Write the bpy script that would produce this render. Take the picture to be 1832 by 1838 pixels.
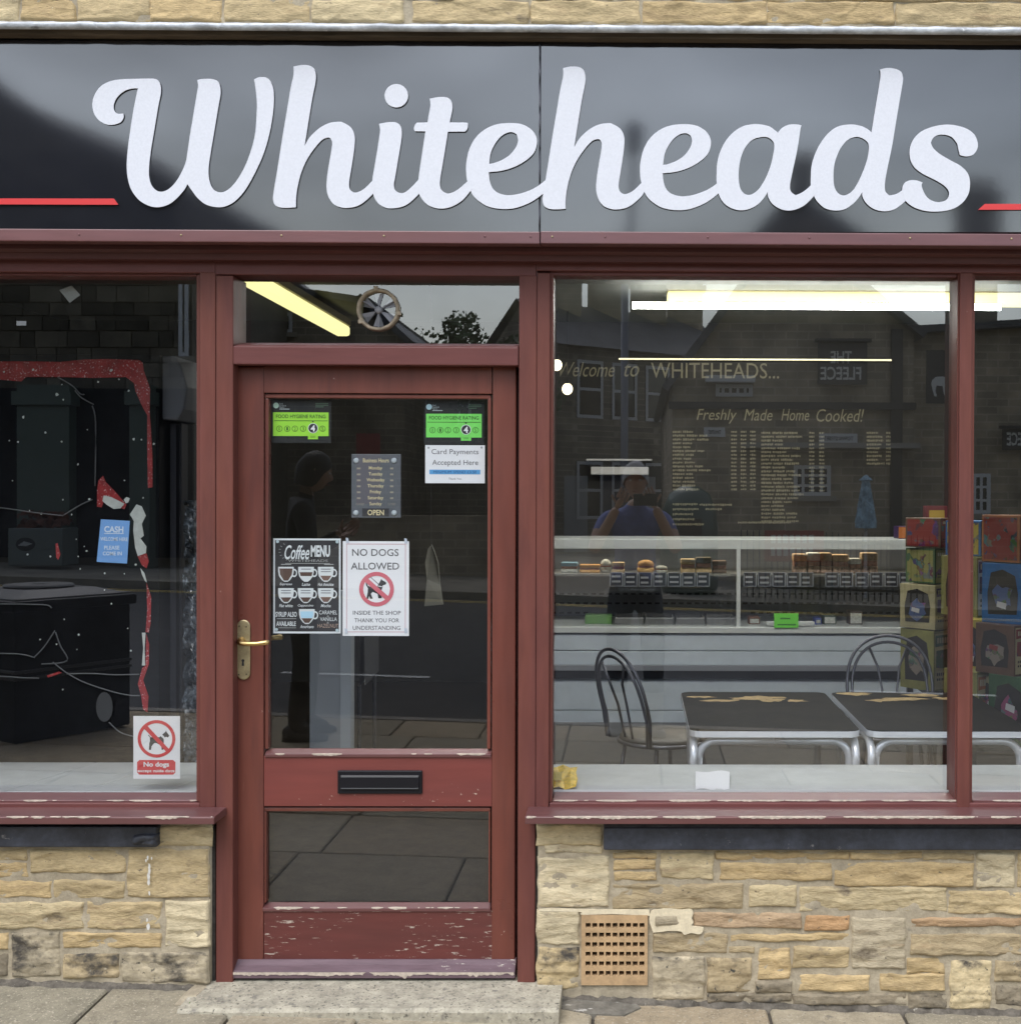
import bpy, bmesh, math, random
from mathutils import Matrix, Vector, noise as mnoise

# ------------------------------------------------------------------ scene, camera, light
for o in list(bpy.data.objects): bpy.data.objects.remove(o)
scene = bpy.context.scene
COL = scene.collection
RAD = math.radians
rnd = random.Random(7)

IMW, IMH = 1832.0, 1838.0
FPX = 2235.0                       # focal length in photograph pixels
CAM = Vector((0.0, -3.8, 1.55))
YAW, PITCH, ROLL = RAD(0.6), RAD(0.5), RAD(0.2)
ROT = (Matrix.Rotation(-YAW, 3, 'Z') @ Matrix.Rotation(RAD(90) - PITCH, 3, 'X') @ Matrix.Rotation(ROLL, 3, 'Z'))
_v = ROT.transposed() @ Vector((0, 1, 0))
PCX = 1140 - FPX * (_v.x / -_v.z)
PCY = 890 + FPX * (_v.y / -_v.z)

cd = bpy.data.cameras.new('camera')
cam = bpy.data.objects.new('camera', cd); COL.objects.link(cam)
cam.matrix_world = Matrix.Translation(CAM) @ ROT.to_4x4()
cd.sensor_fit = 'HORIZONTAL'; cd.sensor_width = 36.0
cd.lens = 36.0 * FPX / IMW
cd.shift_x = 0.5 - PCX / IMW
cd.shift_y = (PCY - IMH / 2) / IMW
cd.clip_start = 0.005; cd.clip_end = 3000
scene.camera = cam

SUN_EL, SUN_ROT = RAD(56), RAD(200)
world = bpy.data.worlds.new('World'); scene.world = world; world.use_nodes = True
wn = world.node_tree; wn.nodes.clear()
def wnode(t): return wn.nodes.new(t)
sky = wnode('ShaderNodeTexSky'); sky.sky_type = 'NISHITA'; sky.sun_disc = False
sky.sun_elevation = SUN_EL; sky.sun_rotation = SUN_ROT
sky.air_density = 1.6; sky.dust_density = 2.5; sky.ozone_density = 1.0
hs = wnode('ShaderNodeHueSaturation'); hs.inputs['Saturation'].default_value = 0.55; hs.inputs['Value'].default_value = 1.0
tc = wnode('ShaderNodeTexCoord')
mp = wnode('ShaderNodeMapping'); mp.inputs['Scale'].default_value = (1, 1, 2.4)
nz = wnode('ShaderNodeTexNoise'); nz.inputs['Scale'].default_value = 2.2; nz.inputs['Detail'].default_value = 5; nz.inputs['Roughness'].default_value = 0.55
mr = wnode('ShaderNodeMapRange'); mr.inputs['From Min'].default_value = 0.3; mr.inputs['From Max'].default_value = 0.7
mr.inputs['To Min'].default_value = 0.48; mr.inputs['To Max'].default_value = 1.35
mul = wnode('ShaderNodeMix'); mul.data_type = 'RGBA'; mul.blend_type = 'MULTIPLY'; mul.inputs[0].default_value = 1.0
bg = wnode('ShaderNodeBackground'); bg.inputs['Strength'].default_value = 0.15
wo = wnode('ShaderNodeOutputWorld')
L = wn.links.new
L(sky.outputs[0], hs.inputs['Color']); L(tc.outputs['Generated'], mp.inputs[0]); L(mp.outputs[0], nz.inputs['Vector'])
tint = wnode('ShaderNodeMix'); tint.data_type = 'RGBA'; tint.blend_type = 'MULTIPLY'; tint.inputs[0].default_value = 1.0; tint.inputs[7].default_value = (0.965, 1.0, 1.065, 1)
L(hs.outputs[0], tint.inputs[6]); L(nz.outputs[0], mr.inputs[0]); L(tint.outputs[2], mul.inputs[6]); L(mr.outputs[0], mul.inputs[7])
L(mul.outputs[2], bg.inputs[0]); L(bg.outputs[0], wo.inputs[0])

sd = bpy.data.lights.new('sun', 'SUN'); sd.energy = 0.65; sd.angle = RAD(40); sd.color = (1.0, 0.985, 0.97)
sun = bpy.data.objects.new('sun', sd); COL.objects.link(sun)
# sky rotation measured clockwise from +Y seen from above
_sd = Vector((math.sin(SUN_ROT) * math.cos(SUN_EL), math.cos(SUN_ROT) * math.cos(SUN_EL), math.sin(SUN_EL)))
sun.rotation_euler = (-_sd).to_track_quat('-Z', 'Y').to_euler()
sun.location = _sd * 60

vs = scene.view_settings
vs.view_transform = 'Standard'; vs.look = 'None'; vs.gamma = 1.0; vs.use_curve_mapping = False
vs.exposure = 1.05
cy = scene.cycles
cy.use_denoising = True; cy.max_bounces = 7; cy.diffuse_bounces = 3; cy.glossy_bounces = 4
cy.transmission_bounces = 4; cy.transparent_max_bounces = 14; cy.caustics_reflective = False; cy.caustics_refractive = False
cy.sample_clamp_indirect = 4.0; cy.blur_glossy = 0.3

# ------------------------------------------------------------------ pixel -> world helpers (a pixel at a known depth)
def P(px, py, y):
    w = ROT @ Vector(((px - PCX) / FPX, -(py - PCY) / FPX, -1))
    t = (y - CAM.y) / w.y
    return CAM + w * t
def RC(px0, py0, px1, py1, y):
    mx, my = (px0 + px1) / 2, (py0 + py1) / 2
    return P(px0, my, y).x, P(px1, my, y).x, P(mx, py1, y).z, P(mx, py0, y).z
GY = 0.09                                    # plane of the window glass
def PR(px, py, dist):                        # a thing across the street, seen in the glass
    p = P(px, py, GY + dist)
    return Vector((p.x, GY - dist, p.z))
def gz(x): return 0.0030 - 0.0316 * max(-14, min(14, x))   # the street falls to the right

# ------------------------------------------------------------------ materials
MATS = {}
def nodes_of(m):
    m.use_nodes = True
    nt = m.node_tree
    return nt, nt.nodes['Principled BSDF']
def M(name, col, rough=0.5, metal=0.0, spec=0.5, var=0.0, vs_=20.0, col2=None, stretch=(1, 1, 1), bump=0.0, bs=80.0, emit=0.0, ecol=None,
      alpha=None, coat=0.0, ocol=False, chips=0.0, chip_big=(0.42, 0.62), chip_scale=40.0, chip_stretch=(0.25, 1, 1), chip_col=(0.55, 0.45, 0.36), spots=None, rvar=0.0, ior=None):
    if name in MATS: return MATS[name]
    m = bpy.data.materials.new(name); MATS[name] = m
    nt, b = nodes_of(m); N = nt.nodes.new; K = nt.links.new
    b.inputs['Base Color'].default_value = (*col, 1); b.inputs['Roughness'].default_value = rough
    b.inputs['Metallic'].default_value = metal; b.inputs['Specular IOR Level'].default_value = spec
    if ior: b.inputs['IOR'].default_value = ior
    if coat: b.inputs['Coat Weight'].default_value = coat; b.inputs['Coat Roughness'].default_value = 0.12
    if emit:
        b.inputs['Emission Color'].default_value = (*(ecol or col), 1); b.inputs['Emission Strength'].default_value = emit
    geo = N('ShaderNodeNewGeometry')
    def nse(scale, st=(1, 1, 1), detail=4, rough_=0.55, off=(0, 0, 0)):
        mpn = N('ShaderNodeMapping'); mpn.inputs['Scale'].default_value = st; mpn.inputs['Location'].default_value = off
        K(geo.outputs['Position'], mpn.inputs[0])
        n = N('ShaderNodeTexNoise'); n.inputs['Scale'].default_value = scale; n.inputs['Detail'].default_value = detail; n.inputs['Roughness'].default_value = rough_
        K(mpn.outputs[0], n.inputs['Vector']); return n.outputs[0]
    def rng(sock, a, b_, lo, hi):
        r = N('ShaderNodeMapRange'); r.inputs[1].default_value = a; r.inputs[2].default_value = b_; r.inputs[3].default_value = lo; r.inputs[4].default_value = hi
        K(sock, r.inputs[0]); return r.outputs[0]
    def mixc(fac, A, B, mode='MIX'):
        x = N('ShaderNodeMix'); x.data_type = 'RGBA'; x.blend_type = mode
        if isinstance(fac, (int, float)): x.inputs[0].default_value = fac
        else: K(fac, x.inputs[0])
        for s, i in ((A, 6), (B, 7)):
            if isinstance(s, tuple): x.inputs[i].default_value = (*s, 1)
            else: K(s, x.inputs[i])
        return x.outputs[2]
    c = None
    if ocol:
        oi = N('ShaderNodeObjectInfo'); c = oi.outputs['Color']
    if var:
        base = c if c is not None else tuple(col)
        f = rng(nse(vs_, stretch), 0.3, 0.7, 0, 1)
        if col2: c = mixc(f, base, tuple(col2))
        else:
            g = rng(nse(vs_, stretch), 0.3, 0.7, 1 - var, 1 + var)
            c = mixc(1.0, base, g, 'MULTIPLY')
        g2 = rng(nse(vs_ * 5, stretch, off=(3, 1, 7)), 0.3, 0.7, 1 - var * 0.5, 1 + var * 0.5)
        c = mixc(1.0, c, g2, 'MULTIPLY')
    if spots:                                  # (scale, threshold, colour, softness)
        for k, (sc_, th, sc, so, st) in enumerate(spots):
            f = rng(nse(sc_, st, detail=6, rough_=0.65, off=(5 + 3 * k, 9, 2)), th, th + so, 0, 1)
            c = mixc(f, c if c is not None else tuple(col), tuple(sc))
    if chips:
        big = rng(nse(5.0, (0.6, 1, 1), off=(1, 4, 8)), chip_big[0], chip_big[1], 0.0, 0.16)
        a = N('ShaderNodeMath'); a.operation = 'ADD'
        K(nse(chip_scale, chip_stretch, detail=7, rough_=0.7), a.inputs[0]); K(big, a.inputs[1])
        f = rng(a.outputs[0], 0.86 - chips, 0.875 - chips, 0, 1)
        c = mixc(f, c if c is not None else tuple(col), tuple(chip_col))
    if c is not None: K(c, b.inputs['Base Color'])
    if rvar: K(rng(nse(6.0, off=(2, 2, 2)), 0.3, 0.7, rough - rvar, rough + rvar), b.inputs['Roughness'])
    if bump:
        bn = N('ShaderNodeBump'); bn.inputs['Strength'].default_value = bump; bn.inputs['Distance'].default_value = 0.004
        K(nse(bs, stretch, detail=5, rough_=0.6), bn.inputs['Height']); K(bn.outputs[0], b.inputs['Normal'])
    return m

def glass_mat(name, tint=(0.985, 0.99, 0.99), refl=3.7, rough=0.0):
    m = bpy.data.materials.new(name); MATS[name] = m; m.use_nodes = True
    nt = m.node_tree; nt.nodes.clear(); N = nt.nodes.new; K = nt.links.new
    out = N('ShaderNodeOutputMaterial'); mx = N('ShaderNodeMixShader'); t = N('ShaderNodeBsdfTransparent'); g = N('ShaderNodeBsdfGlossy')
    t.inputs[0].default_value = (*tint, 1); g.inputs['Roughness'].default_value = rough; g.inputs[0].default_value = (0.97, 0.98, 1, 1)
    fr = N('ShaderNodeFresnel'); fr.inputs[0].default_value = 1.52
    ml = N('ShaderNodeMath'); ml.operation = 'MULTIPLY'; ml.inputs[1].default_value = refl; ml.use_clamp = True
    ge = N('ShaderNodeNewGeometry'); ir = N('ShaderNodeMapRange'); ir.inputs[3].default_value = 1.52; ir.inputs[4].default_value = 1 / 1.52; K(ge.outputs['Backfacing'], ir.inputs[0]); K(ir.outputs[0], fr.inputs[0])
    K(fr.outputs[0], ml.inputs[0]); K(ml.outputs[0], mx.inputs[0]); K(t.outputs[0], mx.inputs[1]); K(g.outputs[0], mx.inputs[2]); K(mx.outputs[0], out.inputs[0])
    return m
def clear_mat(name):
    m = bpy.data.materials.new(name); MATS[name] = m; m.use_nodes = True
    nt = m.node_tree; nt.nodes.clear()
    out = nt.nodes.new('ShaderNodeOutputMaterial'); t = nt.nodes.new('ShaderNodeBsdfTransparent'); t.inputs[0].default_value = (0.99, 0.995, 0.995, 1)
    nt.links.new(t.outputs[0], out.inputs[0]); return m
GLASS = glass_mat('window_glass'); DGLASS = glass_mat('door_glass', refl=2.3); CLEAR = clear_mat('glass_body'); THIN = glass_mat('case_glass', refl=1.6)

G = 0.10
maroon = M('maroon_paint', (0.160, 0.054, 0.038), 0.45, spec=0.25, var=0.22, vs_=9, col2=(0.126, 0.044, 0.038), spots=[(5.5, 0.56, (0.085, 0.032, 0.028), 0.22, (1.6, 1, 0.22)), (30, 0.66, (0.20, 0.075, 0.055), 0.12, (1.5, 1, 0.2))], bump=0.10, bs=40, stretch=(1, 1, 0.12), rvar=0.08, chips=0.015, chip_scale=60, chip_stretch=(1, 1, 0.6))
maroon_h = M('maroon_paint_rail', (0.158, 0.056, 0.049), 0.42, spec=0.25, spots=[(5.5, 0.56, (0.085, 0.034, 0.032), 0.22, (0.22, 1, 1.6)), (30, 0.66, (0.20, 0.080, 0.065), 0.12, (0.2, 1, 1.5))], var=0.16, vs_=9, col2=(0.125, 0.045, 0.042), bump=0.12, bs=40, stretch=(0.12, 1, 1), rvar=0.08, chips=0.015, chip_scale=60)
maroon_d = M('maroon_paint_door', (0.168, 0.051, 0.035), 0.34, spec=0.35, var=0.2, vs_=7, col2=(0.132, 0.043, 0.032), spots=[(5.5, 0.56, (0.085, 0.032, 0.028), 0.22, (1.6, 1, 0.22)), (30, 0.66, (0.20, 0.075, 0.055), 0.12, (1.5, 1, 0.2))], bump=0.10, bs=40, stretch=(1, 1, 0.12), rvar=0.08, chips=0.03, chip_scale=70, chip_stretch=(1, 1, 0.7))
maroon_w = M('maroon_paint_worn_shaded', (0.125, 0.032, 0.027), 0.36, var=0.2, vs_=9, col2=(0.095, 0.030, 0.027), bump=0.12, bs=40, stretch=(0.12, 1, 1), chips=0.100, chip_big=(0.30, 0.48), chip_scale=120, chip_stretch=(0.16, 1, 1), chip_col=(0.42, 0.35, 0.29))  # worn paint; base also darkened because the lower door is less lit
maroon_s = M('maroon_paint_sill', (0.135, 0.054, 0.050), 0.32, var=0.2, vs_=10, col2=(0.11, 0.048, 0.047), bump=0.1, bs=40, stretch=(0.12, 1, 1), chips=0.03, chip_scale=50)
weathered = M('weathered_board', (0.15, 0.10, 0.115), 0.5, var=0.25, vs_=14, col2=(0.10, 0.06, 0.07), bump=0.3, bs=60, stretch=(0.2, 1, 1), chips=0.12, chip_scale=60, chip_col=(0.52, 0.48, 0.40))
barewood = M('bare_wood', (0.46, 0.385, 0.31), 0.8, var=0.25, vs_=60, bump=0.2, bs=120)
trimpaint = M('trim_paint', (0.155, 0.062, 0.060), 0.38, var=0.2, vs_=8, col2=(0.15, 0.07, 0.075), stretch=(0.15, 1, 1), bump=0.06, bs=50)
headdark = M('head_paint_shaded', (0.10, 0.032, 0.030), 0.5, var=0.15, vs_=9, stretch=(0.15, 1, 1))  # maroon darkened to hold the shade of the recess under the sign
stone_m = M('sandstone', (0.4, 0.3, 0.2), 0.92, spec=0.25, ocol=True, var=0.22, vs_=26, stretch=(0.5, 1, 1.4), bump=0.9, bs=150,
            spots=[(20, 0.56, (0.30, 0.215, 0.12), 0.2, (0.3, 1, 1.6)), (12, 0.60, (0.17, 0.135, 0.095), 0.12, (0.6, 1, 1.2)), (60, 0.66, (0.10, 0.085, 0.065), 0.05, (0.6, 1, 1)), (120, 0.66, (0.56, 0.48, 0.34), 0.05, (1, 1, 1))])
grimy_m = M('grimy_sandstone', (0.3, 0.25, 0.18), 0.95, spec=0.2, ocol=True, var=0.3, vs_=26, stretch=(0.6, 1, 1), bump=0.6, bs=110,
            spots=[(11, 0.50, (0.075, 0.066, 0.055), 0.14, (0.7, 1, 1)), (45, 0.60, (0.05, 0.048, 0.042), 0.08, (1, 1, 1)), (30, 0.68, (0.36, 0.33, 0.26), 0.05, (1, 1, 1))])
mortar_m = M('mortar', (0.37, 0.315, 0.225), 0.97, spec=0.15, var=0.2, vs_=22, bump=0.55, bs=140, spots=[(16, 0.62, (0.20, 0.175, 0.135), 0.15, (0.7, 1, 1.2))])
mortar_dark = M('mortar_dark', (0.12, 0.105, 0.085), 0.97, spec=0.15, var=0.4, vs_=26, bump=0.6, bs=120, spots=[(40, 0.64, (0.34, 0.31, 0.25), 0.06, (1, 1, 1))])
cream_mortar = M('cream_mortar', (0.66, 0.57, 0.40), 0.95, spec=0.15, var=0.12, vs_=40, bump=0.4, bs=120)
flag_m = M('paving_stone', (0.19, 0.163, 0.122), 0.9, spec=0.3, ocol=True, var=0.2, vs_=14, bump=0.35, bs=180, spots=[(26, 0.60, (0.19, 0.165, 0.125), 0.1, (1, 1, 1)), (120, 0.57, (0.44, 0.39, 0.30), 0.06, (1, 1, 1)), (130, 0.60, (0.14, 0.12, 0.09), 0.05, (1, 1, 1))])
joint_m = M('paving_joint', (0.075, 0.066, 0.052), 0.97, var=0.3, vs_=30, bump=0.4, bs=120)
step_m = M('step_stone', (0.385, 0.35, 0.27), 0.9, spec=0.25, var=0.25, vs_=20, bump=0.6, bs=150, spots=[(30, 0.57, (0.22, 0.20, 0.165), 0.09, (1, 1, 1)), (95, 0.58, (0.13, 0.12, 0.095), 0.05, (1, 1, 1)), (110, 0.62, (0.52, 0.48, 0.39), 0.05, (1, 1, 1)), (9, 0.62, (0.24, 0.215, 0.165), 0.15, (1, 1, 1))])
asphalt = M('asphalt', (0.036, 0.036, 0.038), 0.9, var=0.25, vs_=3, bump=0.3, bs=60)
blackpaint = M('black_stone_paint', (0.034, 0.038, 0.050), 0.5, var=0.45, vs_=12, bump=0.7, bs=40, spots=[(9, 0.58, (0.020, 0.021, 0.026), 0.12, (0.5, 1, 1)), (45, 0.66, (0.17, 0.165, 0.16), 0.05, (0.6, 1, 1))], rvar=0.1)
lead_m = M('lead', (0.50, 0.52, 0.54), 0.5, metal=0.15, var=0.35, vs_=18, stretch=(0.6, 1, 1), bump=0.5, bs=40, spots=[(22, 0.60, (0.10, 0.10, 0.10), 0.12, (0.5, 1, 1)), (50, 0.66, (0.75, 0.76, 0.76), 0.05, (0.7, 1, 1))])
fascia_m = M('black_gloss_panel', (0.012, 0.013, 0.018), 0.065, spec=0.9, ior=1.64, var=0.1, vs_=3, bump=0.012, bs=9)
vinyl_w = M('white_vinyl', (0.66, 0.67, 0.71), 0.45, var=0.04, vs_=150, spec=0.4)
vinyl_r = M('red_vinyl', (0.62, 0.035, 0.035), 0.35)
black = M('black_plastic', (0.012, 0.012, 0.014), 0.35)
blackflat = M('black_matt', (0.012, 0.012, 0.013), 0.8)
letter_black = M('letterbox_black', (0.010, 0.010, 0.013), 0.30, spec=0.25)
brass = M('brass', (0.66, 0.47, 0.20), 0.30, metal=1.0, var=0.15, vs_=30)
brass_dull = M('dull_brass', (0.40, 0.33, 0.19), 0.42, metal=0.75, var=0.2, vs_=40)
steel = M('steel', (0.62, 0.63, 0.65), 0.25, metal=1.0)
chrome = M('polished_aluminium', (0.82, 0.84, 0.87), 0.22, metal=0.35)
gunmetal = M('dark_steel', (0.16, 0.16, 0.18), 0.35, metal=0.7)
paper = M('white_paper', (0.80, 0.81, 0.83), 0.8)
ink = M('black_ink', (0.03, 0.03, 0.035), 0.8)
ink_grey = M('grey_ink', (0.12, 0.12, 0.13), 0.8)
signred = M('sign_red', (0.60, 0.03, 0.045), 0.6)
signpink = M('sign_faded_red', (0.62, 0.14, 0.18), 0.6)
lime = M('lime_green', (0.34, 0.74, 0.05), 0.5)
green2 = M('bright_green', (0.20, 0.75, 0.13), 0.5)
skyblue = M('sky_blue_print', (0.10, 0.35, 0.66), 0.6)
paleblue = M('pale_blue_print', (0.42, 0.66, 0.82), 0.6)
bluepaper = M('blue_paper', (0.17, 0.36, 0.70), 0.7)
brownprint = M('brown_print', (0.10, 0.06, 0.045), 0.7)
tan_print = M('tan_print', (0.40, 0.28, 0.22), 0.7)
board = M('chalkboard_print', (0.025, 0.025, 0.028), 0.6)
gold = M('gold_lettering', (0.66, 0.58, 0.34), 0.6)
yellow = M('yellow_paint', (0.75, 0.55, 0.03), 0.6)
terracotta = M('terracotta', (0.43, 0.285, 0.15), 0.85, var=0.18, vs_=20, bump=0.25, bs=120, spots=[(25, 0.63, (0.30, 0.22, 0.14), 0.12, (1, 1, 1))])
leaf_m = M('weed_leaf', (0.10, 0.22, 0.035), 0.6, var=0.3, vs_=60)

# ------------------------------------------------------------------ mesh helpers
class MB:
    def __init__(s): s.v = []; s.f = []; s.mi = []
    def add(s, vs_, fs, mi=0):
        k = len(s.v); s.v += [tuple(v) for v in vs_]; s.f += [tuple(i + k for i in f) for f in fs]; s.mi += [mi] * len(fs); return s
    def box(s, x0, x1, y0, y1, z0, z1, mi=0):
        if x0 > x1: x0, x1 = x1, x0
        if y0 > y1: y0, y1 = y1, y0
        if z0 > z1: z0, z1 = z1, z0
        vs_ = [(x0, y0, z0), (x1, y0, z0), (x1, y1, z0), (x0, y1, z0), (x0, y0, z1), (x1, y0, z1), (x1, y1, z1), (x0, y1, z1)]
        return s.add(vs_, [(0, 3, 2, 1), (4, 5, 6, 7), (0, 1, 5, 4), (1, 2, 6, 5), (2, 3, 7, 6), (3, 0, 4, 7)], mi)
    def prism_x(s, prof, x0, x1, mi=0):          # prof (y,z) counter-clockwise seen from +x
        n = len(prof)
        vs_ = [(x0, y, z) for y, z in prof] + [(x1, y, z) for y, z in prof]
        fs = [(i, (i + 1) % n, n + (i + 1) % n, n + i) for i in range(n)] + [tuple(range(n - 1, -1, -1)), tuple(range(n, 2 * n))]
        return s.add(vs_, fs, mi)
    def prism_y(s, prof, y0, y1, mi=0):          # prof (x,z)
        n = len(prof)
        vs_ = [(x, y0, z) for x, z in prof] + [(x, y1, z) for x, z in prof]
        fs = [(i, (i + 1) % n, n + (i + 1) % n, n + i) for i in range(n)] + [tuple(range(n - 1, -1, -1)), tuple(range(n, 2 * n))]
        return s.add(vs_, fs, mi)
    def prism_z(s, prof, z0, z1, mi=0):          # prof (x,y)
        n = len(prof)
        vs_ = [(x, y, z0) for x, y in prof] + [(x, y, z1) for x, y in prof]
        fs = [(i, (i + 1) % n, n + (i + 1) % n, n + i) for i in range(n)] + [tuple(range(n - 1, -1, -1)), tuple(range(n, 2 * n))]
        return s.add(vs_, fs, mi)
    def quad(s, a, b, c, d, mi=0): return s.add([a, b, c, d], [(0, 1, 2, 3)], mi)
    def tube(s, pts, r, n=8, mi=0, cap=True):
        pts = [Vector(p) for p in pts]; rr = r if isinstance(r, (list, tuple)) else [r] * len(pts)
        k = len(s.v); up = Vector((0, 0, 1))
        for i, p in enumerate(pts):
            d = (pts[min(i + 1, len(pts) - 1)] - pts[max(i - 1, 0)]).normalized()
            a = d.cross(up)
            if a.length < 1e-3: a = d.cross(Vector((1, 0, 0)))
            a.normalize(); b = d.cross(a)
            for j in range(n):
                t = 2 * math.pi * j / n
                s.v.append(tuple(p + a * math.cos(t) * rr[i] + b * math.sin(t) * rr[i]))
        for i in range(len(pts) - 1):
            for j in range(n):
                s.f.append((k + i * n + j, k + i * n + (j + 1) % n, k + (i + 1) * n + (j + 1) % n, k + (i + 1) * n + j)); s.mi.append(mi)
        if cap:
            s.f.append(tuple(k + j for j in range(n - 1, -1, -1))); s.mi.append(mi)
            e = k + (len(pts) - 1) * n
            s.f.append(tuple(e + j for j in range(n))); s.mi.append(mi)
        return s
    def lathe(s, prof, c, n=24, axis='z', mi=0):  # prof (r, h)
        k = len(s.v); c = Vector(c)
        for r, h in prof:
            for j in range(n):
                t = 2 * math.pi * j / n; u, w = r * math.cos(t), r * math.sin(t)
                s.v.append(tuple(c + (Vector((u, w, h)) if axis == 'z' else Vector((u, h, w)))))
        for i in range(len(prof) - 1):
            for j in range(n):
                s.f.append((k + i * n + j, k + i * n + (j + 1) % n, k + (i + 1) * n + (j + 1) % n, k + (i + 1) * n + j)); s.mi.append(mi)
        s.f.append(tuple(k + j for j in range(n - 1, -1, -1))); s.mi.append(mi)
        e = k + (len(prof) - 1) * n
        s.f.append(tuple(e + j for j in range(n))); s.mi.append(mi)
        return s
    def sphere(s, c, r, nu=12, nv=8, mi=0):
        rx, ry, rz = r if isinstance(r, tuple) else (r, r, r)
        k = len(s.v); c = Vector(c)
        for i in range(nv + 1):
            ph = math.pi * i / nv
            for j in range(nu):
                t = 2 * math.pi * j / nu
                s.v.append((c.x + rx * math.sin(ph) * math.cos(t), c.y + ry * math.sin(ph) * math.sin(t), c.z + rz * math.cos(ph)))
        for i in range(nv):
            for j in range(nu):
                s.f.append((k + i * nu + j, k + (i + 1) * nu + j, k + (i + 1) * nu + (j + 1) % nu, k + i * nu + (j + 1) % nu)); s.mi.append(mi)
        return s
    def disc(s, cx, cz, r, y, n=32, mi=0, r2=None):    # faces -y; ring when r2
        if r2 is None:
            return s.add([(cx + r * math.cos(2 * math.pi * j / n), y, cz + r * math.sin(2 * math.pi * j / n)) for j in range(n)], [tuple(range(n))], mi)
        vs_ = [(cx + q * math.cos(2 * math.pi * j / n), y, cz + q * math.sin(2 * math.pi * j / n)) for q in (r, r2) for j in range(n)]
        return s.add(vs_, [(j, (j + 1) % n, n + (j + 1) % n, n + j) for j in range(n)], mi)
    def poly(s, pts, y, mi=0): return s.add([(x, y, z) for x, z in pts], [tuple(range(len(pts)))], mi)
    def build(s, name, mats, parent=None, smooth=False, bevel=0, fix=True):
        me = bpy.data.meshes.new(name)
        vs_ = s.v
        if parent is None:
            if vs_:
                xs = [v[0] for v in vs_]; ys = [v[1] for v in vs_]; zs = [v[2] for v in vs_]
                org = Vector(((min(xs) + max(xs)) / 2, (min(ys) + max(ys)) / 2, min(zs)))
            else: org = Vector()
        else: org = WORLD[parent.name]
        me.from_pydata([tuple(Vector(v) - org) for v in vs_], [], s.f)
        if not isinstance(mats, (list, tuple)): mats = [mats]
        for m in mats: me.materials.append(m)
        for p, i in zip(me.polygons, s.mi): p.material_index = min(i, len(mats) - 1); p.use_smooth = smooth
        if fix:
            bm = bmesh.new(); bm.from_mesh(me); bmesh.ops.recalc_face_normals(bm, faces=bm.faces); bm.to_mesh(me); bm.free()
        o = bpy.data.objects.new(name, me); COL.objects.link(o)
        if parent is None: o.location = org; WORLD[o.name] = org
        else: o.parent = parent; WORLD[o.name] = org
        if bevel:
            bv = o.modifiers.new('bevel', 'BEVEL'); bv.width = bevel; bv.segments = 2; bv.limit_method = 'ANGLE'; bv.angle_limit = RAD(40)
        return o
WORLD = {}
def thing(name, label, cat, loc, group=None):
    o = bpy.data.objects.new(name, None); COL.objects.link(o); o.location = loc; o.empty_display_size = 0.05
    WORLD[o.name] = Vector(loc); tag(o, label, cat, group); return o
def tag(o, label=None, cat=None, group=None, kind=None):
    if label: o['label'] = label
    if cat: o['category'] = cat
    if group: o['group'] = group
    if kind: o['kind'] = kind
    return o
def struct(o): o['kind'] = 'structure'; return o

def smooth_loop(pts, sub=5, corner=48):
    """closed Catmull-Rom through traced points, keeping sharp corners"""
    n = len(pts); out = []
    p = [Vector(q) for q in pts]
    cor = []
    for i in range(n):
        a = p[i] - p[i - 1]; b = p[(i + 1) % n] - p[i]
        cor.append(abs(a.angle_signed(b, 0.0)) > RAD(corner) if a.length > 0 and b.length > 0 else True)
    for i in range(n):
        p1, p2 = p[i], p[(i + 1) % n]
        p0 = p[i - 1] if not cor[i] else p1 - (p2 - p1) * 0.5
        p3 = p[(i + 2) % n] if not cor[(i + 1) % n] else p2 + (p2 - p1) * 0.5
        for k in range(sub):
            t = k / sub
            out.append(0.5 * ((2 * p1) + (p2 - p0) * t + (2 * p0 - 5 * p1 + 4 * p2 - p3) * t * t + (3 * p1 - p0 - 3 * p2 + p3) * t ** 3))
    return out

def curve_mesh(loops, extrude=0.0):
    cu = bpy.data.curves.new('tmp', 'CURVE'); cu.dimensions = '2D'; cu.fill_mode = 'BOTH'; cu.extrude = extrude
    for lp in loops:
        sp = cu.splines.new('POLY'); sp.points.add(len(lp) - 1); sp.use_cyclic_u = True
        for q, v in zip(sp.points, lp): q.co = (v[0], v[1], 0, 1)
    ob = bpy.data.objects.new('tmp', cu)
    me = bpy.data.meshes.new_from_object(ob)
    bpy.data.objects.remove(ob); bpy.data.curves.remove(cu)
    return me

def place_mesh(me, name, mat, parent, xf):
    org = WORLD[parent.name] if parent else Vector()
    for v in me.vertices: v.co = Vector(xf(v.co)) - org
    me.materials.clear(); me.materials.append(mat); me.name = name
    o = bpy.data.objects.new(name, me); COL.objects.link(o)
    if parent: o.parent = parent
    WORLD[o.name] = org
    return o

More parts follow.
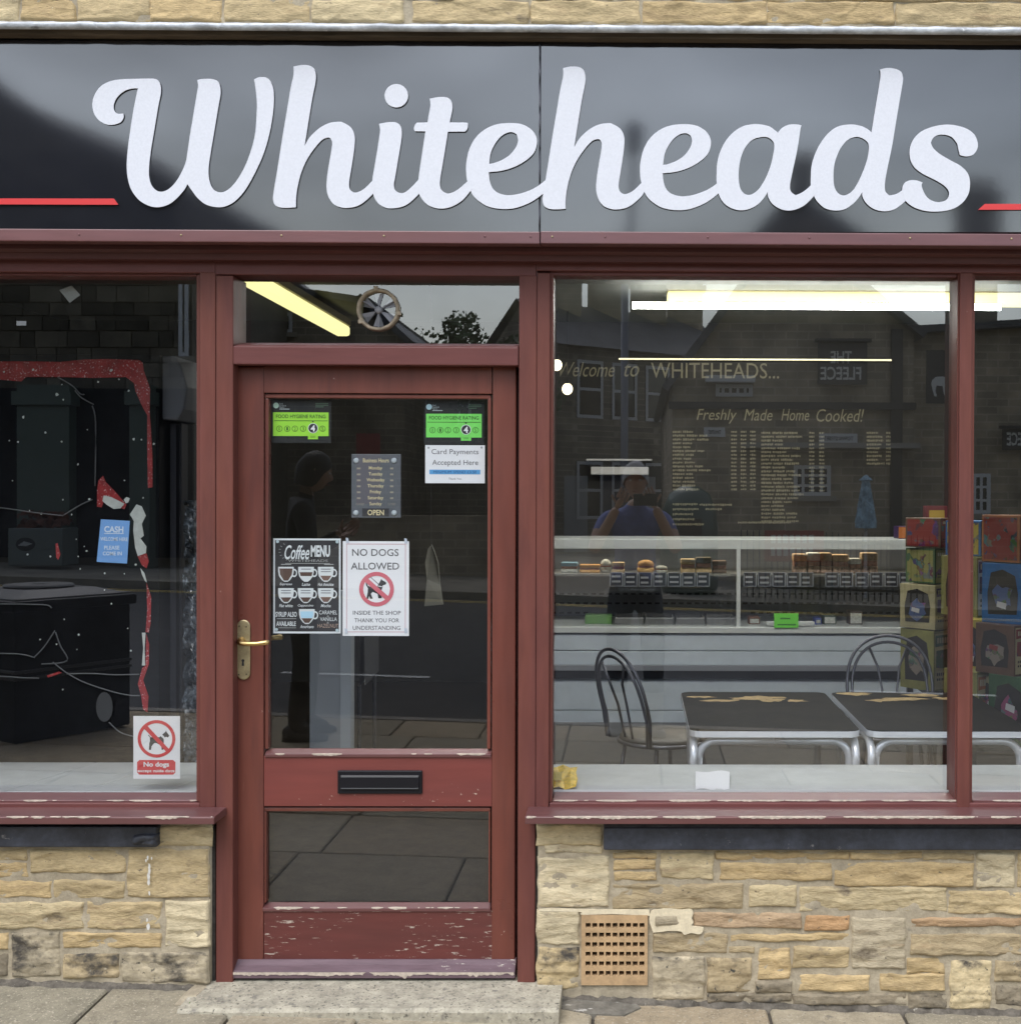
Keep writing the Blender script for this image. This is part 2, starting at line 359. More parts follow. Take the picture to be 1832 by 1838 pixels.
def text_me(s, shear=0.0, bold=0.0, space=1.0):
    cu = bpy.data.curves.new('tmp', 'FONT'); cu.body = s; cu.size = 1; cu.shear = shear; cu.offset = bold; cu.resolution_u = 3; cu.space_character = space
    ob = bpy.data.objects.new('tmp', cu)
    me = bpy.data.meshes.new_from_object(ob)
    bpy.data.objects.remove(ob); bpy.data.curves.remove(cu)
    return me
def T(s, rect, y, mat, parent, name='lettering', shear=0.0, bold=0.0, rot=0.0, pivot=None, space=1.0, mirror=False, world=None):
    """text fitted into a pixel rectangle at depth y (or a world rectangle)"""
    me = text_me(s, shear, bold, space)
    if not me.vertices: return None
    xs = [v.co.x for v in me.vertices]; ys = [v.co.y for v in me.vertices]
    a, b, c, d = min(xs), max(xs), min(ys), max(ys)
    x0, x1, z0, z1 = world if world else RC(*rect, y)
    def xf(co):
        u = (co.x - a) / max(b - a, 1e-6); w = (co.y - c) / max(d - c, 1e-6)
        X = x0 + (x1 - x0) * ((1 - u) if mirror else u); Z = z0 + (z1 - z0) * w
        if rot:
            cx, cz = pivot or ((x0 + x1) / 2, (z0 + z1) / 2)
            X, Z = cx + (X - cx) * math.cos(rot) - (Z - cz) * math.sin(rot), cz + (X - cx) * math.sin(rot) + (Z - cz) * math.cos(rot)
        return (X, y, Z)
    return place_mesh(me, name, mat, parent, xf)
def flatrect(mb, rect, y, mi=0):
    x0, x1, z0, z1 = RC(*rect, y); return mb.add([(x0, y, z0), (x1, y, z0), (x1, y, z1), (x0, y, z1)], [(0, 1, 2, 3)], mi)
def pxpoly(mb, pts, y, mi=0): return mb.poly([(P(a, b, y).x, P(a, b, y).z) for a, b in pts], y, mi)
def slab(name, rect, y0, y1, mat, parent=None, bevel=0):
    x0, x1, z0, z1 = RC(*rect, y0); return MB().box(x0, x1, y0, y1, z0, z1).build(name, mat, parent, bevel=bevel)
def pane(name, rect, y, parent, t=0.006, g=None):
    x0, x1, z0, z1 = RC(*rect, y); mb = MB()
    mb.box(x0, x1, y, y + t, z0, z1, 1)
    mb.mi[2] = 0                                   # outer face reflects, body is clear
    return mb.build(name, [g or GLASS, CLEAR], parent)

# ================================================================== GROUND
def ground_sheet():
    mb = MB(); xs = [-400, -60, -14, 0, 14, 60, 400]; ys = [-400, -60, -30, -4.75]
    for j in range(len(ys) - 1):
        for i in range(len(xs) - 1):
            q = [(xs[i], ys[j]), (xs[i + 1], ys[j]), (xs[i + 1], ys[j + 1]), (xs[i], ys[j + 1])]
            mb.quad(*[(x, y, gz(x) - 0.115) for x, y in q])
    for i in range(len(xs) - 1):                       # under the near pavement and the shop
        q = [(xs[i], -4.75), (xs[i + 1], -4.75), (xs[i + 1], 60), (xs[i], 60)]
        mb.quad(*[(x, y, gz(x) - 0.115) for x, y in q])
    return struct(mb.build('road', asphalt))
ground_sheet()
# near pavement: bed of dark joint filler with separate flagstones
bed = MB(); bed.add([(-14, -4.46, gz(-14) - 0.014), (14, -4.46, gz(14) - 0.014), (14, 0.06, gz(14) - 0.014), (-14, 0.06, gz(-14) - 0.014),
                     (-14, -4.46, gz(-14) - 0.12), (14, -4.46, gz(14) - 0.12)], [(0, 1, 2, 3), (0, 4, 5, 1)])
pavement = struct(bed.build('pavement', joint_m))
def flag(x0, x1, y0, y1, th=0.03):
    g = 0.005
    x0 += g; x1 -= g; y0 += g; y1 -= g
    dz = rnd.uniform(-0.002, 0.002); b = 0.006; tx = rnd.uniform(-0.002, 0.002)
    mb = MB()
    def z(x): return gz(x) + dz + tx * (x - x0) / max(x1 - x0, 0.1)
    top = [(x0 + b, y0 + b), (x1 - b, y0 + b), (x1 - b, y1 - b), (x0 + b, y1 - b)]
    rim = [(x0, y0), (x1, y0), (x1, y1), (x0, y1)]
    vs_ = [(x, y, z(x)) for x, y in top] + [(x, y, z(x) - b) for x, y in rim] + [(x, y, z(x) - th) for x, y in rim]
    fs = [(0, 1, 2, 3)] + [(i + 4, (i + 1) % 4 + 4, (i + 1) % 4, i) for i in range(4)] + [(i + 8, (i + 1) % 4 + 8, (i + 1) % 4 + 4, i + 4) for i in range(4)]
    o = mb.add(vs_, fs).build('flagstone', flag_m, pavement)
    k = rnd.uniform(0.82, 1.15); w = rnd.uniform(-0.02, 0.02)
    o.color = (0.32 * k + w, 0.268 * k, 0.185 * k - w * 0.5, 1)
rows = [(-0.62, 0.02), (-1.28, -0.62), (-1.9, -1.28), (-2.55, -1.9), (-3.2, -2.55), (-3.8, -3.2), (-4.33, -3.8)]
first = [-3.6, -2.75, -2.15, -1.585, -1.17, -0.80, -0.12, 0.41, 0.82, 1.42, 2.05, 2.8, 3.5]
for r, (a, b) in enumerate(rows):
    xs = first if r == 0 else None
    if xs is None:
        xs = [-4.6 + rnd.uniform(0, 0.4)]
        while xs[-1] < 4.2: xs.append(xs[-1] + rnd.choice((0.55, 0.7, 0.85, 0.95)))
    for i in range(len(xs) - 1): flag(xs[i], xs[i + 1], a, b)
kerb = struct(MB().add([(x, y, gz(x) + z) for x in (-14, 14) for y, z in ((-4.46, -0.12), (-4.46, 0.0), (-4.33, 0.004), (-4.33, -0.12))],
                       [(0, 4, 5, 1), (1, 5, 6, 2), (2, 6, 7, 3), (3, 7, 4, 0), (0, 1, 2, 3), (4, 7, 6, 5)]).build('kerb', M('kerb_stone', (0.22, 0.20, 0.17), 0.9, var=0.2, vs_=5)))

# ================================================================== STONE WALLS
def rock(mb, x0, x1, z0, z1, yf, seed, amp=0.006, back=0.016, step=0.005, soft=0.006, rag=0.006):
    """one rock-faced stone: a subdivided face with split ridges, ragged outline and a drop to the mortar at its rim"""
    w, h = x1 - x0, z1 - z0
    nx = max(4, min(90, int(w / step))); nz_ = max(4, min(36, int(h / step)))
    k = len(mb.v)
    so = Vector((seed * 3.17, seed * 1.31, seed * 7.7))
    tilt = math.sin(seed * 5.1) * 0.004
    for j in range(nz_ + 1):
        for i in range(nx + 1):
            u, v = i / nx, j / nz_
            X, Z = x0 + u * w, z0 + v * h
            ex = min(X - x0, x1 - X); ez = min(Z - z0, z1 - Z)
            X += rag * mnoise.noise(Vector((Z * 22, seed, X * 6))) * (1 if ex < 0.02 else 0.4)
            Z += rag * mnoise.noise(Vector((X * 16, seed + 4, Z * 6))) * (1 if ez < 0.02 else 0.4)
            q = Vector((X * 9, 0, Z * 20)) + so
            d = mnoise.fractal(q, 0.75, 2.2, 6) * amp * 1.1
            r = 1 - abs(mnoise.noise(Vector((X * 5, 3, Z * 26)) + so)) * 2
            d += max(0, r - 0.45) * amp * 0.9
            s = mnoise.noise(Vector((X * 4, 9, Z * 14)) + so)
            d += (0.6 * amp if s > 0.15 else 0.0)            # split-off flakes
            d += tilt * (u - 0.5)
            rim = min(1.0, min(ex, ez) / soft); rim = rim * rim * (3 - 2 * rim)
            corner = min(1.0, math.hypot(max(0, soft - ex), max(0, soft - ez)) / soft)
            y = yf + back * 0.30 * (1 - rim) - d * rim + 0.002 * corner
            if i in (0, nx) or j in (0, nz_): y = yf + back * 0.5
            mb.v.append((X, y, Z))
    for j in range(nz_):
        for i in range(nx):
            a = k + j * (nx + 1) + i
            mb.f.append((a, a + 1, a + nx + 2, a + nx + 1)); mb.mi.append(0)
    return mb
CREAM = (0.49, 0.395, 0.235); BUFF = (0.45, 0.348, 0.195); OCHRE = (0.46, 0.340, 0.178); GREY = (0.38, 0.32, 0.22); PINK = (0.38, 0.27, 0.165); DIRT = (0.24, 0.20, 0.14); PALE = (0.53, 0.445, 0.29); BROWN = (0.37, 0.29, 0.172)
def stone(rect, col, wall, yf, grimy=False, amp=0.0055, seed=None):
    rect = (rect[0] - 2.2, rect[1] - 2.0, rect[2] + 2.2, rect[3] + 2.0)
    x0, x1, z0, z1 = RC(*rect, yf)
    if seed is None: seed = rnd.uniform(0, 90)
    o = rock(MB(), x0, x1, z0, z1, yf, seed, amp).build('stone', grimy_m if grimy else stone_m, wall, smooth=True, fix=False)
    k = rnd.uniform(0.93, 1.08)
    o.color = (col[0] * k, col[1] * k, col[2] * k, 1)
    return o
YS = -0.020
def wall_back(name, rect, y, wall, mat, name2='mortar', depth=0.12):
    """mortar bed as a finely wavy sheet on a solid back"""
    x0, x1, z0, z1 = RC(*rect, y); mb = MB(); nx = max(2, int((x1 - x0) / 0.012)); nz_ = max(2, int((z1 - z0) / 0.012))
    k = len(mb.v)
    for j in range(nz_ + 1):
        for i in range(nx + 1):
            X = x0 + (x1 - x0) * i / nx; Z = z0 + (z1 - z0) * j / nz_
            edge = i in (0, nx) or j in (0, nz_)
            mb.v.append((X, y - (0 if edge else 0.004 * mnoise.fractal(Vector((X * 25, 1, Z * 25)), 1, 2, 3)), Z))
    for j in range(nz_):
        for i in range(nx):
            a = k + j * (nx + 1) + i; mb.f.append((a, a + 1, a + nx + 2, a + nx + 1)); mb.mi.append(0)
    mb.box(x0, x1, y + 0.012, y + depth, z0, z1)
    return mb.build(name2, mat, wall, smooth=True, fix=False)

# --- low wall left of the door
c = P(180, 1765, 0)
wl = thing('stone_wall', 'low sandstone wall under the small shop window left of the door', 'wall', (c.x, 0.02, gz(c.x)), 'sandstone walls of the shop')
wall_back('m', (-330, 1478, 375, 1800), YS + 0.003, wl, mortar_m)
LS = [((281, 1484, 376, 1519), CREAM), ((-40, 1526, 48, 1545), BUFF), ((-40, 1550, 48, 1575), OCHRE), ((55, 1527, 224, 1568), BUFF), ((229, 1525, 373, 1610), BUFF),
      ((-40, 1582, 91, 1611), OCHRE), ((97, 1581, 223, 1612), BUFF), ((-40, 1620, 149, 1667), CREAM), ((155, 1620, 288, 1668), BUFF), ((297, 1619, 373, 1700), PALE),
      ((-40, 1676, 15, 1705), OCHRE), ((114, 1676, 289, 1702), OCHRE)]
for r, cl in LS: stone(r, cl, wl, YS)
for r, cl in [((-40, 1711, 13, 1753), DIRT), ((22, 1675, 106, 1755), GREY), ((114, 1713, 212, 1756), BROWN), ((217, 1711, 373, 1764), GREY)]:
    stone(r, cl, wl, YS, True)
# offscreen continuation of the same courses
for k, (a, b) in enumerate(((1526, 1570), (1576, 1612), (1620, 1667), (1676, 1755))):
    x = -48 - 30 * (k % 2)
    while x > -330:
        w = rnd.choice((90, 120, 150)); stone((x - w, a, x - 6, b), rnd.choice((CREAM, BUFF, OCHRE)), wl, YS, k == 3); x -= w
# dirty mortar fillet where the wall meets the pavement
def fillet(px0, py0, px1, py1, wall, name='mortar_fillet', h=0.05, dep=0.030, mat=None):
    a, b = P(px0, py0, -0.02), P(px1, py1, -0.02); n = max(3, int((b.x - a.x) / 0.012)); mb = MB()
    for i in range(n + 1):
        x = a.x + (b.x - a.x) * i / n; zz = gz(x)
        q = mnoise.fractal(Vector((x * 18, 2, 5)), 1, 2, 3)
        for y, z in ((0.0, zz + h * (1.0 + 0.5 * q)), (-0.018, zz + h * (0.75 + 0.5 * q)), (-0.023 - 0.004 * q, zz + h * 0.35), (-dep * (1 + 0.45 * q), zz + 0.004), (-dep * (1 + 0.45 * q), zz - 0.02)):
            mb.v.append((x, y, z + 0.002 * mnoise.noise(Vector((x * 60, y * 60, 3)))))
    for i in range(n):
        for j in range(4):
            k = i * 5 + j; mb.f.append((k, k + 1, k + 6, k + 5)); mb.mi.append(0)
    return mb.build(name, mat or mortar_dark, wall, smooth=True, fix=False)
fillet(-330, 1758, 374, 1764, wl, h=0.018)
tri = [P(262, 1792, -0.02), P(376, 1772, -0.02)]
sb = slab('stone_band', (-330, 1484, 281, 1522), -0.052, 0.03, blackpaint, wl, bevel=0.006)
sb['label'] = 'black painted stone band with a broken corner'
xr, zr = P(281, 1522, -0.052).x, P(281, 1522, -0.052).z
rock(MB(), xr - 0.075, xr + 0.002, zr + 0.002, zr + 0.042, -0.052, 5, amp=0.012, back=0.03).build('broken_corner', blackpaint, wl, smooth=True, fix=False)
# splash of white paint
mb = MB()
for (a, b, r) in [(265, 1540, 3), (262, 1545, 2.4), (268, 1556, 4), (268, 1565, 4.5), (267, 1574, 5), (267, 1583, 4.5), (272, 1541, 2.2), (268, 1604, 3), (266, 1664, 5), (264, 1652, 2.5)]:
    p = P(a, b, YS - 0.014)
    mb.add([(p.x + r * 0.0011 * rnd.uniform(0.6, 1.1) * math.cos(t), p.y, p.z + r * 0.0024 * rnd.uniform(0.8, 1.2) * math.sin(t)) for t in [k * 0.7 for k in range(9)]], [tuple(range(9))])
mb.build('paint_splash', M('old_white_paint', (0.62, 0.60, 0.55), 0.8), wl)

# --- low wall right of the door
c = P(1450, 1800, 0)
wr = thing('stone_wall', 'low sandstone wall with a terracotta vent under the large shop window', 'wall', (c.x, 0.02, gz(c.x)), 'sandstone walls of the shop')
for r in ((965, 1474, 1044, 1840), (1161, 1474, 2200, 1840), (1044, 1474, 1161, 1644), (1044, 1768, 1161, 1840)): wall_back('m', r, YS + 0.003, wr, mortar_m)
RS = [((965, 1481, 1078, 1517), CREAM), ((978, 1518, 1080, 1532), PALE), ((966, 1539, 1091, 1629), PALE), ((1101, 1531, 1177, 1541), OCHRE), ((1101, 1544, 1177, 1561), OCHRE), ((1101, 1565, 1177, 1581), OCHRE),
      ((1187, 1532, 1279, 1578), CREAM), ((1286, 1531, 1522, 1543), OCHRE), ((1527, 1531, 1653, 1543), OCHRE), ((1656, 1532, 1748, 1544), BUFF), ((1292, 1551, 1491, 1581), OCHRE), ((1497, 1549, 1746, 1591), OCHRE),
      ((1753, 1532, 1821, 1594), PALE), ((1826, 1532, 1900, 1594), BUFF), ((1101, 1588, 1332, 1632), BROWN), ((1344, 1590, 1428, 1628), CREAM), ((1435, 1593, 1698, 1636), CREAM), ((1703, 1601, 1880, 1641), BUFF),
      ((965, 1636, 1038, 1695), PALE), ((1243, 1640, 1437, 1666), PINK), ((1445, 1643, 1524, 1669), (0.43, 0.26, 0.13)), ((1529, 1648, 1625, 1739), GREY), ((1635, 1649, 1880, 1664), (0.42, 0.28, 0.16)), ((1634, 1678, 1880, 1715), BROWN),
      ((1173, 1676, 1304, 1710), BROWN), ((1308, 1700, 1353, 1712), BROWN), ((1312, 1677, 1523, 1690), OCHRE), ((1424, 1701, 1524, 1738), BUFF), ((1628, 1720, 1694, 1747), OCHRE), ((1362, 1703, 1418, 1758), OCHRE), ((1435, 1751, 1560, 1779), OCHRE), ((1580, 1749, 1695, 1779), OCHRE)]
for r, cl in RS: stone(r, cl, wr, YS)
for r, cl in [((965, 1702, 1038, 1776), BUFF), ((1171, 1719, 1264, 1795), GREY), ((1269, 1720, 1348, 1780), BROWN), ((1706, 1725, 1778, 1812), CREAM), ((1785, 1726, 1880, 1764), BROWN), ((1787, 1771, 1880, 1806), DIRT), ((1270, 1784, 1420, 1800), DIRT), ((1424, 1785, 1626, 1804), DIRT), ((1630, 1785, 1699, 1811), DIRT), ((1356, 1762, 1420, 1782), DIRT)]:
    stone(r, cl, wr, YS, True)
for k, (a, b) in enumerate(((1532, 1590), (1600, 1641), (1649, 1715), (1726, 1806))):
    x = 1905 - 18 * (k % 2)
    while x < 2180:
        w = rnd.choice((90, 120, 150)); stone((x, a, x + w - 6, b), rnd.choice((CREAM, BUFF, OCHRE)), wr, YS, k == 3); x += w
fillet(1003, 1790, 2190, 1830, wr, h=0.022)
sb = slab('stone_band', (1083, 1487, 2200, 1527), -0.052, 0.03, blackpaint, wr, bevel=0.005)
x0, x1, z0, z1 = RC(1083, 1479, 2200, 1487, -0.05)
MB().prism_x([(-0.046, z0 - 0.001), (0.03, z0 - 0.001), (0.03, z1 + 0.01), (-0.024, z1)], x0, x1).build('band_ledge', M('grey_ledge', (0.12, 0.12, 0.125), 0.7, var=0.3, vs_=20), wr)
# cream repair mortar round the vent
mb = MB()
def blob(pts, y):
    lp = smooth_loop([(P(a, b, y).x, P(a, b, y).z) for a, b in pts], 4, 70)
    me = curve_mesh([lp], 0.002)
    return place_mesh(me, 'repair_mortar', cream_mortar, wr, lambda co: (co.x, y + co.z, co.y))
blob([(1165, 1650), (1169, 1635), (1185, 1632), (1200, 1631), (1222, 1633), (1240, 1632), (1244, 1640), (1241, 1648), (1244, 1655), (1240, 1662), (1252, 1663), (1262, 1665), (1261, 1672), (1255, 1677), (1240, 1675), (1228, 1678), (1221, 1672), (1200, 1671), (1185, 1673), (1172, 1674), (1168, 1663)], YS - 0.0045)
stone((1176, 1644, 1220, 1662), GREY, wr, YS - 0.006)
blob([(967, 1632), (1000, 1631), (1060, 1632), (1165, 1633), (1166, 1644), (1100, 1641), (1044, 1642), (1040, 1637), (968, 1636)], YS - 0.0035)
# air brick (a thing of its own set in the wall)
ab = thing('air_brick', 'square terracotta air brick with rows of holes low in the wall', 'air brick', P(1103, 1769, YS))
x0, x1, z0, z1 = RC(1043, 1643, 1162, 1769, YS - 0.006)
mb = MB(); ya, yb = YS - 0.006, YS + 0.065
hx = [P(1055 + 12.1 * i, 1700, ya).x for i in range(9)]; hz = [P(1100, 1661.5 + 17.2 * j, ya).z for j in range(6)]
hw, hh = 0.0074, 0.0070
xe = [x0] + [q for h in hx for q in (h - hw, h + hw)] + [x1]
ze = [z0] + [q for h in reversed(hz) for q in (h - hh, h + hh)] + [z1]
for i in range(len(xe) - 1):
    for j in range(len(ze) - 1):
        a, b_, c_, d = xe[i], xe[i + 1], ze[j], ze[j + 1]
        if i % 2 == 1 and j % 2 == 1:
            for q in (((a, ya, c_), (a, yb, c_), (a, yb, d), (a, ya, d)), ((b_, ya, c_), (b_, yb, c_), (b_, yb, d), (b_, ya, d)), ((a, ya, c_), (b_, ya, c_), (b_, yb, c_), (a, yb, c_)), ((a, ya, d), (b_, ya, d), (b_, yb, d), (a, yb, d))): mb.quad(*q)
        else: mb.quad((a, ya, c_), (b_, ya, c_), (b_, ya, d), (a, ya, d))
for q in (((x0, ya, z0), (x0, yb, z0), (x0, yb, z1), (x0, ya, z1)), ((x1, ya, z0), (x1, yb, z0), (x1, yb, z1), (x1, ya, z1)), ((x0, ya, z1), (x1, ya, z1), (x1, yb, z1), (x0, yb, z1)), ((x0, ya, z0), (x1, ya, z0), (x1, yb, z0), (x0, yb, z0))): mb.quad(*q)
mb.build('grille', terracotta, ab, fix=False)
MB().box(x0 + 0.003, x1 - 0.003, yb - 0.001, yb + 0.006, z0 + 0.003, z1 - 0.003).build('cavity_shade', blackflat, ab)  # black plate behind the holes stands in for the shade inside them
x0b, x1b, z0b, z1b = RC(1040, 1640, 1165, 1772, YS)

# --- wall above the sign
c = P(916, 20, 0.0)
wu = thing('stone_wall', 'sandstone wall above the lead flashing of the shop sign', 'wall', (c.x, 0.05, P(916, 40, 0.0).z), 'sandstone walls of the shop')
wall_back('m', (-330, -60, 2200, 60), 0.006, wu, mortar_m)
ut = [(-60, 34), (38, 134), (139, 268), (271, 398), (402, 556), (560, 722), (741, 948), (953, 1149), (1153, 1374), (1377, 1604), (1608, 1870)]
for k, (a, b) in enumerate(ut):
    d = 3 + 8 * (a - 0) / 1832
    stone((a, -6 + d, b, 33 + d), (CREAM, OCHRE, BUFF, OCHRE, BUFF, CREAM, BUFF, BUFF, OCHRE, OCHRE, BUFF)[k], wu, 0.002, amp=0.005)
for a, b in [(-60, 110), (114, 330), (334, 610), (614, 850), (854, 1100), (1104, 1440), (1444, 1870)]:
    d = 3 + 8 * a / 1832; stone((a, -50 + d, b, -9 + d), rnd.choice((BUFF, BROWN, OCHRE)), wu, 0.002, amp=0.005)
# bulk of the building behind and above
bb = MB(); zt = P(916, -50, 0).z
bb.box(-9, 9, 0.14, 0.42, zt - 0.2, 7.0)
XL, XR = P(-300, 900, 0.0).x, P(2178, 900, 0.0).x
bb.box(-9, XL, -0.03, 0.42, -0.4, zt - 0.2); bb.box(XR, 9, -0.03, 0.42, -0.4, zt - 0.2)
bb.box(-9, XL, 0.0, 0.42, zt - 0.2, zt); bb.box(XR, 9, 0.0, 0.42, zt - 0.2, zt)
bb.box(-9, 9, -0.0, 0.14, zt, 7.0)
tag(bb.build('shop_building', M('far_stone', (0.33, 0.26, 0.165), 0.95, var=0.3, vs_=4, bump=0.4, bs=20)), 'upper storey and flanking sandstone masonry of the shop building', 'building')

# --- lead flashing along the top of the sign
def lead():
    mb = MB(); n = 260; k = 0
    for i in range(n + 1):
        px = -300 + (2480) * i / n; d = 11 * px / 1832
        top = P(px, 36 + d, -0.17); bot = P(px, 51.5 + d, -0.17)
        q = mnoise.fractal(Vector((px * 0.03, 1, 2)), 1, 2, 3) ; q2 = mnoise.noise(Vector((px * 0.011, 8, 2)))
        lap = 0.002 * max(0, 1 - abs(px - 218) / 6) + 0.002 * max(0, 1 - abs(px - 352) / 6) + 0.002 * max(0, 1 - abs(px - 1757) / 6)
        prof = [(0.01, top.z + 0.030), (-0.12, top.z + 0.012 + 0.001 * q), (-0.160, top.z + 0.004 * q + 0.001), (-0.176 - 0.003 * q2 - lap, top.z - 0.006), (-0.178 - 0.003 * q2 - lap, (top.z + bot.z) / 2), (-0.172 + 0.003 * q, bot.z + 0.002 * q2), (-0.160, bot.z + 0.003), (-0.15, bot.z + 0.007)]
        mb.v += [(top.x, y, z) for y, z in prof]
    m = 8
    for i in range(n):
        for j in range(m - 1):
            a = i * m + j; mb.f.append((a, a + 1, a + m + 1, a + m)); mb.mi.append(0)
    return tag(mb.build('lead_flashing', lead_m, smooth=True, fix=False), 'rolled grey lead flashing along the top of the shop sign', 'flashing')
lead()
# rough timber batten under the lead
ob = slab('timber_batten', (-300, 56, 2180, 66), -0.150, 0.02, M('rough_batten', (0.11, 0.085, 0.06), 0.9, var=0.5, vs_=12, stretch=(0.2, 1, 1), bump=0.4, bs=40))
tag(ob, 'weathered timber batten between lead flashing and black sign', 'batten')

# ================================================================== SHOP SIGN
YF = -0.115
sg = thing('shop_sign', 'long glossy black shop sign with large white script lettering and red lines', 'sign', (P(916, 413, YF).x, YF, P(916, 413, YF).z))
def panel(px0, px1, tilt):
    n = 24; mb = MB()
    a0, a1 = P(px0, 75, YF).x, P(px1, 75, YF).x
    for i in range(n + 1):
        x = a0 + (a1 - a0) * i / n; px = px0 + (px1 - px0) * i / n
        zt_ = P(px, 71 + (4.5 if px < 968 else 4.5) * min(1, max(0, px / 968)) , YF).z; zb_ = P(px, 416, YF).z
        bow = 0.0035 * math.sin(math.pi * i / n) + 0.001 * mnoise.noise(Vector((x * 3, 2, 1)))
        for z, f in ((zt_, 0), (zt_ + (zb_ - zt_) * 0.33, 1), (zt_ + (zb_ - zt_) * 0.66, 1), (zb_, 0)):
            mb.v.append((x, YF - bow * f + 0.0015, z))
    for i in range(n):
        for j in range(3):
            k = i * 4 + j; mb.f.append((k, k + 1, k + 5, k + 4)); mb.mi.append(0)
    zt_, zb_ = P((px0 + px1) / 2, 77, YF).z, P((px0 + px1) / 2, 416, YF).z
    mb.box(a0, a1, YF + 0.004, YF + 0.010, zb_, zt_ - 0.003)
    return mb.build('panel', fascia_m, sg, smooth=True, fix=False)
panel(-300, 967.5, 0); panel(971, 2180, 0)
x0, x1, z0, z1 = RC(967, 74, 971.5, 416, YF)
MB().box(x0 - 0.003, x1 + 0.003, YF + 0.004, YF + 0.012, z0, z1).build('joint_backing', blackflat, sg)
jp = [P(968.3 + 0.8 * math.sin(k * 1.3), 80 + k * 18, YF) for k in range(19)]
MB().tube([(p.x, YF - 0.001, p.z) for p in jp], 0.0022, 6).build('joint_sealant', M('sealant', (0.10, 0.10, 0.12), 0.3), sg, smooth=True)
MB().box(XL + 0.01, XR - 0.01, YF + 0.02, 0.02, P(916, 418, YF).z, P(916, 66, YF).z).build('sign_box', blackflat, sg)

ZS = 1832 / 620
Lw = [(740, 420), (820, 420), (845, 432), (857, 460), (857, 500), (845, 560), (825, 680), (805, 800), (795, 890), (797, 950), (815, 995), (850, 1018), (890, 1010), (930, 975), (965, 920), (990, 860), (1000, 800), (1015, 700), (1035, 580), (1050, 490), (1055, 455), (1050, 427), (1080, 421), (1130, 422), (1160, 435), (1172, 465), (1173, 505), (1160, 580), (1140, 700), (1120, 820), (1110, 900), (1115, 960), (1135, 1005), (1170, 1022), (1210, 1010), (1255, 965), (1300, 890), (1335, 800), (1355, 720), (1363, 640), (1366, 550), (1360, 480), (1351, 424), (1378, 412), (1412, 413), (1435, 430), (1452, 470), (1456, 530), (1450, 610), (1430, 720), (1400, 820), (1360, 910), (1310, 1000), (1260, 1060), (1210, 1092), (1160, 1101), (1100, 1088), (1055, 1055), (1020, 1010), (998, 978), (980, 1010), (940, 1055), (900, 1085), (850, 1100), (800, 1095), (745, 1065), (705, 1015), (685, 960), (677, 890), (682, 800), (695, 700), (712, 590), (728, 510), (737, 471), (700, 473), (660, 488), (625, 520), (608, 560), (612, 590), (630, 605), (659, 604), (660, 625), (645, 650), (610, 663), (570, 662), (530, 640), (505, 605), (495, 560), (505, 510), (535, 465), (580, 437), (640, 424)]
OX = 600 * ZS
Lh = [(1560, 356), (1600, 348), (1640, 350), (1668, 366), (1678, 400), (1676, 440), (1660, 520), (1640, 640), (1618, 777), (1650, 725), (1700, 680), (1750, 655), (1800, 648), (OX + 50, 653), (OX + 90, 678), (OX + 110, 720), (OX + 110, 770), (OX + 103, 830), (OX + 92, 900), (OX + 81, 970), (OX + 85, 1005), (OX + 105, 1022), (OX + 130, 1020), (OX + 165, 1000), (OX + 215, 950), (OX + 215, 1015), (OX + 170, 1065), (OX + 130, 1092), (OX + 90, 1103), (OX + 45, 1103), (OX + 0, 1085), (1745, 1045), (1735, 1000), (1738, 940), (1750, 860), (1762, 790), (1764, 755), (1755, 735), (1740, 732), (1710, 745), (1670, 790), (1630, 850), (1600, 920), (1580, 1000), (1573, 1060), (1573, 1101), (1530, 1104), (1490, 1102), (1462, 1088), (1452, 1060), (1455, 1020), (1475, 900), (1500, 740), (1525, 590), (1545, 470), (1560, 400)]
Li = [(240, 659), (290, 650), (330, 652), (354, 673), (360, 710), (355, 760), (340, 850), (325, 940), (318, 980), (325, 1010), (350, 1025), (380, 1020), (420, 985), (462, 940), (462, 1010), (415, 1065), (370, 1095), (320, 1106), (275, 1103), (235, 1080), (211, 1040), (203, 1000), (205, 950), (215, 890), (230, 800), (242, 720), (245, 690)]
Lt = [(508, 526), (560, 517), (600, 520), (622, 540), (628, 575), (622, 610), (613, 652), (700, 653), (710, 660), (707, 685), (695, 700), (604, 701), (590, 790), (575, 880), (562, 960), (565, 1000), (585, 1022), (615, 1027), (660, 1005), (722, 950), (732, 1003), (690, 1055), (650, 1085), (600, 1105), (550, 1107), (500, 1090), (465, 1055), (449, 1020), (445, 980), (455, 900), (470, 800), (485, 699), (430, 698), (424, 685), (430, 665), (440, 653), (496, 652), (505, 600), (512, 560)]
Le = [(702, 860), (715, 800), (745, 740), (790, 695), (850, 665), (920, 655), (990, 660), (1040, 685), (1068, 720), (1075, 760), (1060, 810), (1020, 850), (960, 885), (890, 907), (820, 915), (825, 960), (840, 1000), (870, 1025), (920, 1037), (980, 1030), (1040, 1010), (1085, 985), (1135, 945), (1132, 1008), (1080, 1050), (1030, 1080), (960, 1105), (890, 1110), (820, 1098), (770, 1070), (735, 1035), (715, 990), (703, 945), (700, 900)]
Leh = [(822, 871), (830, 815), (850, 770), (880, 730), (915, 707), (945, 703), (968, 715), (975, 745), (965, 780), (935, 820), (895, 848), (850, 866)]
O3 = 1212 * ZS
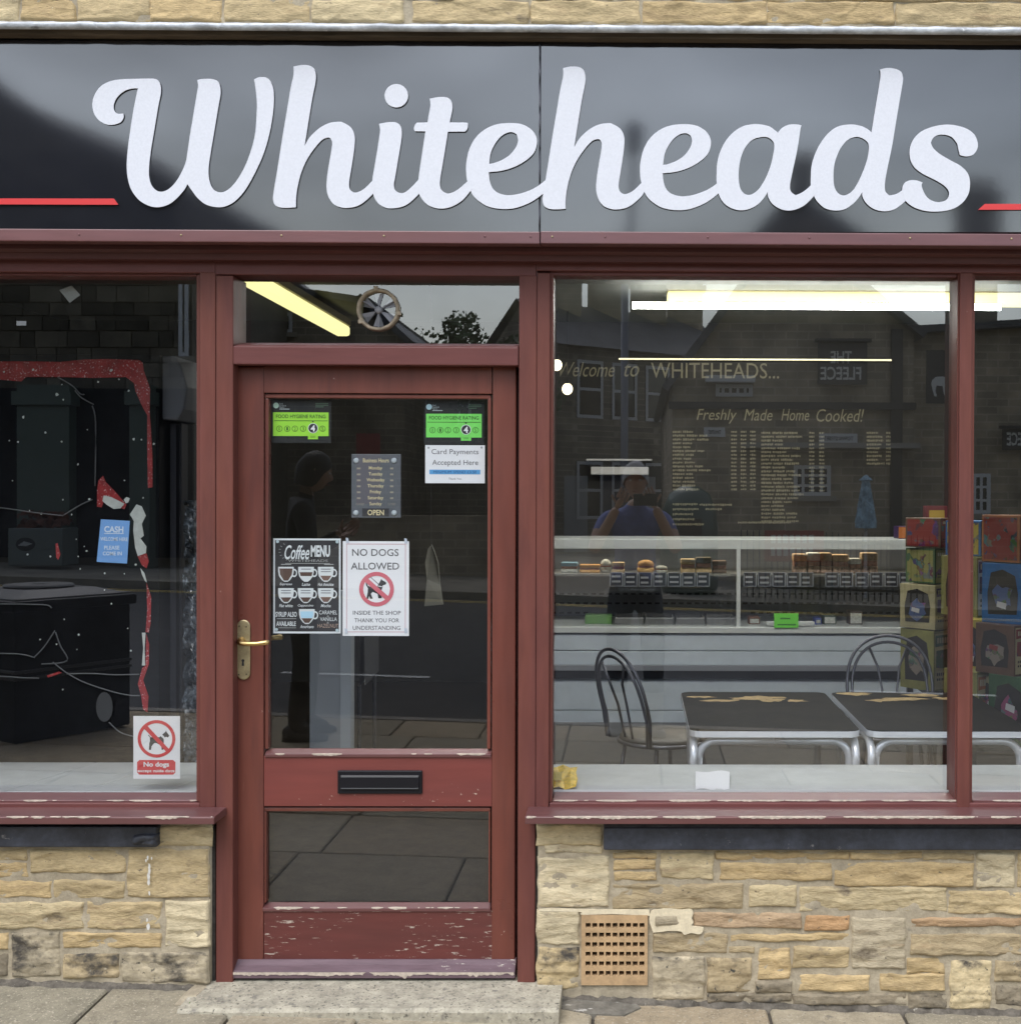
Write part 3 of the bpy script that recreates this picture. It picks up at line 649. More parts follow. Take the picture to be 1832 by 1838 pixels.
La = [(220, 870), (235, 810), (265, 750), (305, 705), (350, 675), (400, 662), (450, 662), (500, 675), (541, 706), (565, 680), (600, 664), (640, 662), (666, 668), (660, 690), (650, 760), (635, 840), (615, 930), (605, 990), (612, 1020), (635, 1037), (665, 1025), (700, 1000), (735, 962), (742, 1022), (700, 1075), (660, 1103), (610, 1118), (560, 1112), (515, 1085), (492, 1050), (487, 1020), (465, 1055), (430, 1090), (380, 1113), (330, 1116), (280, 1098), (245, 1065), (225, 1020), (217, 970), (217, 920)]
Lah = [(465, 728), (500, 737), (522, 768), (515, 830), (500, 890), (475, 950), (440, 1005), (400, 1034), (365, 1030), (342, 1000), (334, 950), (336, 890), (348, 830), (372, 780), (410, 742)]
Ld = [(720, 880), (738, 820), (765, 765), (805, 712), (855, 675), (910, 663), (960, 665), (1005, 680), (1037, 704), (1050, 620), (1065, 530), (1080, 440), (1085, 400), (1082, 371), (1120, 363), (1160, 367), (1192, 382), (1203, 410), (1202, 440), (1185, 540), (1165, 660), (1145, 780), (1120, 900), (1108, 970), (1110, 1015), (1130, 1038), (1160, 1033), (1190, 1018), (1225, 985), (1228, 1050), (1190, 1090), (1150, 1115), (1100, 1122), (1050, 1110), (1010, 1080), (990, 1045), (988, 1020), (965, 1055), (930, 1090), (890, 1113), (840, 1118), (790, 1105), (750, 1070), (728, 1030), (716, 985), (716, 940)]
Ldh = [(960, 728), (1000, 742), (1022, 770), (1018, 830), (1000, 890), (975, 950), (940, 1010), (900, 1037), (868, 1032), (845, 1005), (836, 960), (838, 890), (850, 840), (875, 785), (915, 742)]
Ls = [(1505, 825), (1540, 832), (1575, 822), (1597, 790), (1598, 755), (1580, 715), (1540, 685), (1480, 667), (1420, 664), (1360, 675), (1300, 700), (1260, 740), (1240, 790), (1242, 845), (1265, 890), (1310, 925), (1370, 955), (1420, 985), (1445, 1015), (1445, 1045), (1425, 1067), (1385, 1074), (1345, 1060), (1318, 1030), (1302, 988), (1307, 970), (1280, 960), (1245, 958), (1215, 970), (1200, 1000), (1203, 1040), (1220, 1070), (1260, 1100), (1320, 1120), (1390, 1124), (1460, 1112), (1515, 1080), (1550, 1030), (1558, 970), (1545, 920), (1505, 880), (1450, 850), (1400, 820), (1365, 790), (1350, 760), (1362, 735), (1390, 718), (1430, 718), (1465, 732), (1490, 765), (1497, 795)]
def dot(cx, cz, r): return [(cx + r * math.cos(t * math.pi / 8), cz + r * math.sin(t * math.pi / 8)) for t in range(16)]
def sh(pts, dx, dy=0): return [(a + dx, b + dy) for a, b in pts]
letters = [[Lw], [Lh], [sh(Li, OX)], [sh(Lt, OX)], [sh(Le, OX), sh(Leh, OX)], [sh(Lh, 482.7 * ZS, 8)], [sh(Le, OX + 311.4 * ZS, 6), sh(Leh, OX + 311.4 * ZS, 6)], [sh(La, O3), sh(Lah, O3)], [sh(Ld, O3), sh(Ldh, O3)], [sh(Ls, O3)]]
letters[2].append(sh(dot(331, 510, 62), OX))
for i, loops in enumerate(letters):
    th = 0.0012 + 0.0005 * (i % 2)
    LP = [smooth_loop([(P(a / ZS, b / ZS, YF).x, P(a / ZS, b / ZS, YF).z) for a, b in lp], 5) for lp in loops]
    me = curve_mesh(LP, th)
    place_mesh(me, 'letter', vinyl_w, sg, lambda co: (co.x, YF - 0.0058 + co.z, co.y))
for pts in ([(-300, 356), (206, 357), (214, 368), (-300, 366.5)], [(1754, 377), (1766, 366.5), (2180, 367), (2180, 377.5)]):
    me = curve_mesh([[(P(a, b, YF).x, P(a, b, YF).z) for a, b in pts]], 0.001)
    place_mesh(me, 'red_underline', vinyl_r, sg, lambda co: (co.x, YF - 0.0055 + co.z, co.y))
for a, b in ((-300, 968.5), (970, 2180)):
    x0, x1, z0, z1 = RC(a, 410 + 4.5 * (a + b) / 2 / 916, b, 432.5 + 4.5 * (a + b) / 2 / 916, YF - 0.012)
    MB().box(x0, x1, YF - 0.012, YF + 0.03, z0, z1).build('trim_strip', trimpaint, sg, bevel=0.003)
for a in (142, 325, 505, 689, 870, 952, 991, 1086, 1270, 1452, 1633, 1815):
    p = P(a, 420 + 0.0045 * a, YF - 0.012)
    MB().lathe([(0.0005, -0.0022), (0.0028, -0.0014), (0.0034, 0.0005)], (p.x, p.y, p.z), 10, 'y').build('screw', brass_dull if a % 2 else trimpaint, sg, smooth=True)

# ================================================================== TIMBER SHOPFRONT
c = P(916, 1765, 0)
sf = thing('timber_shopfront', 'maroon painted timber shopfront frame with windows either side of the door', 'shopfront', (c.x, 0.05, c.z))
def bar(name, rect, y0, y1, mat, bevel=0.003, parent=sf): return slab(name, rect, y0, y1, mat, parent, bevel)
Y1 = 0.13
# head: soffit, moulding, head rail
x0, x1, z0, z1 = RC(-300, 437, 2180, 470, -0.02)
zc = P(916, 437, YF - 0.01).z
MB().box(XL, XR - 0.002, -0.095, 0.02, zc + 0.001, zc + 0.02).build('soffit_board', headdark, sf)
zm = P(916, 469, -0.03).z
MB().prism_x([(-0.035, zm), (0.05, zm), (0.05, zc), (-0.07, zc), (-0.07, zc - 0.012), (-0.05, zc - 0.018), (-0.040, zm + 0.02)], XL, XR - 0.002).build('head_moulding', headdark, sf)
bar('head_rail', (-300, 466, 386, 488), 0.0, Y1, maroon_h); bar('head_rail', (386, 467, 962, 494), 0.001, Y1, maroon_h); bar('head_rail', (962, 468, 2180, 489), 0.0, Y1, maroon_h)
# posts
bar('post', (358, 488, 386.5, 1450), 0.0, Y1, maroon); bar('post', (387.5, 494, 418, 1768), 0.0, Y1, maroon)
bar('post', (930, 494, 961.5, 1765), 0.0, Y1, maroon); bar('post', (962.5, 489, 986, 1450), 0.0, Y1, maroon)
x0, x1, z0, z1 = RC(374, 1484, 388, 1768, 0.02); MB().box(x0, x1, 0.012, 0.06, z0, z1).build('post_packing', M('dark_gap', (0.05, 0.045, 0.04), 0.95, var=0.4, vs_=40, bump=0.5, bs=80), sf)
x0, x1, z0, z1 = RC(955, 1480, 970, 1765, 0.02); MB().box(x0, x1, 0.012, 0.06, z0, z1).build('post_packing', MATS['dark_gap'], sf)
# transom rail, transom bead
bar('transom_rail', (418, 622, 930, 655), 0.002, Y1, maroon_h)
def wedge(name, px0, px1, pyb, pyf, yb, yf, drop, mat, parent=sf):
    zb, zf = P((px0 + px1) / 2, pyb, yb).z, P((px0 + px1) / 2, pyf, yf).z
    xa, xb = P(px0, pyf, yf).x, P(px1, pyf, yf).x
    MB().prism_x([(yf, zf - drop), (yb, zf - drop), (yb, zb), (yf, zf)], xa, xb).build(name, mat, parent, bevel=0.0015)
    return xa, xb, zf
wedge('glazing_bead', 418, 930, 616, 620, 0.088, 0.012, 0.010, maroon_h)
# window beads
bar('glazing_bead', (352.5, 492, 359, 1440), 0.014, 0.088, maroon, 0.002); bar('glazing_bead', (-300, 487, 352.5, 494), 0.016, 0.088, maroon_h, 0.002)
bar('glazing_bead', (986, 490, 992, 1440), 0.014, 0.088, maroon, 0.002); bar('glazing_bead', (986, 488, 1717, 496), 0.016, 0.088, maroon_h, 0.002); bar('glazing_bead', (1744, 488, 2180, 496), 0.016, 0.088, maroon_h, 0.002)
bar('mullion', (1720, 489, 1743, 1452), -0.002, Y1, maroon); bar('mullion_bead', (1716, 490, 1747, 1445), 0.012, 0.088, maroon, 0.002)
# bottom rails and sloped beads
def worn(px0, px1, py, y, parent, thick=0.006, cover=0.5, seed=0.0, both=True):
    """bare wood showing where paint has flaked from an arris"""
    a, b = P(px0, py, y), P(px1, py, y); n = int((b.x - a.x) / 0.004); mb = MB()
    for i in range(n):
        x = a.x + (b.x - a.x) * i / n; xn = a.x + (b.x - a.x) * (i + 1) / n
        f = mnoise.fractal(Vector((x * 9 + seed, seed, 1)), 1, 2, 4)
        if f < 0.25 - cover * 0.6: continue
        hh = [thick * (0.35 + 0.75 * abs(mnoise.noise(Vector((q * 55, seed, 4)))) + 0.5 * max(0, f)) for q in (x, xn)]
        zz = a.z + (b.z - a.z) * i / n; tp_ = max(0.12, min(1.0, (f - 0.25 + cover * 0.6) / 0.18)); hh = [v * tp_ for v in hh]
        mb.quad((x, y - 0.0012, zz - hh[0]), (xn, y - 0.0012, zz - hh[1]), (xn, y - 0.0012, zz + 0.001), (x, y - 0.0012, zz + 0.001))
        if both: mb.quad((x, y - 0.0012, zz + 0.001), (xn, y - 0.0012, zz + 0.001), (xn, y + hh[1] * 0.8, zz + 0.0022), (x, y + hh[0] * 0.8, zz + 0.0022))
    if mb.v: tag(mb.build('bare_wood_edge', barewood, parent), kind='stuff')
for px0, px1, sd_ in ((-300, 353, 3), (992, 1717, 5), (1746, 2180, 8)):
    wedge('glazing_bead', px0, px1, 1422, 1437, 0.088, 0.010, 0.012, maroon_s)
    worn(px0, px1, 1437.5, 0.010, sf, 0.004, 0.75 if px0 > 0 else 0.35, sd_)
bar('bottom_rail', (-300, 1442, 358, 1462), 0.0, Y1, maroon_h); bar('bottom_rail', (986, 1442, 2180, 1462), 0.0, Y1, maroon_h)
# projecting sills
def sill(px0, px1, cover, seed):
    zb, zf, zl = P((px0 + px1) / 2, 1449, 0.0).z, P((px0 + px1) / 2, 1466.5, -0.112).z, P((px0 + px1) / 2, 1480, -0.112).z
    xa, xb = P(px0, 1470, -0.112).x, P(px1, 1470, -0.112).x
    mb = MB().prism_x([(-0.112, zl), (-0.095, zl - 0.0005), (-0.09, zl + 0.004), (-0.082, zl), (0.03, zl - 0.001), (0.03, zb + 0.001), (0, zb), (-0.108, zf), (-0.112, zf - 0.003)], xa, xb)
    s_ = mb.build('sill', maroon_s, sf, bevel=0.0015)
    worn(px0 + 3, px1 - 3, 1466.8, -0.112, sf, 0.0075, cover, seed)
sill(-300, 384, 0.5, 2); sill(942, 2180, 0.85, 6)
# panes
pane('pane', (-300, 494, 354, 1424), GY, sf); pane('pane', (416, 496, 932, 618), GY, sf)
pane('pane', (991, 496, 1718, 1424), GY, sf); pane('pane', (1745, 496, 2180, 1424), GY, sf)
# sealant lines round the post joints
x0, x1, z0, z1 = RC(386.3, 470, 387.7, 1450, 0); MB().box(x0, x1, 0.006, 0.02, z0, z1).build('joint_line', headdark, sf)
x0, x1, z0, z1 = RC(961.3, 470, 962.7, 1450, 0); MB().box(x0, x1, 0.006, 0.02, z0, z1).build('joint_line', headdark, sf)

# ================================================================== DOOR
YD = 0.050
c = P(672, 1762, YD)
dr = thing('shop_door', 'maroon half glazed door with letterbox and brass lever handle', 'door', (c.x, YD, c.z))
D2 = YD + 0.045
bar('stile', (425.5, 658, 473, 1724), YD, D2, maroon_d, 0.003, dr); bar('stile', (883, 658, 925, 1724), YD, D2, maroon_d, 0.003, dr)
bar('rail', (473.4, 658, 882.6, 706), YD + 0.0012, D2, maroon_d, 0.002, dr)
bar('rail', (473.4, 1357, 882.6, 1448), YD + 0.0012, D2, M('maroon_paint_midrail', (0.18, 0.042, 0.033), 0.42, var=0.16, vs_=9, col2=(0.145, 0.038, 0.033), bump=0.1, bs=40, stretch=(0.12, 1, 1), chips=0.08, chip_scale=60, chip_stretch=(0.6, 1, 1)), 0.002, dr)
bar('rail', (473.4, 1634, 882.6, 1724), YD + 0.0012, D2, maroon_w, 0.002, dr)
def bead_frame(o, g, front, bmat):
    (a, b, c_, d), (e, f, g_, h) = o, g
    for r in ((a, b, c_, f), (a, f, e, h), (g_, f, c_, h)):
        slab('glazing_bead', r, front, D2 - 0.01, bmat, dr, 0.0025)
bead_frame((475, 708, 881, 1356), (482, 715, 874.5, 1345), YD + 0.008, maroon_d)
bead_frame((471, 1450, 880, 1633), (478, 1457, 876.5, 1621), YD + 0.008, maroon_d)
wedge('glazing_bead', 475, 881, 1343, 1354, YD + 0.03, YD - 0.004, 0.010, maroon_s, dr); worn(480, 876, 1354, YD - 0.004, dr, 0.005, 0.32, 11)
wedge('glazing_bead', 471, 880, 1619, 1631, YD + 0.03, YD - 0.004, 0.010, maroon_s, dr); worn(480, 876, 1630, YD - 0.004, dr, 0.007, 0.42, 14)
worn(470, 884, 1358, YD + 0.001, dr, 0.002, 0.3, 21, False); worn(470, 884, 1636, YD + 0.001, dr, 0.002, 0.4, 24, False)
DG = YD + 0.026
slab('dark_backing', (470, 1446, 886, 1640), D2 + 0.001, D2 + 0.012, M('dark_backing', (0.012, 0.012, 0.012), 0.9), dr)  # dark board added behind the lower pane to hide the lit interior
pane('pane', (480, 712, 877, 1347), DG, dr, g=DGLASS); pane('pane', (476, 1454, 879, 1623), DG, dr, g=DGLASS)
# weatherboard
zt_, zm_, zl_ = P(672, 1722, YD).z, P(672, 1744, YD - 0.045).z, P(672, 1757, YD - 0.045).z
xa, xb = P(415, 1745, YD - 0.045).x, P(924, 1745, YD - 0.045).x
MB().prism_x([(YD - 0.045, zl_), (YD + 0.02, zl_ + 0.004), (YD + 0.02, zt_), (YD - 0.004, zt_), (YD - 0.020, zt_ - 0.010), (YD - 0.045, zm_)], xa, xb).build('weatherboard', weathered, dr, bevel=0.002)
worn(418, 922, 1746, YD - 0.0455, dr, 0.017, 1.2, 31, False)
x0, x1, z0, z1 = RC(418, 1752, 928, 1768, YD + 0.03); MB().box(x0, x1, YD + 0.025, D2, z0, z1).build('gap_shade_bar', blackflat, dr)  # black bar standing in for the shade under the door
# stops behind the leaf
bar('door_stop', (412, 655, 432, 1768), D2 + 0.004, Y1 + 0.02, headdark, 0, sf); bar('door_stop', (918, 655, 936, 1768), D2 + 0.004, Y1 + 0.02, headdark, 0, sf)
bar('door_stop', (432, 650, 918, 668), D2 + 0.004, Y1 + 0.02, headdark, 0, sf)
# letterbox
lb = slab('letterbox', (605.5, 1383.5, 757.5, 1425.5), YD - 0.006, YD + 0.002, letter_black, dr, 0.003)
x0, x1, z0, z1 = RC(611, 1391.5, 752, 1419, YD - 0.010)
MB().prism_x([(YD - 0.012, z0 + 0.003), (YD - 0.006, z0), (YD - 0.004, z1), (YD - 0.009, z1), (YD - 0.012, z1 - 0.004)], x0, x1).build('flap', letter_black, lb, bevel=0.0015)
MB().box(x0 + 0.002, x1 - 0.002, YD - 0.0128, YD - 0.0118, z1 - 0.007, z1 - 0.004).build('ridge', M('worn_black', (0.08, 0.085, 0.09), 0.4), lb)
MB().box(x0 + 0.002, x1 - 0.002, YD - 0.0128, YD - 0.0118, z0 + 0.005, z0 + 0.008).build('ridge', MATS['worn_black'], lb)
# handle
x0, x1, z0, z1 = RC(424.5, 1112.5, 449, 1220.5, YD - 0.006)
r_ = (x1 - x0) / 2; cx_ = (x0 + x1) / 2
prof = [(cx_ + r_ * math.cos(math.pi * k / 12), z1 - r_ + r_ * math.sin(math.pi * k / 12)) for k in range(13)] + [(cx_ - r_ * math.cos(math.pi * k / 12), z0 + r_ - r_ * math.sin(math.pi * k / 12)) for k in range(13)]
hd = MB().prism_y(prof, YD - 0.007, YD - 0.0005).build('handle_plate', brass_dull, dr, bevel=0.003)
pk = P(436, 1186, YD - 0.0072); mb = MB().disc(pk.x, pk.z, 0.0045, YD - 0.0072, 16)
mb.poly([(pk.x - 0.0028, pk.z), (pk.x + 0.0028, pk.z), (pk.x + 0.0036, pk.z - 0.016), (pk.x - 0.0036, pk.z - 0.016)], YD - 0.0075)
mb.build('keyhole', blackflat, hd)
for a, b in ((429.5, 1124), (442, 1125), (428.5, 1211), (442, 1210.5)):
    q = P(a, b, YD - 0.0072); MB().lathe([(0.0001, -0.0012), (0.0026, -0.0003), (0.0028, 0.001)], (q.x, YD - 0.0072, q.z), 10, 'y').build('screw', M('old_screw', (0.12, 0.10, 0.06), 0.5, metal=0.6), hd, smooth=True)
pts = [P(433, 1151, YD - 0.007), P(433, 1152, YD - 0.03), P(434, 1154.5, YD - 0.046), P(445, 1156, YD - 0.052), P(462, 1155.5, YD - 0.052), P(477, 1153.5, YD - 0.050), P(483, 1153, YD - 0.046)]
MB().tube(pts, [0.011, 0.008, 0.0078, 0.0068, 0.0070, 0.0082, 0.0060], 12).build('lever', brass, hd, smooth=True)
q = P(433, 1151, YD - 0.007); MB().lathe([(0.004, -0.011), (0.011, -0.009), (0.013, 0.0)], (q.x, q.y, q.z), 18, 'y').build('rose', brass, hd, smooth=True)
pts = [P(470, 1146, D2 + 0.045), P(490, 1145, D2 + 0.047), P(506, 1144, D2 + 0.05)]
MB().tube(pts, 0.008, 12).build('inner_lever', brass_dull, dr, smooth=True)

# ================================================================== DOORSTEP
def doorstep():
    mb = MB(); zt_ = P(672, 1766, 0.0).z + 0.0
    xs = [P(318 + 685 * i / 60, 1800, -0.19).x for i in range(61)]
    yb, yf = 0.13, -0.195
    for i, x in enumerate(xs):
        q = mnoise.fractal(Vector((x * 14, 3, 1)), 1, 2, 3)
        zt2 = zt_ + 0.004
        taper = min(1.0, 0.35 + i / 30.0)
        f = yf + 0.005 * q
        prof = [(yb, zt2), (0.0, zt2 + 0.002 * q), (-0.1, zt2 - 0.002 + 0.0025 * q), (f + 0.012, zt2 - 0.004 + 0.002 * q), (f, zt2 - 0.012 + 0.003 * q), (f - 0.003 * q, gz(x) - 0.02)]
        mb.v += [(x, y, z) for y, z in prof]
    for i in range(60):
        for j in range(5):
            k = i * 6 + j; mb.f.append((k, k + 1, k + 7, k + 6)); mb.mi.append(0)
    mb.f.append(tuple(range(6))); mb.mi.append(0); mb.f.append(tuple(360 + j for j in range(5, -1, -1))); mb.mi.append(0)
    return tag(mb.build('door_step', step_m, smooth=False, fix=False), 'worn pale stone step below the shop door', 'step')
doorstep()
# mortar ramp left of the step and broken patch right of it
def patch(pts, zt_, name, label, mat, h=0.03):
    lp = [(x, y) for x, y in pts]; mb = MB(); n = len(lp); cx_ = sum(a for a, b in lp) / n; cy_ = sum(b for a, b in lp) / n
    vs_ = [(cx_, cy_, gz(cx_) + zt_)] + [(cx_ + (a - cx_) * 0.6, cy_ + (b - cy_) * 0.6, gz(a) + zt_ * rnd.uniform(0.7, 1.0)) for a, b in lp] + [(a, b, gz(a) + 0.003) for a, b in lp] + [(a, b, gz(a) - h) for a, b in lp]
    fs = [(0, 1 + i, 1 + (i + 1) % n) for i in range(n)] + [(1 + i, 1 + n + i, 1 + n + (i + 1) % n, 1 + (i + 1) % n) for i in range(n)] + [(1 + n + i, 1 + 2 * n + i, 1 + 2 * n + (i + 1) % n, 1 + n + (i + 1) % n) for i in range(n)]
    return tag(mb.add(vs_, fs).build(name, mat, smooth=False), label, 'mortar')
def gp(px, py):
    # point of the pavement under a pixel
    w = ROT @ Vector(((px - PCX) / FPX, -(py - PCY) / FPX, -1)); t = 2.0
    for _ in range(20):
        p = CAM + w * t; t *= (CAM.z - gz(p.x)) / (CAM.z - p.z)
    return (CAM + w * t).to_2d()
patch([gp(*q) for q in ((312, 1806), (352, 1804), (380, 1780), (385, 1770), (352, 1768), (335, 1782))], 0.018, 'mortar_patch', 'crumbling mortar patch filling the corner left of the step', mortar_m)
patch([gp(*q) for q in ((1006, 1812), (1060, 1822), (1120, 1824), (1150, 1810), (1130, 1796), (1060, 1793), (1008, 1795))], 0.007, 'mortar_patch', 'broken white flecked mortar patch right of the step', M('flecked_mortar', (0.17, 0.155, 0.125), 0.95, var=0.3, vs_=20, bump=0.5, bs=100, spots=[(35, 0.60, (0.55, 0.52, 0.46), 0.05, (0.4, 1, 1))]))
def weed(px, py, n, s, label):
    g_ = gp(px, py); mb = MB(); z0 = gz(g_.x)
    for k in range(n):
        a = rnd.uniform(0, 6.28); l = s * rnd.uniform(0.6, 1.2); w = l * 0.16; el = rnd.uniform(0.3, 1.2)
        d = Vector((math.cos(a) * math.cos(el), math.sin(a) * math.cos(el), math.sin(el))); sd_ = Vector((-math.sin(a), math.cos(a), 0)) * w
        b0 = Vector((g_.x + rnd.uniform(-0.006, 0.006), g_.y + rnd.uniform(-0.006, 0.006), z0)); m_ = b0 + d * l * 0.55; t = b0 + d * l - Vector((0, 0, l * 0.15))
        mb.add([b0, m_ + sd_, t, m_ - sd_], [(0, 1, 2, 3)])
    tag(mb.build('weed', leaf_m, fix=False), label, 'weed', 'weeds at the step')
weed(903, 1830, 16, 0.035, 'small green weed growing in front of the step'); weed(347, 1809, 10, 0.02, 'tiny weed at the crumbling left end of the step')

# ================================================================== NOTICES ON THE GLASS
YN = DG + 0.0105            # just inside the door glass
YW = GY + 0.0105            # just inside the window glass
def notice(name, label, cat, rect, y, mat, group=None, thick=0.0008):
    x0, x1, z0, z1 = RC(*rect, y)
    t = thing(name, label, cat, ((x0 + x1) / 2, y, z0), group)
    MB().box(x0, x1, y, y + thick, z0, z1).build('sheet', mat, t)
    return t
def gfx(pts, y, mat, parent, name, zf=None, smooth=False):
    q = [zf(*p) for p in pts] if zf else pts
    lp = [(P(a, b, y).x, P(a, b, y).z) for a, b in q]
    if smooth: lp = smooth_loop(lp, 4)
    me = curve_mesh([lp], 0)
    return place_mesh(me, name, mat, parent, lambda co: (co.x, y, co.y))
def rectg(rect, y, mat, parent, name):
    return flatrect(MB(), rect, y).build(name, mat, parent)
def ring(px, py, ro, ri, y, mat, parent, name):
    p = P(px, py, y); k = abs(P(px + 1, py, y).x - p.x)
    return MB().disc(p.x, p.z, ro * k, y, 40, 0, ri * k if ri else None).build(name, mat, parent)
# ---- food hygiene stickers
def hygiene(dx, dy, mat, label):
    y = YN
    t = notice('food_hygiene_sticker', label, 'sticker', (486 + dx, 717 + dy, 594 + dx, 795 + dy), y, M('sticker_black', (0.008, 0.009, 0.010), 0.5), 'food hygiene stickers on the door')
    a = y - 0.0005; b = y - 0.0010; c_ = y - 0.0015
    rectg((490 + dx, 740 + dy, 589.7 + dx, 782.5 + dy), a, mat, t, 'green_panel'); rectg((552.5 + dx, 782 + dy, 570.7 + dx, 788.3 + dy), a, mat, t, 'green_tab')
    dk = M('hygiene_ink', (0.03, 0.10, 0.01), 0.6)
    T('FOOD HYGIENE RATING', (495.4 + dx, 744 + dy, 584.4 + dx, 750.5 + dy), b, dk, t, bold=0.012)
    rectg((492 + dx, 754.6 + dy, 588 + dx, 755.6 + dy), b, dk, t, 'rule_line')
    for s_, xx in zip('01235', (501.5, 515.5, 529.3, 544, 578.8)):
        ring(xx + dx, 769.4 + dy, 5.4, 4.5, b, dk, t, 'rating_circle'); T(s_, (xx - 1.6 + dx, 766.4 + dy, xx + 1.6 + dx, 772.4 + dy), b, dk, t)
    ring(561.6 + dx, 768.5 + dy, 9.0, None, b, paper, t, 'rating_halo'); ring(561.6 + dx, 768.5 + dy, 8.0, None, b - 0.0003, ink, t, 'rating_dot'); T('4', (557.5 + dx, 763 + dy, 565.5 + dx, 774.4 + dy), c_, paper, t, bold=0.03)
    gfx([(559.4 + dx, 755.5 + dy), (563.8 + dx, 755.5 + dy), (561.6 + dx, 758.5 + dy)], b, ink, t, 'pointer')
    T('GOOD', (557 + dx, 783 + dy, 566 + dx, 785.5 + dy), b, dk, t)
    ring(495.4 + dx, 727.6 + dy, 5.2, None, a, M('logo_pale', (0.55, 0.75, 0.62), 0.6) if dx == 0 else M('logo_blue', (0.52, 0.74, 0.82), 0.6), t, 'logo_disc')
    for k, (s_, w) in enumerate((('Food', 6), ('Standards', 12), ('Agency', 9))): T(s_, (501.5 + dx, 723 + 3.4 * k + dy, 501.5 + w + dx, 726 + 3.4 * k + dy), a, M('pale_print', (0.5, 0.56, 0.56), 0.6), t)
    rectg((501.5 + dx, 733.4 + dy, 519.5 + dx, 734.8 + dy), a, MATS['pale_print'], t, 'small_print')
    for k in range(3): rectg((566 + dx, 723.4 + 3 * k + dy, (589 if k < 2 else 581) + dx, 725 + 3 * k + dy), a, M('dim_print', (0.09, 0.16, 0.10), 0.6), t, 'small_print')
hygiene(0, 0, lime, 'lime green food hygiene rating sticker above the business hours plate by the handle side')
hygiene(274.6, 2.6, green2, 'bright green food hygiene rating sticker above the card payments notice')
# ---- card payments
t = notice('card_payment_notice', 'white card payments notice with blue bar on the door glass', 'notice', (763, 799, 870, 867.3), YN, paper)
a = YN - 0.0005
T('Card Payments', (774.4, 806, 858.6, 818), a, ink_grey, t); T('Accepted Here', (775.7, 825.3, 858, 837.5), a, ink_grey, t)
rectg((770.5, 843, 861.9, 851.2), a, skyblue, t, 'blue_bar'); T('MINIMUM SPEND £3.50', (778, 844.8, 855, 849.6), a - 0.0005, M('navy_ink', (0.02, 0.08, 0.22), 0.7), t)
T('Thank You', (805, 857.6, 828, 861), a, ink_grey, t)
for q in ((769, 803.5), (864, 803.2)): ring(*q, 2.0, None, a, M('tack_grey', (0.35, 0.37, 0.38), 0.5), t, 'sticky_tack')
# ---- opening hours plate
acr = glass_mat('grey_acrylic', (0.30, 0.32, 0.35), 2.0, 0.25)
x0, x1, z0, z1 = RC(630.2, 815, 719, 929.6, YN)
t = thing('opening_hours_plate', 'grey acrylic business hours plate with gold lettering on the door', 'plate', ((x0 + x1) / 2, YN, z0))
MB().box(x0, x1, YN + 0.002, YN + 0.005, z0, z1).build('plate', M('smoky_plate', (0.10, 0.11, 0.125), 0.4), t, bevel=0.003)
a = YN + 0.0012
T('Business Hours', (651.5, 822.5, 697.8, 830), a, gold, t, bold=0.01)
for k, (s_, w) in enumerate((('Monday', 12), ('Tuesday', 12.5), ('Wednesday', 16), ('Thursday', 14.5), ('Friday', 10), ('Saturday', 14), ('Sunday', 11))):
    yy = 840.7 + 10.7 * k
    T(s_, (674 - w, yy - 3.8, 674 + w, yy + 3.8), a, gold, t, bold=0.01)
    if k < 6:
        rectg((640.5, yy - 1.6, 647, yy + 1.6), a, M('dim_gold', (0.30, 0.28, 0.22), 0.6), t, 'opening_time'); rectg((700, yy - 1.6, 706, yy + 1.6), a, MATS['dim_gold'], t, 'closing_time')
    else:
        T('CLOSED', (638.5, yy - 2, 653.5, yy + 2), a, MATS['dim_gold'], t); T('CLOSED', (696, yy - 2, 710, yy + 2), a, MATS['dim_gold'], t)
rectg((650, 912.5, 698, 927), a + 0.0004, M('plate_dark', (0.03, 0.03, 0.035), 0.5), t, 'dark_panel'); T('OPEN', (659.5, 915, 689, 924.8), a, gold, t, bold=0.02)
for q in ((639, 827), (707, 827), (638.5, 921), (707.3, 921)):
    p = P(*q, YN); MB().lathe([(0.001, -0.001), (0.006, 0.0), (0.0095, 0.0015)], (p.x, YN, p.z), 16, 'y').build('suction_cup', M('sucker_clear', (0.42, 0.47, 0.50), 0.15), t, smooth=True)
# ---- coffee menu
def zc_(a, b): return (480 + a / 6.785, 960 + b / 6.785)
def zr(a, b, c_, d): p, q = zc_(a, b); r, s_ = zc_(c_, d); return (p, q, r, s_)
t = notice('coffee_menu_poster', 'black coffee menu poster with drawings of white cups and white border', 'poster', (490.4, 966.6, 611.3, 1137), YN, M('poster_white', (0.72, 0.76, 0.78), 0.7))
a = YN - 0.0005; b = a - 0.0005; c_ = b - 0.0005; d_ = c_ - 0.0005
chalk = M('chalk_white', (0.68, 0.72, 0.73), 0.8); chalkdim = M('chalk_grey', (0.36, 0.37, 0.36), 0.8)
rectg((493.6, 969.8, 608.2, 1133.5), a, board, t, 'black_ground')
T('Coffee', zr(208, 125, 512, 300), b, chalk, t, shear=0.35, bold=0.012); T('MENU', zr(528, 128, 762, 270), b, chalk, t, bold=0.04)
T('WHITEHEADS', zr(250, 300, 735, 330), b, chalkdim, t); rectg(zr(215, 345, 760, 352), b, chalkdim, t, 'scroll_line'); rectg(zr(165, 355, 290, 366), b, chalkdim, t, 'scroll_line'); rectg(zr(690, 355, 805, 366), b, chalkdim, t, 'scroll_line')
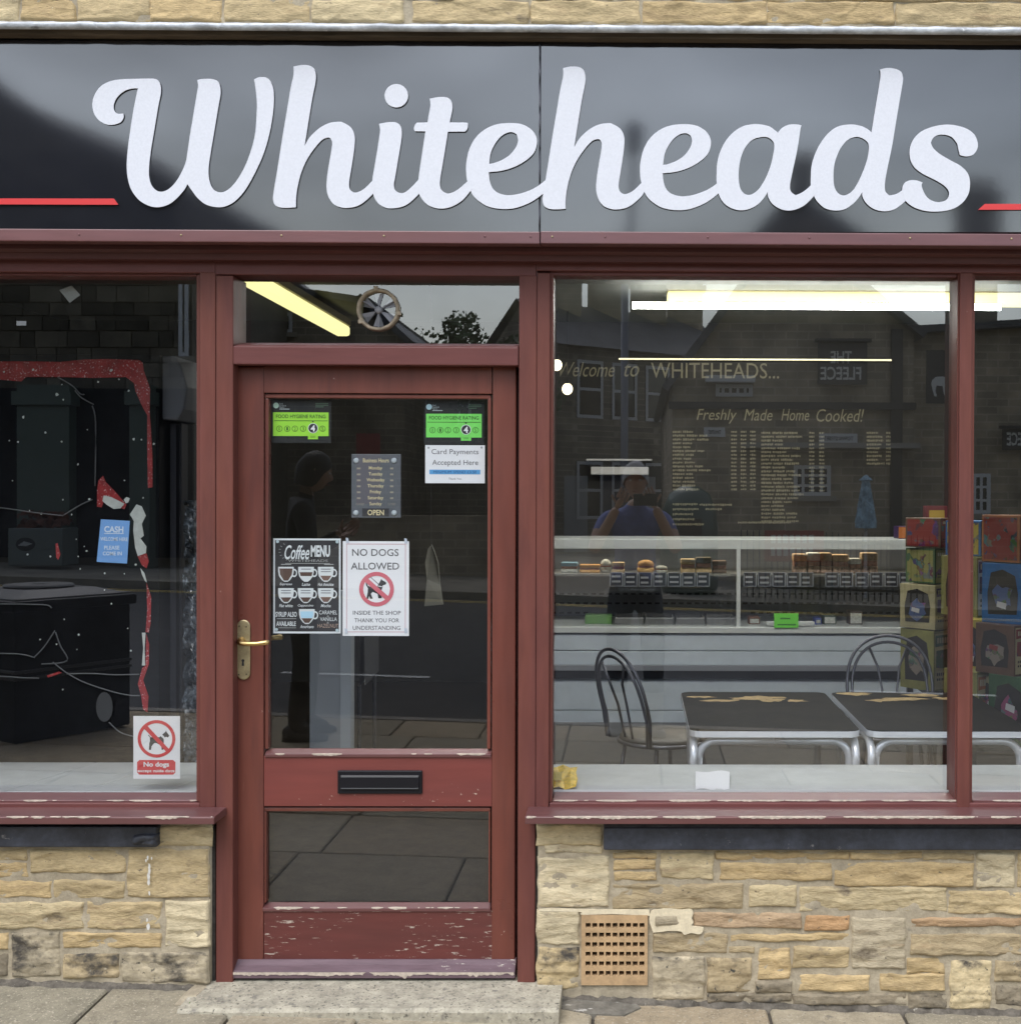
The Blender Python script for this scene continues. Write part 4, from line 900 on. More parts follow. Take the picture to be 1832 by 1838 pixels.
def cup(zx, zy, kind):
    w, h = 190, 182
    U = [(0, 0), (w, 0), (w, 60), (w - 12, 115), (w - 45, 160), (w - 75, h), (75, h), (45, 160), (12, 115), (0, 60)]
    gfx([zc_(zx + p, zy + q) for p, q in U], b, chalk, t, 'cup', smooth=False)
    hx_, hy_ = zc_(zx + w + 5, zy + 75)
    p = P(hx_, hy_, b); k = 0.0017
    MB().add([(p.x + r * k * ex * math.cos(j * math.pi / 8), b + 0.0001, p.z + r * k * 1.35 * math.sin(j * math.pi / 8)) for r, ex in ((5.6, 1), (3.6, 1)) for j in range(16)], [(j, (j + 1) % 16, 16 + (j + 1) % 16, 16 + j) for j in range(16)]).build('cup_handle', chalk, t)
    def seg(q0, q1, mat, nm):
        def wd(q): return 14 if q < 60 else (14 + (q - 60) * 0.28 if q < 115 else 29 + (q - 115) * 0.75)
        pts = [(wd(q0), q0), (w - wd(q0), q0), (w - wd((q0 + q1) / 2), (q0 + q1) / 2), (w - wd(q1), q1), (wd(q1), q1), (wd((q0 + q1) / 2), (q0 + q1) / 2)]
        gfx([zc_(zx + p_, zy + q) for p_, q in pts], c_, mat, t, nm)
    if kind == 0: seg(20, 168, brownprint, 'coffee_layer'); 
    if kind == 1: seg(65, 112, brownprint, 'coffee_layer')
    if kind == 2: seg(108, 168, M('mocha_print', (0.17, 0.10, 0.075), 0.7), 'coffee_layer')
    if kind == 3: seg(112, 168, brownprint, 'coffee_layer')
    if kind == 4: seg(28, 108, paleblue, 'water_layer'); seg(112, 168, brownprint, 'coffee_layer')
    if kind != 4:
        for q in ((22, 40), (52, 66)) if kind not in (0, 1) else ((22, 40),) if kind == 1 else ():
            rectg(zr(zx + 35, zy + q[0], zx + 155, zy + q[0] + 12), c_, M('grey_print', (0.25, 0.26, 0.28), 0.7), t, 'small_print')
for (p, q, k, s_, w) in ((130, 390, 0, 'Espresso', 150), (375, 390, 1, 'Latte', 100), (615, 390, 2, 'Hot chocolate', 190), (130, 650, 3, 'Flat white', 165), (370, 650, 3, 'Cappuccino', 190), (615, 650, 2, 'Mocha', 120), (385, 905, 4, 'Americano', 165)):
    cup(p, q, k); T(s_, zr(p + 95 - w / 2, q + 195, p + 95 + w / 2, q + 232), b, chalk, t, shear=0.2, bold=0.012)
T('SYRUP ALSO', zr(98, 938, 358, 1000), b, chalk, t, bold=0.02); rectg(zr(115, 1018, 350, 1025), b, chalkdim, t, 'underline'); T('AVAILABLE', zr(108, 1055, 345, 1112), b, chalk, t, bold=0.02); rectg(zr(135, 1130, 350, 1136), b, chalkdim, t, 'underline')
T('CARAMEL', zr(628, 922, 850, 970), b, chalk, t); T('&', zr(722, 980, 752, 1002), b, chalkdim, t); T('VANILLA', zr(640, 1005, 845, 1050), b, chalk, t); T('&', zr(722, 1058, 750, 1082), b, chalkdim, t); T('HAZELNUT', zr(610, 1085, 862, 1132), b, tan_print, t)
for q in ((498, 972), (605, 972.5), (496, 1130), (605, 1131.5)): ring(*q, 2.8, None, YN - 0.002, M('tack_blue', (0.50, 0.62, 0.66), 0.5), t, 'sticky_tack')
for k in range(7):
    an = 2.2 + k * 0.35; gfx([zc_(285 + 125 * math.cos(an), 200 - 100 * math.sin(an)), zc_(285 + 150 * math.cos(an), 200 - 120 * math.sin(an)), zc_(285 + 150 * math.cos(an + 0.05), 200 - 120 * math.sin(an + 0.05)), zc_(285 + 125 * math.cos(an + 0.05), 200 - 100 * math.sin(an + 0.05))], b, chalkdim, t, 'sunray')
# ---- no dogs allowed poster
t = notice('no_dogs_poster', 'white no dogs allowed poster with pale red ring beside the coffee menu', 'poster', (615, 971.5, 734, 1141.5), YN, paper)
x0, x1, z0, z1 = RC(621.5, 976, 728, 1135, a)
fr = MB(); w_ = 0.0022
for q in ((x0, x1, z1 - w_, z1), (x0, x1, z0, z0 + w_), (x0, x0 + w_, z0 + w_, z1 - w_), (x1 - w_, x1, z0 + w_, z1 - w_)): fr.add([(q[0], a, q[2]), (q[1], a, q[2]), (q[1], a, q[3]), (q[0], a, q[3])], [(0, 1, 2, 3)])
fr.build('border_line', M('pale_pink', (0.62, 0.40, 0.45), 0.7), t)
T('NO DOGS', zr(1030, 172, 1596, 258), a, ink_grey, t, bold=0.008); T('ALLOWED', zr(1015, 338, 1603, 424), a, ink_grey, t, bold=0.008)
ring(675.7, 1057.6, 31.2, 24, b, signpink, t, 'prohibition_ring')
gfx([zc_(*p) for p in ((1195, 575), (1210, 590), (1222, 620), (1250, 632), (1330, 640), (1350, 600), (1370, 570), (1385, 535), (1400, 555), (1430, 570), (1448, 585), (1440, 605), (1405, 615), (1395, 660), (1378, 700), (1392, 772), (1350, 775), (1340, 720), (1280, 695), (1258, 720), (1282, 778), (1250, 780), (1238, 742), (1230, 780), (1205, 778), (1220, 700), (1222, 650), (1200, 612))], a, ink, t, 'dog_pictogram')
gfx([zc_(1345, 618), zc_(1395, 628), zc_(1392, 636), zc_(1342, 627)], a - 0.0003, paper, t, 'dog_collar'); gfx([zc_(1255, 520), zc_(1262, 516), zc_(1362, 605), zc_(1355, 611)], a - 0.0002, ink_grey, t, 'leash')
gfx([zc_(*p) for p in ((1168, 556), (1206, 516), (1486, 762), (1448, 802))], c_, signpink, t, 'prohibition_bar')
for k, s_ in enumerate(('INSIDE THE SHOP', 'THANK YOU FOR', 'UNDERSTANDING')): T(s_, zr((1040, 1058, 1038)[k], 925 + 92 * k, (1622, 1603, 1618)[k], 975 + 92 * k), a, ink_grey, t, bold=0.006)
for q in ((623, 969), (728, 970), (621, 1132), (728, 1131)):
    gfx([(q[0] - 2.5, q[1] - 4), (q[0] + 2, q[1] - 3), (q[0] + 3, q[1] + 5), (q[0] - 2, q[1] + 6)], YN - 0.002, M('tape', (0.55, 0.60, 0.68), 0.4), t, 'sticky_tape')
# ---- guide-dog sign in the small window
def zd(p, q): return (220 + p / 13.13, 1270 + q / 13.13)
t = notice('no_dogs_sign', 'small white and red no dogs sign low in the small window', 'sign', (239.3, 1285.5, 323, 1398), YW, paper)
a = YW - 0.0005; b = a - 0.0004; c_ = b - 0.0004
ring(280.9, 1326.4, 33.9, 28.2, b, signred, t, 'prohibition_ring')
gfx([zd(*p) for p in ((600, 655), (618, 645), (655, 700), (800, 705), (870, 700), (895, 675), (970, 745), (970, 860), (965, 940), (958, 1000), (920, 1000), (915, 930), (870, 880), (800, 840), (750, 840), (710, 880), (680, 920), (670, 1000), (620, 1000), (630, 840), (645, 800), (645, 710))], a, ink, t, 'dog_pictogram')
gfx([zd(*p) for p in ((935, 640), (1010, 575), (1022, 545), (1045, 590), (1100, 660), (1070, 710), (1025, 690), (1000, 710))], a, ink, t, 'dog_head')
gfx([zd(*p) for p in ((505, 500), (580, 430), (1095, 985), (1025, 1045))], c_, signred, t, 'prohibition_bar')
lp = [(246 + 4, 1364.4), (314.8 - 4, 1364.4), (314.8, 1368.4), (314.8, 1386.7), (310.8, 1390.7), (250, 1390.7), (246, 1386.7), (246, 1368.4)]
gfx(lp, a, signred, t, 'red_panel'); T('No dogs', (*zd(495, 1285), *zd(1095, 1432)), b, paper, t, bold=0.03); T('except guide dogs', (*zd(355, 1462), *zd(1225, 1548)), b, paper, t, bold=0.02)
# ---- cash notice
t = thing('cash_notice', 'small blue cash welcome here notice in the small window', 'notice', P(203, 1011, YW))
gfx([(181, 932), (233, 935), (228, 1011.6), (173.4, 1008.5)], YW, bluepaper, t, 'sheet')
cw = M('cash_print', (0.62, 0.72, 0.84), 0.8)
T('CASH', (187, 944.5, 221.5, 956), a, cw, t, bold=0.03, rot=RAD(-1.5)); rectg((187, 957, 222, 958.3), a, cw, t, 'underline')
T('WELCOME HERE', (180, 964.5, 229, 971), a, cw, t, bold=0.02, rot=RAD(-1)); T('PLEASE', (187, 979.5, 214.5, 986.5), a, cw, t, bold=0.02); T('COME IN', (184.5, 990, 218.5, 997), a, cw, t, bold=0.02)
o = gfx([(106.4, 520.5), (128.5, 512), (144, 529.3), (125, 543.3)], YW, M('grey_paper', (0.35, 0.36, 0.34), 0.8), thing('paper_scrap', 'tilted grey paper scrap stuck high in the small window', 'paper', P(125, 543, YW)), 'sheet')
t = notice('adhesive_label', 'tiny pale sticker stuck high in the small window', 'sticker', (29.5, 576, 47, 584), YW, M('pale_label', (0.42, 0.43, 0.44), 0.7))

# ================================================================== EXTRACTOR FAN IN THE TRANSOM
FY = GY + 0.012; pf = P(681.3, 557.7, FY); k_ = 0.00174
fan = thing('extractor_fan', 'round beige extractor fan with grey blades set in the glass above the door', 'fan', (pf.x, FY, pf.z - 38 * k_))
beige = M('aged_beige', (0.36, 0.29, 0.20), 0.5, var=0.3, vs_=40)
n = 40; mb = MB(); prof = [(31.5, 0.012), (31.5, -0.004), (33.5, -0.012), (37.5, -0.010), (38.5, 0.0), (38.5, 0.012)]
for r, h in prof:
    for j in range(n):
        an = 2 * math.pi * j / n; rr = r + 0.35 * math.sin(an * 12); mb.v.append((pf.x + rr * k_ * math.cos(an), FY + h - 0.022, pf.z + rr * k_ * math.sin(an)))
for i in range(len(prof) - 1):
    for j in range(n): mb.f.append((i * n + j, i * n + (j + 1) % n, (i + 1) * n + (j + 1) % n, (i + 1) * n + j)); mb.mi.append(0)
mb.build('rim', beige, fan, smooth=True)
for an in (95, -10, 215):
    q = RAD(an); cx_, cz_ = pf.x + 38 * k_ * math.cos(q), pf.z + 38 * k_ * math.sin(q)
    MB().box(cx_ - 0.006, cx_ + 0.006, FY - 0.034, FY - 0.02, cz_ - 0.006, cz_ + 0.006).build('clip', beige, fan, bevel=0.001)
bl = M('blade_grey', (0.26, 0.26, 0.28), 0.4)
for kk in range(6):
    an = RAD(90 + 60 * kk); mb = MB(); q0, q1 = RAD(10), RAD(17)
    pts = [(5, an - q0), (30.5, an - q1), (30.5, an + q1), (5, an + q0)]
    mb.add([(pf.x + r * k_ * math.cos(q), FY - 0.012 + (0.006 if i > 1 else -0.004), pf.z + r * k_ * math.sin(q)) for i, (r, q) in enumerate(pts)], [(0, 1, 2, 3)])
    mb.build('blade', bl, fan)
MB().lathe([(0.004, -0.026), (0.011, -0.024), (0.012, -0.005)], (pf.x, FY, pf.z), 20, 'y').build('hub', bl, fan, smooth=True)
MB().lathe([(0.002, 0.014), (31.5 * k_, 0.014)], (pf.x, FY, pf.z), 32, 'y').build('back_shutter', M('fan_dark', (0.03, 0.03, 0.03), 0.7), fan)
for an in (30, 150, 270):
    q = RAD(an); MB().tube([(pf.x, FY - 0.018, pf.z), (pf.x + 31.5 * k_ * math.cos(q), FY - 0.018, pf.z + 31.5 * k_ * math.sin(q))], 0.0022, 6).build('strut', bl, fan)

# ================================================================== SMALL WINDOW DISPLAY
lino = M('window_board', (0.50, 0.53, 0.53), 0.45, var=0.1, vs_=4, bump=0.05)
zb1 = P(180, 1421, GY + 0.006).z
wb = thing('window_board', 'pale grey tiled window board inside the small window', 'shelf', (P(180, 1400, 0.3).x, 0.3, zb1 - 0.03), 'window boards')
for a_, b_ in ((-300, 66), (67, 206), (207, 347), (348, 372)):
    xa, xb = P(a_, 1390, 0.2).x, P(b_, 1390, 0.2).x; s_ = 0.05
    MB().prism_z([(xa - s_, 0.097), (xb - s_ if b_ < 348 else xb, 0.097), (xb + s_ if b_ < 348 else xb, 0.52), (xa + s_, 0.52)], zb1 - 0.03, zb1).build('board_tile', lino, wb, bevel=0.002)
CY = 0.545
ck = thing('drinks_cooler', 'tall black cooler back with torn red edging behind the small window', 'cooler', (P(120, 1363, CY).x, CY + 0.2, 0.05))
x0, x1, z0, z1 = RC(-300, 635, 286, 1362, CY)
MB().box(x0, x1, CY, CY + 0.45, z0 - 0.6, z1).build('cabinet', M('cooler_black', (0.007, 0.0075, 0.009), 0.7, spec=0.08, var=0.3, vs_=4), ck, bevel=0.004)
ra = [P(287, 640, CY + 0.05), P(318, 640, CY + 0.05), P(330, 662, CY + 0.05), P(340, 695, CY + 0.05), P(334, 735, CY + 0.05), P(322, 755, CY + 0.05), P(287, 753, CY + 0.05)]
MB().prism_y([(p.x, p.z) for p in ra], CY + 0.03, CY + 0.3).build('side_hood', M('hood_grey', (0.12, 0.125, 0.14), 0.55, spec=0.2), ck, bevel=0.006)
for a_, b_, m_ in ((292, 316, (0.055, 0.056, 0.066)), (322, 326, (0.03, 0.03, 0.035))):
    x0, x1, z0, z1 = RC(a_, 760, b_, 1362, CY + 0.1); MB().box(x0, x1, CY + 0.1, CY + 0.16, z0, z1).build('upright', M('upright_%d' % a_, m_, 0.6, spec=0.15), ck)
redt = M('torn_red', (0.34, 0.02, 0.022), 0.6, var=0.25, vs_=30, spots=[(150, 0.60, (0.70, 0.5, 0.48), 0.03, (1, 1, 1))])
whitet = M('torn_white', (0.60, 0.64, 0.60), 0.8, var=0.1, vs_=60)
def z4(p, q): return (p / 4.1636, 440 + q / 4.1636)
def z5(p, q): return (p / 4.1636, 880 + q / 4.1636)
def torn(pts, zf, mat, nm, dy=0.003): gfx([zf(*p) for p in pts], CY - dy, mat, ck, nm)
torn([(-900, 868), (0, 868), (180, 868), (450, 872), (620, 855), (800, 850), (1040, 858), (1068, 880), (1072, 930), (1100, 1010), (1122, 1070), (1118, 1240), (1130, 1400), (1140, 1600), (1140, 1810), (1105, 1815), (1100, 1500), (1100, 1270), (1060, 1200), (1012, 1090), (1000, 1030), (940, 985), (700, 992), (450, 985), (195, 985), (160, 1018), (0, 1005), (-900, 1005)], z4, redt, 'red_edging')
torn([(725, 1832), (735, 1760), (770, 1722), (790, 1770), (850, 1830), (945, 1940), (930, 1975), (775, 1915), (760, 1960), (725, 1955)], z4, redt, 'red_scrap')
torn([(775, 38), (830, 50), (930, 100), (900, 135), (850, 140), (800, 110), (765, 80)], z5, whitet, 'white_scrap', 0.005)
torn([(925, 70), (945, 50), (970, 60), (960, 90), (940, 98)], z5, whitet, 'white_scrap', 0.006)
torn([(1020, 105), (1060, 120), (1090, 190), (1060, 250), (1075, 340), (1050, 360), (1095, 420), (1090, 470), (1030, 492), (1010, 430), (995, 300), (1000, 230), (970, 180)], z5, whitet, 'white_scrap', 0.005)
torn([(1025, 488), (1095, 470), (1112, 530), (1095, 585), (1060, 560)], z5, redt, 'red_scrap')
torn([(1048, 580), (1080, 620), (1098, 690), (1085, 680), (1060, 630)], z5, whitet, 'white_scrap')
torn([(1095, 690), (1130, 800), (1125, 1000), (1112, 1065), (1088, 1060), (1100, 900)], z5, redt, 'red_scrap')
torn([(1060, 1065), (1088, 1065), (1080, 1180), (1085, 1310), (1060, 1310), (1070, 1180)], z5, whitet, 'white_scrap')
torn([(1092, 1070), (1115, 1150), (1112, 1300), (1070, 1420), (1110, 1540), (1102, 1660), (1070, 1640), (1055, 1540), (1030, 1450), (1062, 1330), (1088, 1310), (1090, 1180)], z5, redt, 'red_scrap')
torn([(415, 400), (430, 395), (452, 480), (435, 520), (420, 500)], z5, redt, 'red_scrap')
torn([(350, 1385), (440, 1355), (465, 1365), (360, 1400)], z5, redt, 'red_scrap')
mb = MB(); rr = random.Random(3)
fl = [z4(*p) for p in ((30, 945), (248, 932), (832, 935), (733, 1020), (425, 1117), (462, 1042), (472, 1155), (175, 1285), (340, 1402), (460, 1468), (70, 1460), (135, 1470), (582, 1638), (930, 1758), (1000, 1450), (1058, 1452), (1150, 1485), (962, 1088), (888, 1003), (93, 1760), (653, 1378))] + [z5(*p) for p in ((470, 70), (668, 65), (1070, 55), (220, 152), (310, 175), (535, 182), (376, 495), (585, 495), (600, 588), (782, 620), (930, 625), (780, 745), (833, 848), (480, 965), (588, 1080), (300, 1115), (422, 1150), (575, 1190), (955, 1032), (978, 1200), (470, 1490), (1015, 555), (648, 455), (630, 420), (205, 480), (570, 365))]
for i, (p, q) in enumerate(fl):
    c_ = P(p, q, CY - 0.004); r = rr.uniform(1.2, 2.6) * 0.0018 * (2.0 if i in (7,) else 1.35 if i < 6 else 1)
    mb.add([(c_.x + r * rr.uniform(0.6, 1.2) * math.cos(j), CY - 0.004, c_.z + r * rr.uniform(0.6, 1.3) * math.sin(j)) for j in (0, 1, 2, 3, 4, 5)], [tuple(range(6))])
tag(mb.build('paint_flecks', whitet, ck), kind='stuff')
wirem = M('grey_cable', (0.13, 0.135, 0.14), 0.4)
for pts in ([z5(-200, 120), z5(0, 130), z5(250, 165), z5(470, 190)], [z5(0, 850), z5(200, 852), z5(350, 858), z5(385, 880)], [z5(-200, 1215), z5(0, 1220), z5(150, 1225), z5(260, 1250)], [z5(-200, 1385), z5(0, 1390), z5(180, 1402), z5(290, 1405)], [z5(395, 1285), z5(470, 1345), z5(540, 1390), z5(640, 1440), z5(820, 1500), z5(950, 1530), z5(1045, 1535)], [z5(500, 1372), z5(700, 1370), z5(860, 1380), z5(1040, 1375)], [z5(260, 1245), z5(330, 1170), z5(410, 1050)], [z5(415, 1060), z5(450, 1160), z5(500, 1275), z5(310, 1300)], [z5(815, 1735), z5(900, 1810), z5(1000, 1840)], [z4(430, 985), z4(540, 1050), z4(600, 1110), z4(630, 1115)], [z4(560, 1085), z4(610, 1140), z4(700, 1190)], [z4(690, 1200), z4(715, 1330), z4(710, 1800)], [z5(470, 190), z5(600, 110), z5(690, 70)]):
    lp = [P(p, q, CY - 0.012) for p, q in pts]
    lp = [lp[0]] + [0.5 * ((2 * lp[i]) + (lp[i + 1] - lp[max(i - 1, 0)]) * u + (2 * lp[max(i - 1, 0)] - 5 * lp[i] + 4 * lp[i + 1] - lp[min(i + 2, len(lp) - 1)]) * u * u + (3 * lp[i] - lp[max(i - 1, 0)] - 3 * lp[i + 1] + lp[min(i + 2, len(lp) - 1)]) * u ** 3) for i in range(len(lp) - 1) for u in (0.2, 0.4, 0.6, 0.8, 1.0)]
    MB().tube(lp, 0.0022, 5).build('loose_cable', wirem, ck, smooth=True)
p = P(*z5(780, 1620), CY - 0.008); MB().add([(p.x + 0.029 * math.cos(j * 0.3142), CY - 0.008, p.z + 0.052 * math.sin(j * 0.3142)) for j in range(20)], [tuple(range(20))]).build('oval_label', M('dim_oval', (0.05, 0.052, 0.055), 0.5), ck)
# crumpled clear wrapping beside the cooler
mb = MB(); nx_, nz_ = 12, 90
for j in range(nz_ + 1):
    for i in range(nx_ + 1):
        p = P(330 + 42 * i / nx_, 898 + 470 * j / nz_, CY + 0.03); q = mnoise.fractal(Vector((p.x * 26, 3, p.z * 14)), 0.8, 2.1, 5)
        mb.v.append((p.x, p.y - 0.035 * q, p.z))
for j in range(nz_):
    for i in range(nx_):
        k = j * (nx_ + 1) + i; mb.f.append((k, k + 1, k + nx_ + 2, k + nx_ + 1)); mb.mi.append(0)
tag(mb.build('plastic_wrapping', M('clear_wrap_glints', (0.06, 0.07, 0.08), 0.14, var=0.9, vs_=24, spec=0.6, spots=[(26, 0.62, (0.36, 0.43, 0.49), 0.04, (1, 1, 0.4)), (22, 0.62, (0.015, 0.015, 0.02), 0.05, (1, 1, 0.6))]), fix=False), 'crumpled clear plastic wrapping hanging beside the black cooler', 'wrapping')  # pale and near-black patches paint the plastic's glints and dark folds

# ================================================================== SHOP INTERIOR
FZ = 0.05; CZ = 2.94; BY = 6.2
struct(MB().box(-4.6, 4.6, 0.14, BY + 0.2, FZ - 0.1, FZ).build('shop_floor', M('brown_floor', (0.028, 0.023, 0.02), 0.35, var=0.3, vs_=3)))
struct(MB().box(-4.6, 4.6, 0.14, BY + 0.2, CZ, CZ + 0.1).build('shop_ceiling', M('dull_ceiling', (0.20, 0.21, 0.19), 0.9)))
struct(MB().box(-4.6, 4.6, BY, BY + 0.1, FZ, CZ).build('back_wall', M('menu_black', (0.020, 0.019, 0.017), 0.8, var=0.2, vs_=3)))
struct(MB().box(-4.7, -4.6, 0.14, BY, FZ, CZ).build('side_wall', M('side_wall', (0.03, 0.029, 0.028), 0.9)))
struct(MB().box(4.6, 4.7, 0.14, BY, FZ, CZ).build('side_wall', MATS['side_wall']))
struct(MB().box(-4.6, 4.6, 0.14, 0.20, P(916, 494, 0.14).z + 0.02, CZ).build('front_wall', MATS['side_wall']))
# stall risers behind the low walls
struct(MB().box(-4.6, P(372, 1500, 0.1).x, 0.125, 0.20, FZ, zb1 - 0.032).build('stall_riser', MATS['side_wall']))
struct(MB().box(P(964, 1500, 0.1).x, 4.6, 0.125, 0.20, FZ, zb1 - 0.032).build('stall_riser', MATS['side_wall']))
# window board of the large window
xa, xb = P(972, 1400, 0.2).x, XR + 0.05
wb2 = thing('window_board', 'plain pale grey window board inside the large window', 'shelf', ((xa + xb) / 2, 0.3, zb1 - 0.03), 'window boards')
MB().box(xa, xb, 0.097, 0.50, zb1 - 0.03, zb1).build('board', lino, wb2, bevel=0.003)
MB().box(xa, xb, 0.0965, 0.103, zb1 + 0.0002, zb1 + 0.006).build('edge_strip', M('strip_white', (0.72, 0.73, 0.72), 0.5), wb2)
# fluorescent fittings
tube_m = M('lamp_tube', (1, 1, 0.95), 0.4, emit=25, ecol=(1.0, 0.99, 0.95))
diff_m = M('lamp_diffuser', (0.25, 0.22, 0.08), 0.6, emit=0.66, ecol=(1.0, 0.93, 0.42))
body_m = M('lamp_body', (0.16, 0.14, 0.08), 0.6)
LYc = 4.65
def lamp(pa, pb, label, w=0.05, thin=False):
    a_, b_ = Vector(pa), Vector(pb); mid = (a_ + b_) / 2
    t = thing('fluorescent_light', label, 'light', (mid.x, mid.y, a_.z - 0.1), 'fluorescent ceiling lights')
    d = (b_ - a_).normalized(); s_ = Vector((-d.y, d.x, 0))
    def bx(nm, o0, o1, z0, z1, m_, e=0.0):
        A, B = a_ + d * e, b_ - d * e
        q = [A + s_ * o0, B + s_ * o0, B + s_ * o1, A + s_ * o1]
        return MB().prism_z([(v.x, v.y) for v in q], a_.z + z0, a_.z + z1).build(nm, m_, t, bevel=0.004)
    bx('body', -w, w, -0.022 if thin else -0.02, -0.004 if thin else 0.03, body_m)
    return t, bx
x0 = P(1135, 548, LYc - 0.2).x; x1 = P(1795, 548, LYc - 0.2).x; zt_ = P(1400, 541, LYc - 0.2).z
t, bx = lamp((x0, LYc - 0.2, zt_), (x1, LYc - 0.2, zt_), 'long bare fluorescent tube over the food counter', 0.012, thin=True)
zz = P(1400, 549, LYc - 0.2).z
MB().tube([(x0, LYc - 0.2, zz), (x1, LYc - 0.2, zz)], 0.022, 12).build('tube', tube_m, t, smooth=True)
x0 = P(1197, 536, LYc).x; x1 = P(1197, 536, LYc).x + 2.6; za, zb_ = P(1500, 526, LYc).z, P(1500, 548, LYc).z
t, bx = lamp((x0, LYc, za + 0.02), (x1, LYc, za + 0.02), 'long fluorescent light with yellowed diffuser over the food counter', 0.06)
MB().box(x0, x1, LYc - 0.06, LYc + 0.06, zb_, za).build('diffuser', diff_m, t, bevel=0.015)
ya_, yb_ = 4.0, 5.9; xx = -2.27
t, bx = lamp((xx, ya_ - 0.6, CZ - 0.06), (xx, yb_, CZ - 0.06), 'fluorescent light running back from above the door', 0.06)
MB().box(xx - 0.055, xx + 0.055, ya_ - 0.6, yb_, CZ - 0.16, CZ - 0.082).build('diffuser', diff_m, t, bevel=0.02)
t, bx = lamp((-1.2, 2.3, CZ - 0.04), (2.2, 2.3, CZ - 0.04), 'added fluorescent tube out of view above the cafe tables', 0.05)  # unseen fitting added to brighten the counter front
for q in (-0.05, 0.05): MB().tube([(-1.2, 2.3 + q, CZ - 0.085), (2.2, 2.3 + q, CZ - 0.085)], 0.022, 12).build('tube', tube_m, t, smooth=True)
MB().box(-1.25, 2.25, 2.20, 2.206, CZ - 0.17, CZ - 0.002).build('added_baffle', body_m, t)  # plate added to keep the tubes' light off the window reveals
# thin glowing strip over the menu
x0, x1, z0, z1 = RC(1110, 643.6, 1600, 646.4, BY - 0.06)
t = thing('glowing_strip', 'thin glowing strip above the menu lettering', 'light', ((x0 + x1) / 2, BY - 0.06, z0))
MB().box(x0, x1, BY - 0.06, BY - 0.05, z0, z1).build('strip', M('strip_glow', (1, 0.95, 0.7), 0.5, emit=0.55, ecol=(1.0, 0.9, 0.55)), t)
MB().box(x0, x1, BY - 0.049, BY, z0 - 0.004, z1 + 0.012).build('bracket', blackflat, t)
for (px, py, nm) in ((999, 655, 'upper warm glowing bulb beside the window frame'), (1018, 698, 'lower warm glowing bulb beside the window frame')):
    p = P(px, py, 5.6); t = thing('pendant_bulb', nm, 'bulb', (p.x, p.y, p.z - 0.045), 'pendant bulbs')
    MB().sphere(p, (0.040, 0.040, 0.044), 16, 10).build('globe', M('bulb_glow', (1, 0.9, 0.7), 0.5, emit=2.0, ecol=(1.0, 0.86, 0.55)), t, smooth=True)
    MB().tube([(p.x, p.y, p.z + 0.04), (p.x, p.y, CZ)], 0.004, 6).build('cord', blackflat, t)
    MB().lathe([(0.02, 0.03), (0.016, 0.075)], p, 12).build('holder', blackflat, t)
# menu wall lettering
MY = BY - 0.008
mw = thing('menu_board', 'black menu board wall with gold handwritten menu lettering', 'menu board', P(1330, 960, MY))
x0, x1, z0, z1 = RC(1190, 600, 1705, 975, MY + 0.004); MB().box(x0, x1, MY + 0.002, BY - 0.001, z0, z1).build('board', M('board_black', (0.016, 0.015, 0.014), 0.75), mw)
gd = M('menu_gold', (0.27, 0.245, 0.165), 0.8)
T('Welcome', (1004, 650, 1103, 676), MY, gd, mw, shear=0.35); T('to', (1120, 653, 1147, 676), MY, gd, mw, shear=0.35); T("WHITEHEADS...", (1168, 651, 1398, 679), MY, gd, mw, bold=0.0)
T('Freshly', (1250, 734, 1322, 760), MY, gd, mw, shear=0.25); T('Made', (1335, 734, 1386, 755), MY, gd, mw, shear=0.25); T('Home', (1402, 734, 1452, 755), MY, gd, mw, shear=0.25); T('Cooked!', (1465, 734, 1550, 757), MY, gd, mw, shear=0.25)
mb = MB(); rr = random.Random(12)
def strokes(px0, px1, py, h=4.4):
    x = px0
    while x < px1:
        w = rr.uniform(1.4, 3.2); flatrect(mb, (x, py - h * rr.uniform(0.3, 0.5), min(px1, x + w), py + h * rr.uniform(0.25, 0.5)), MY); x += w + rr.uniform(0.5, 1.1)
for k in range(16):
    py = 775 + 6.9 * k; x = 1207
    for w in [rr.uniform(12, 24) for _ in range(rr.choice((2, 2, 3)))]: strokes(x, x + w, py); x += w + 3
    for cx_ in (1312, 1329, 1346): strokes(cx_, cx_ + 10, py, 4)
for k in range(24):
    py = 777 + 6.9 * k; x = 1366
    for w in [rr.uniform(14, 26) for _ in range(rr.choice((2, 3, 3)))]: strokes(x, x + w, py); x += w + 3
    for cx_ in (1452, 1470) if k < 16 else (): strokes(cx_, cx_ + 9, py, 4)
for k in range(5): strokes(1207, 1250 + rr.uniform(-10, 20), 905 + 9 * k, 4.6)
strokes(1255, 1313, 906, 4.6); strokes(1266, 1296, 914, 4.6); strokes(1324, 1420, 938, 4.2)
for k in range(9): strokes(1555, 1575 + rr.uniform(0, 12), 777 + 6.9 * k); strokes(1590, 1598, 777 + 6.9 * k)
tag(mb.build('menu_lines', gd, mw), kind='stuff')
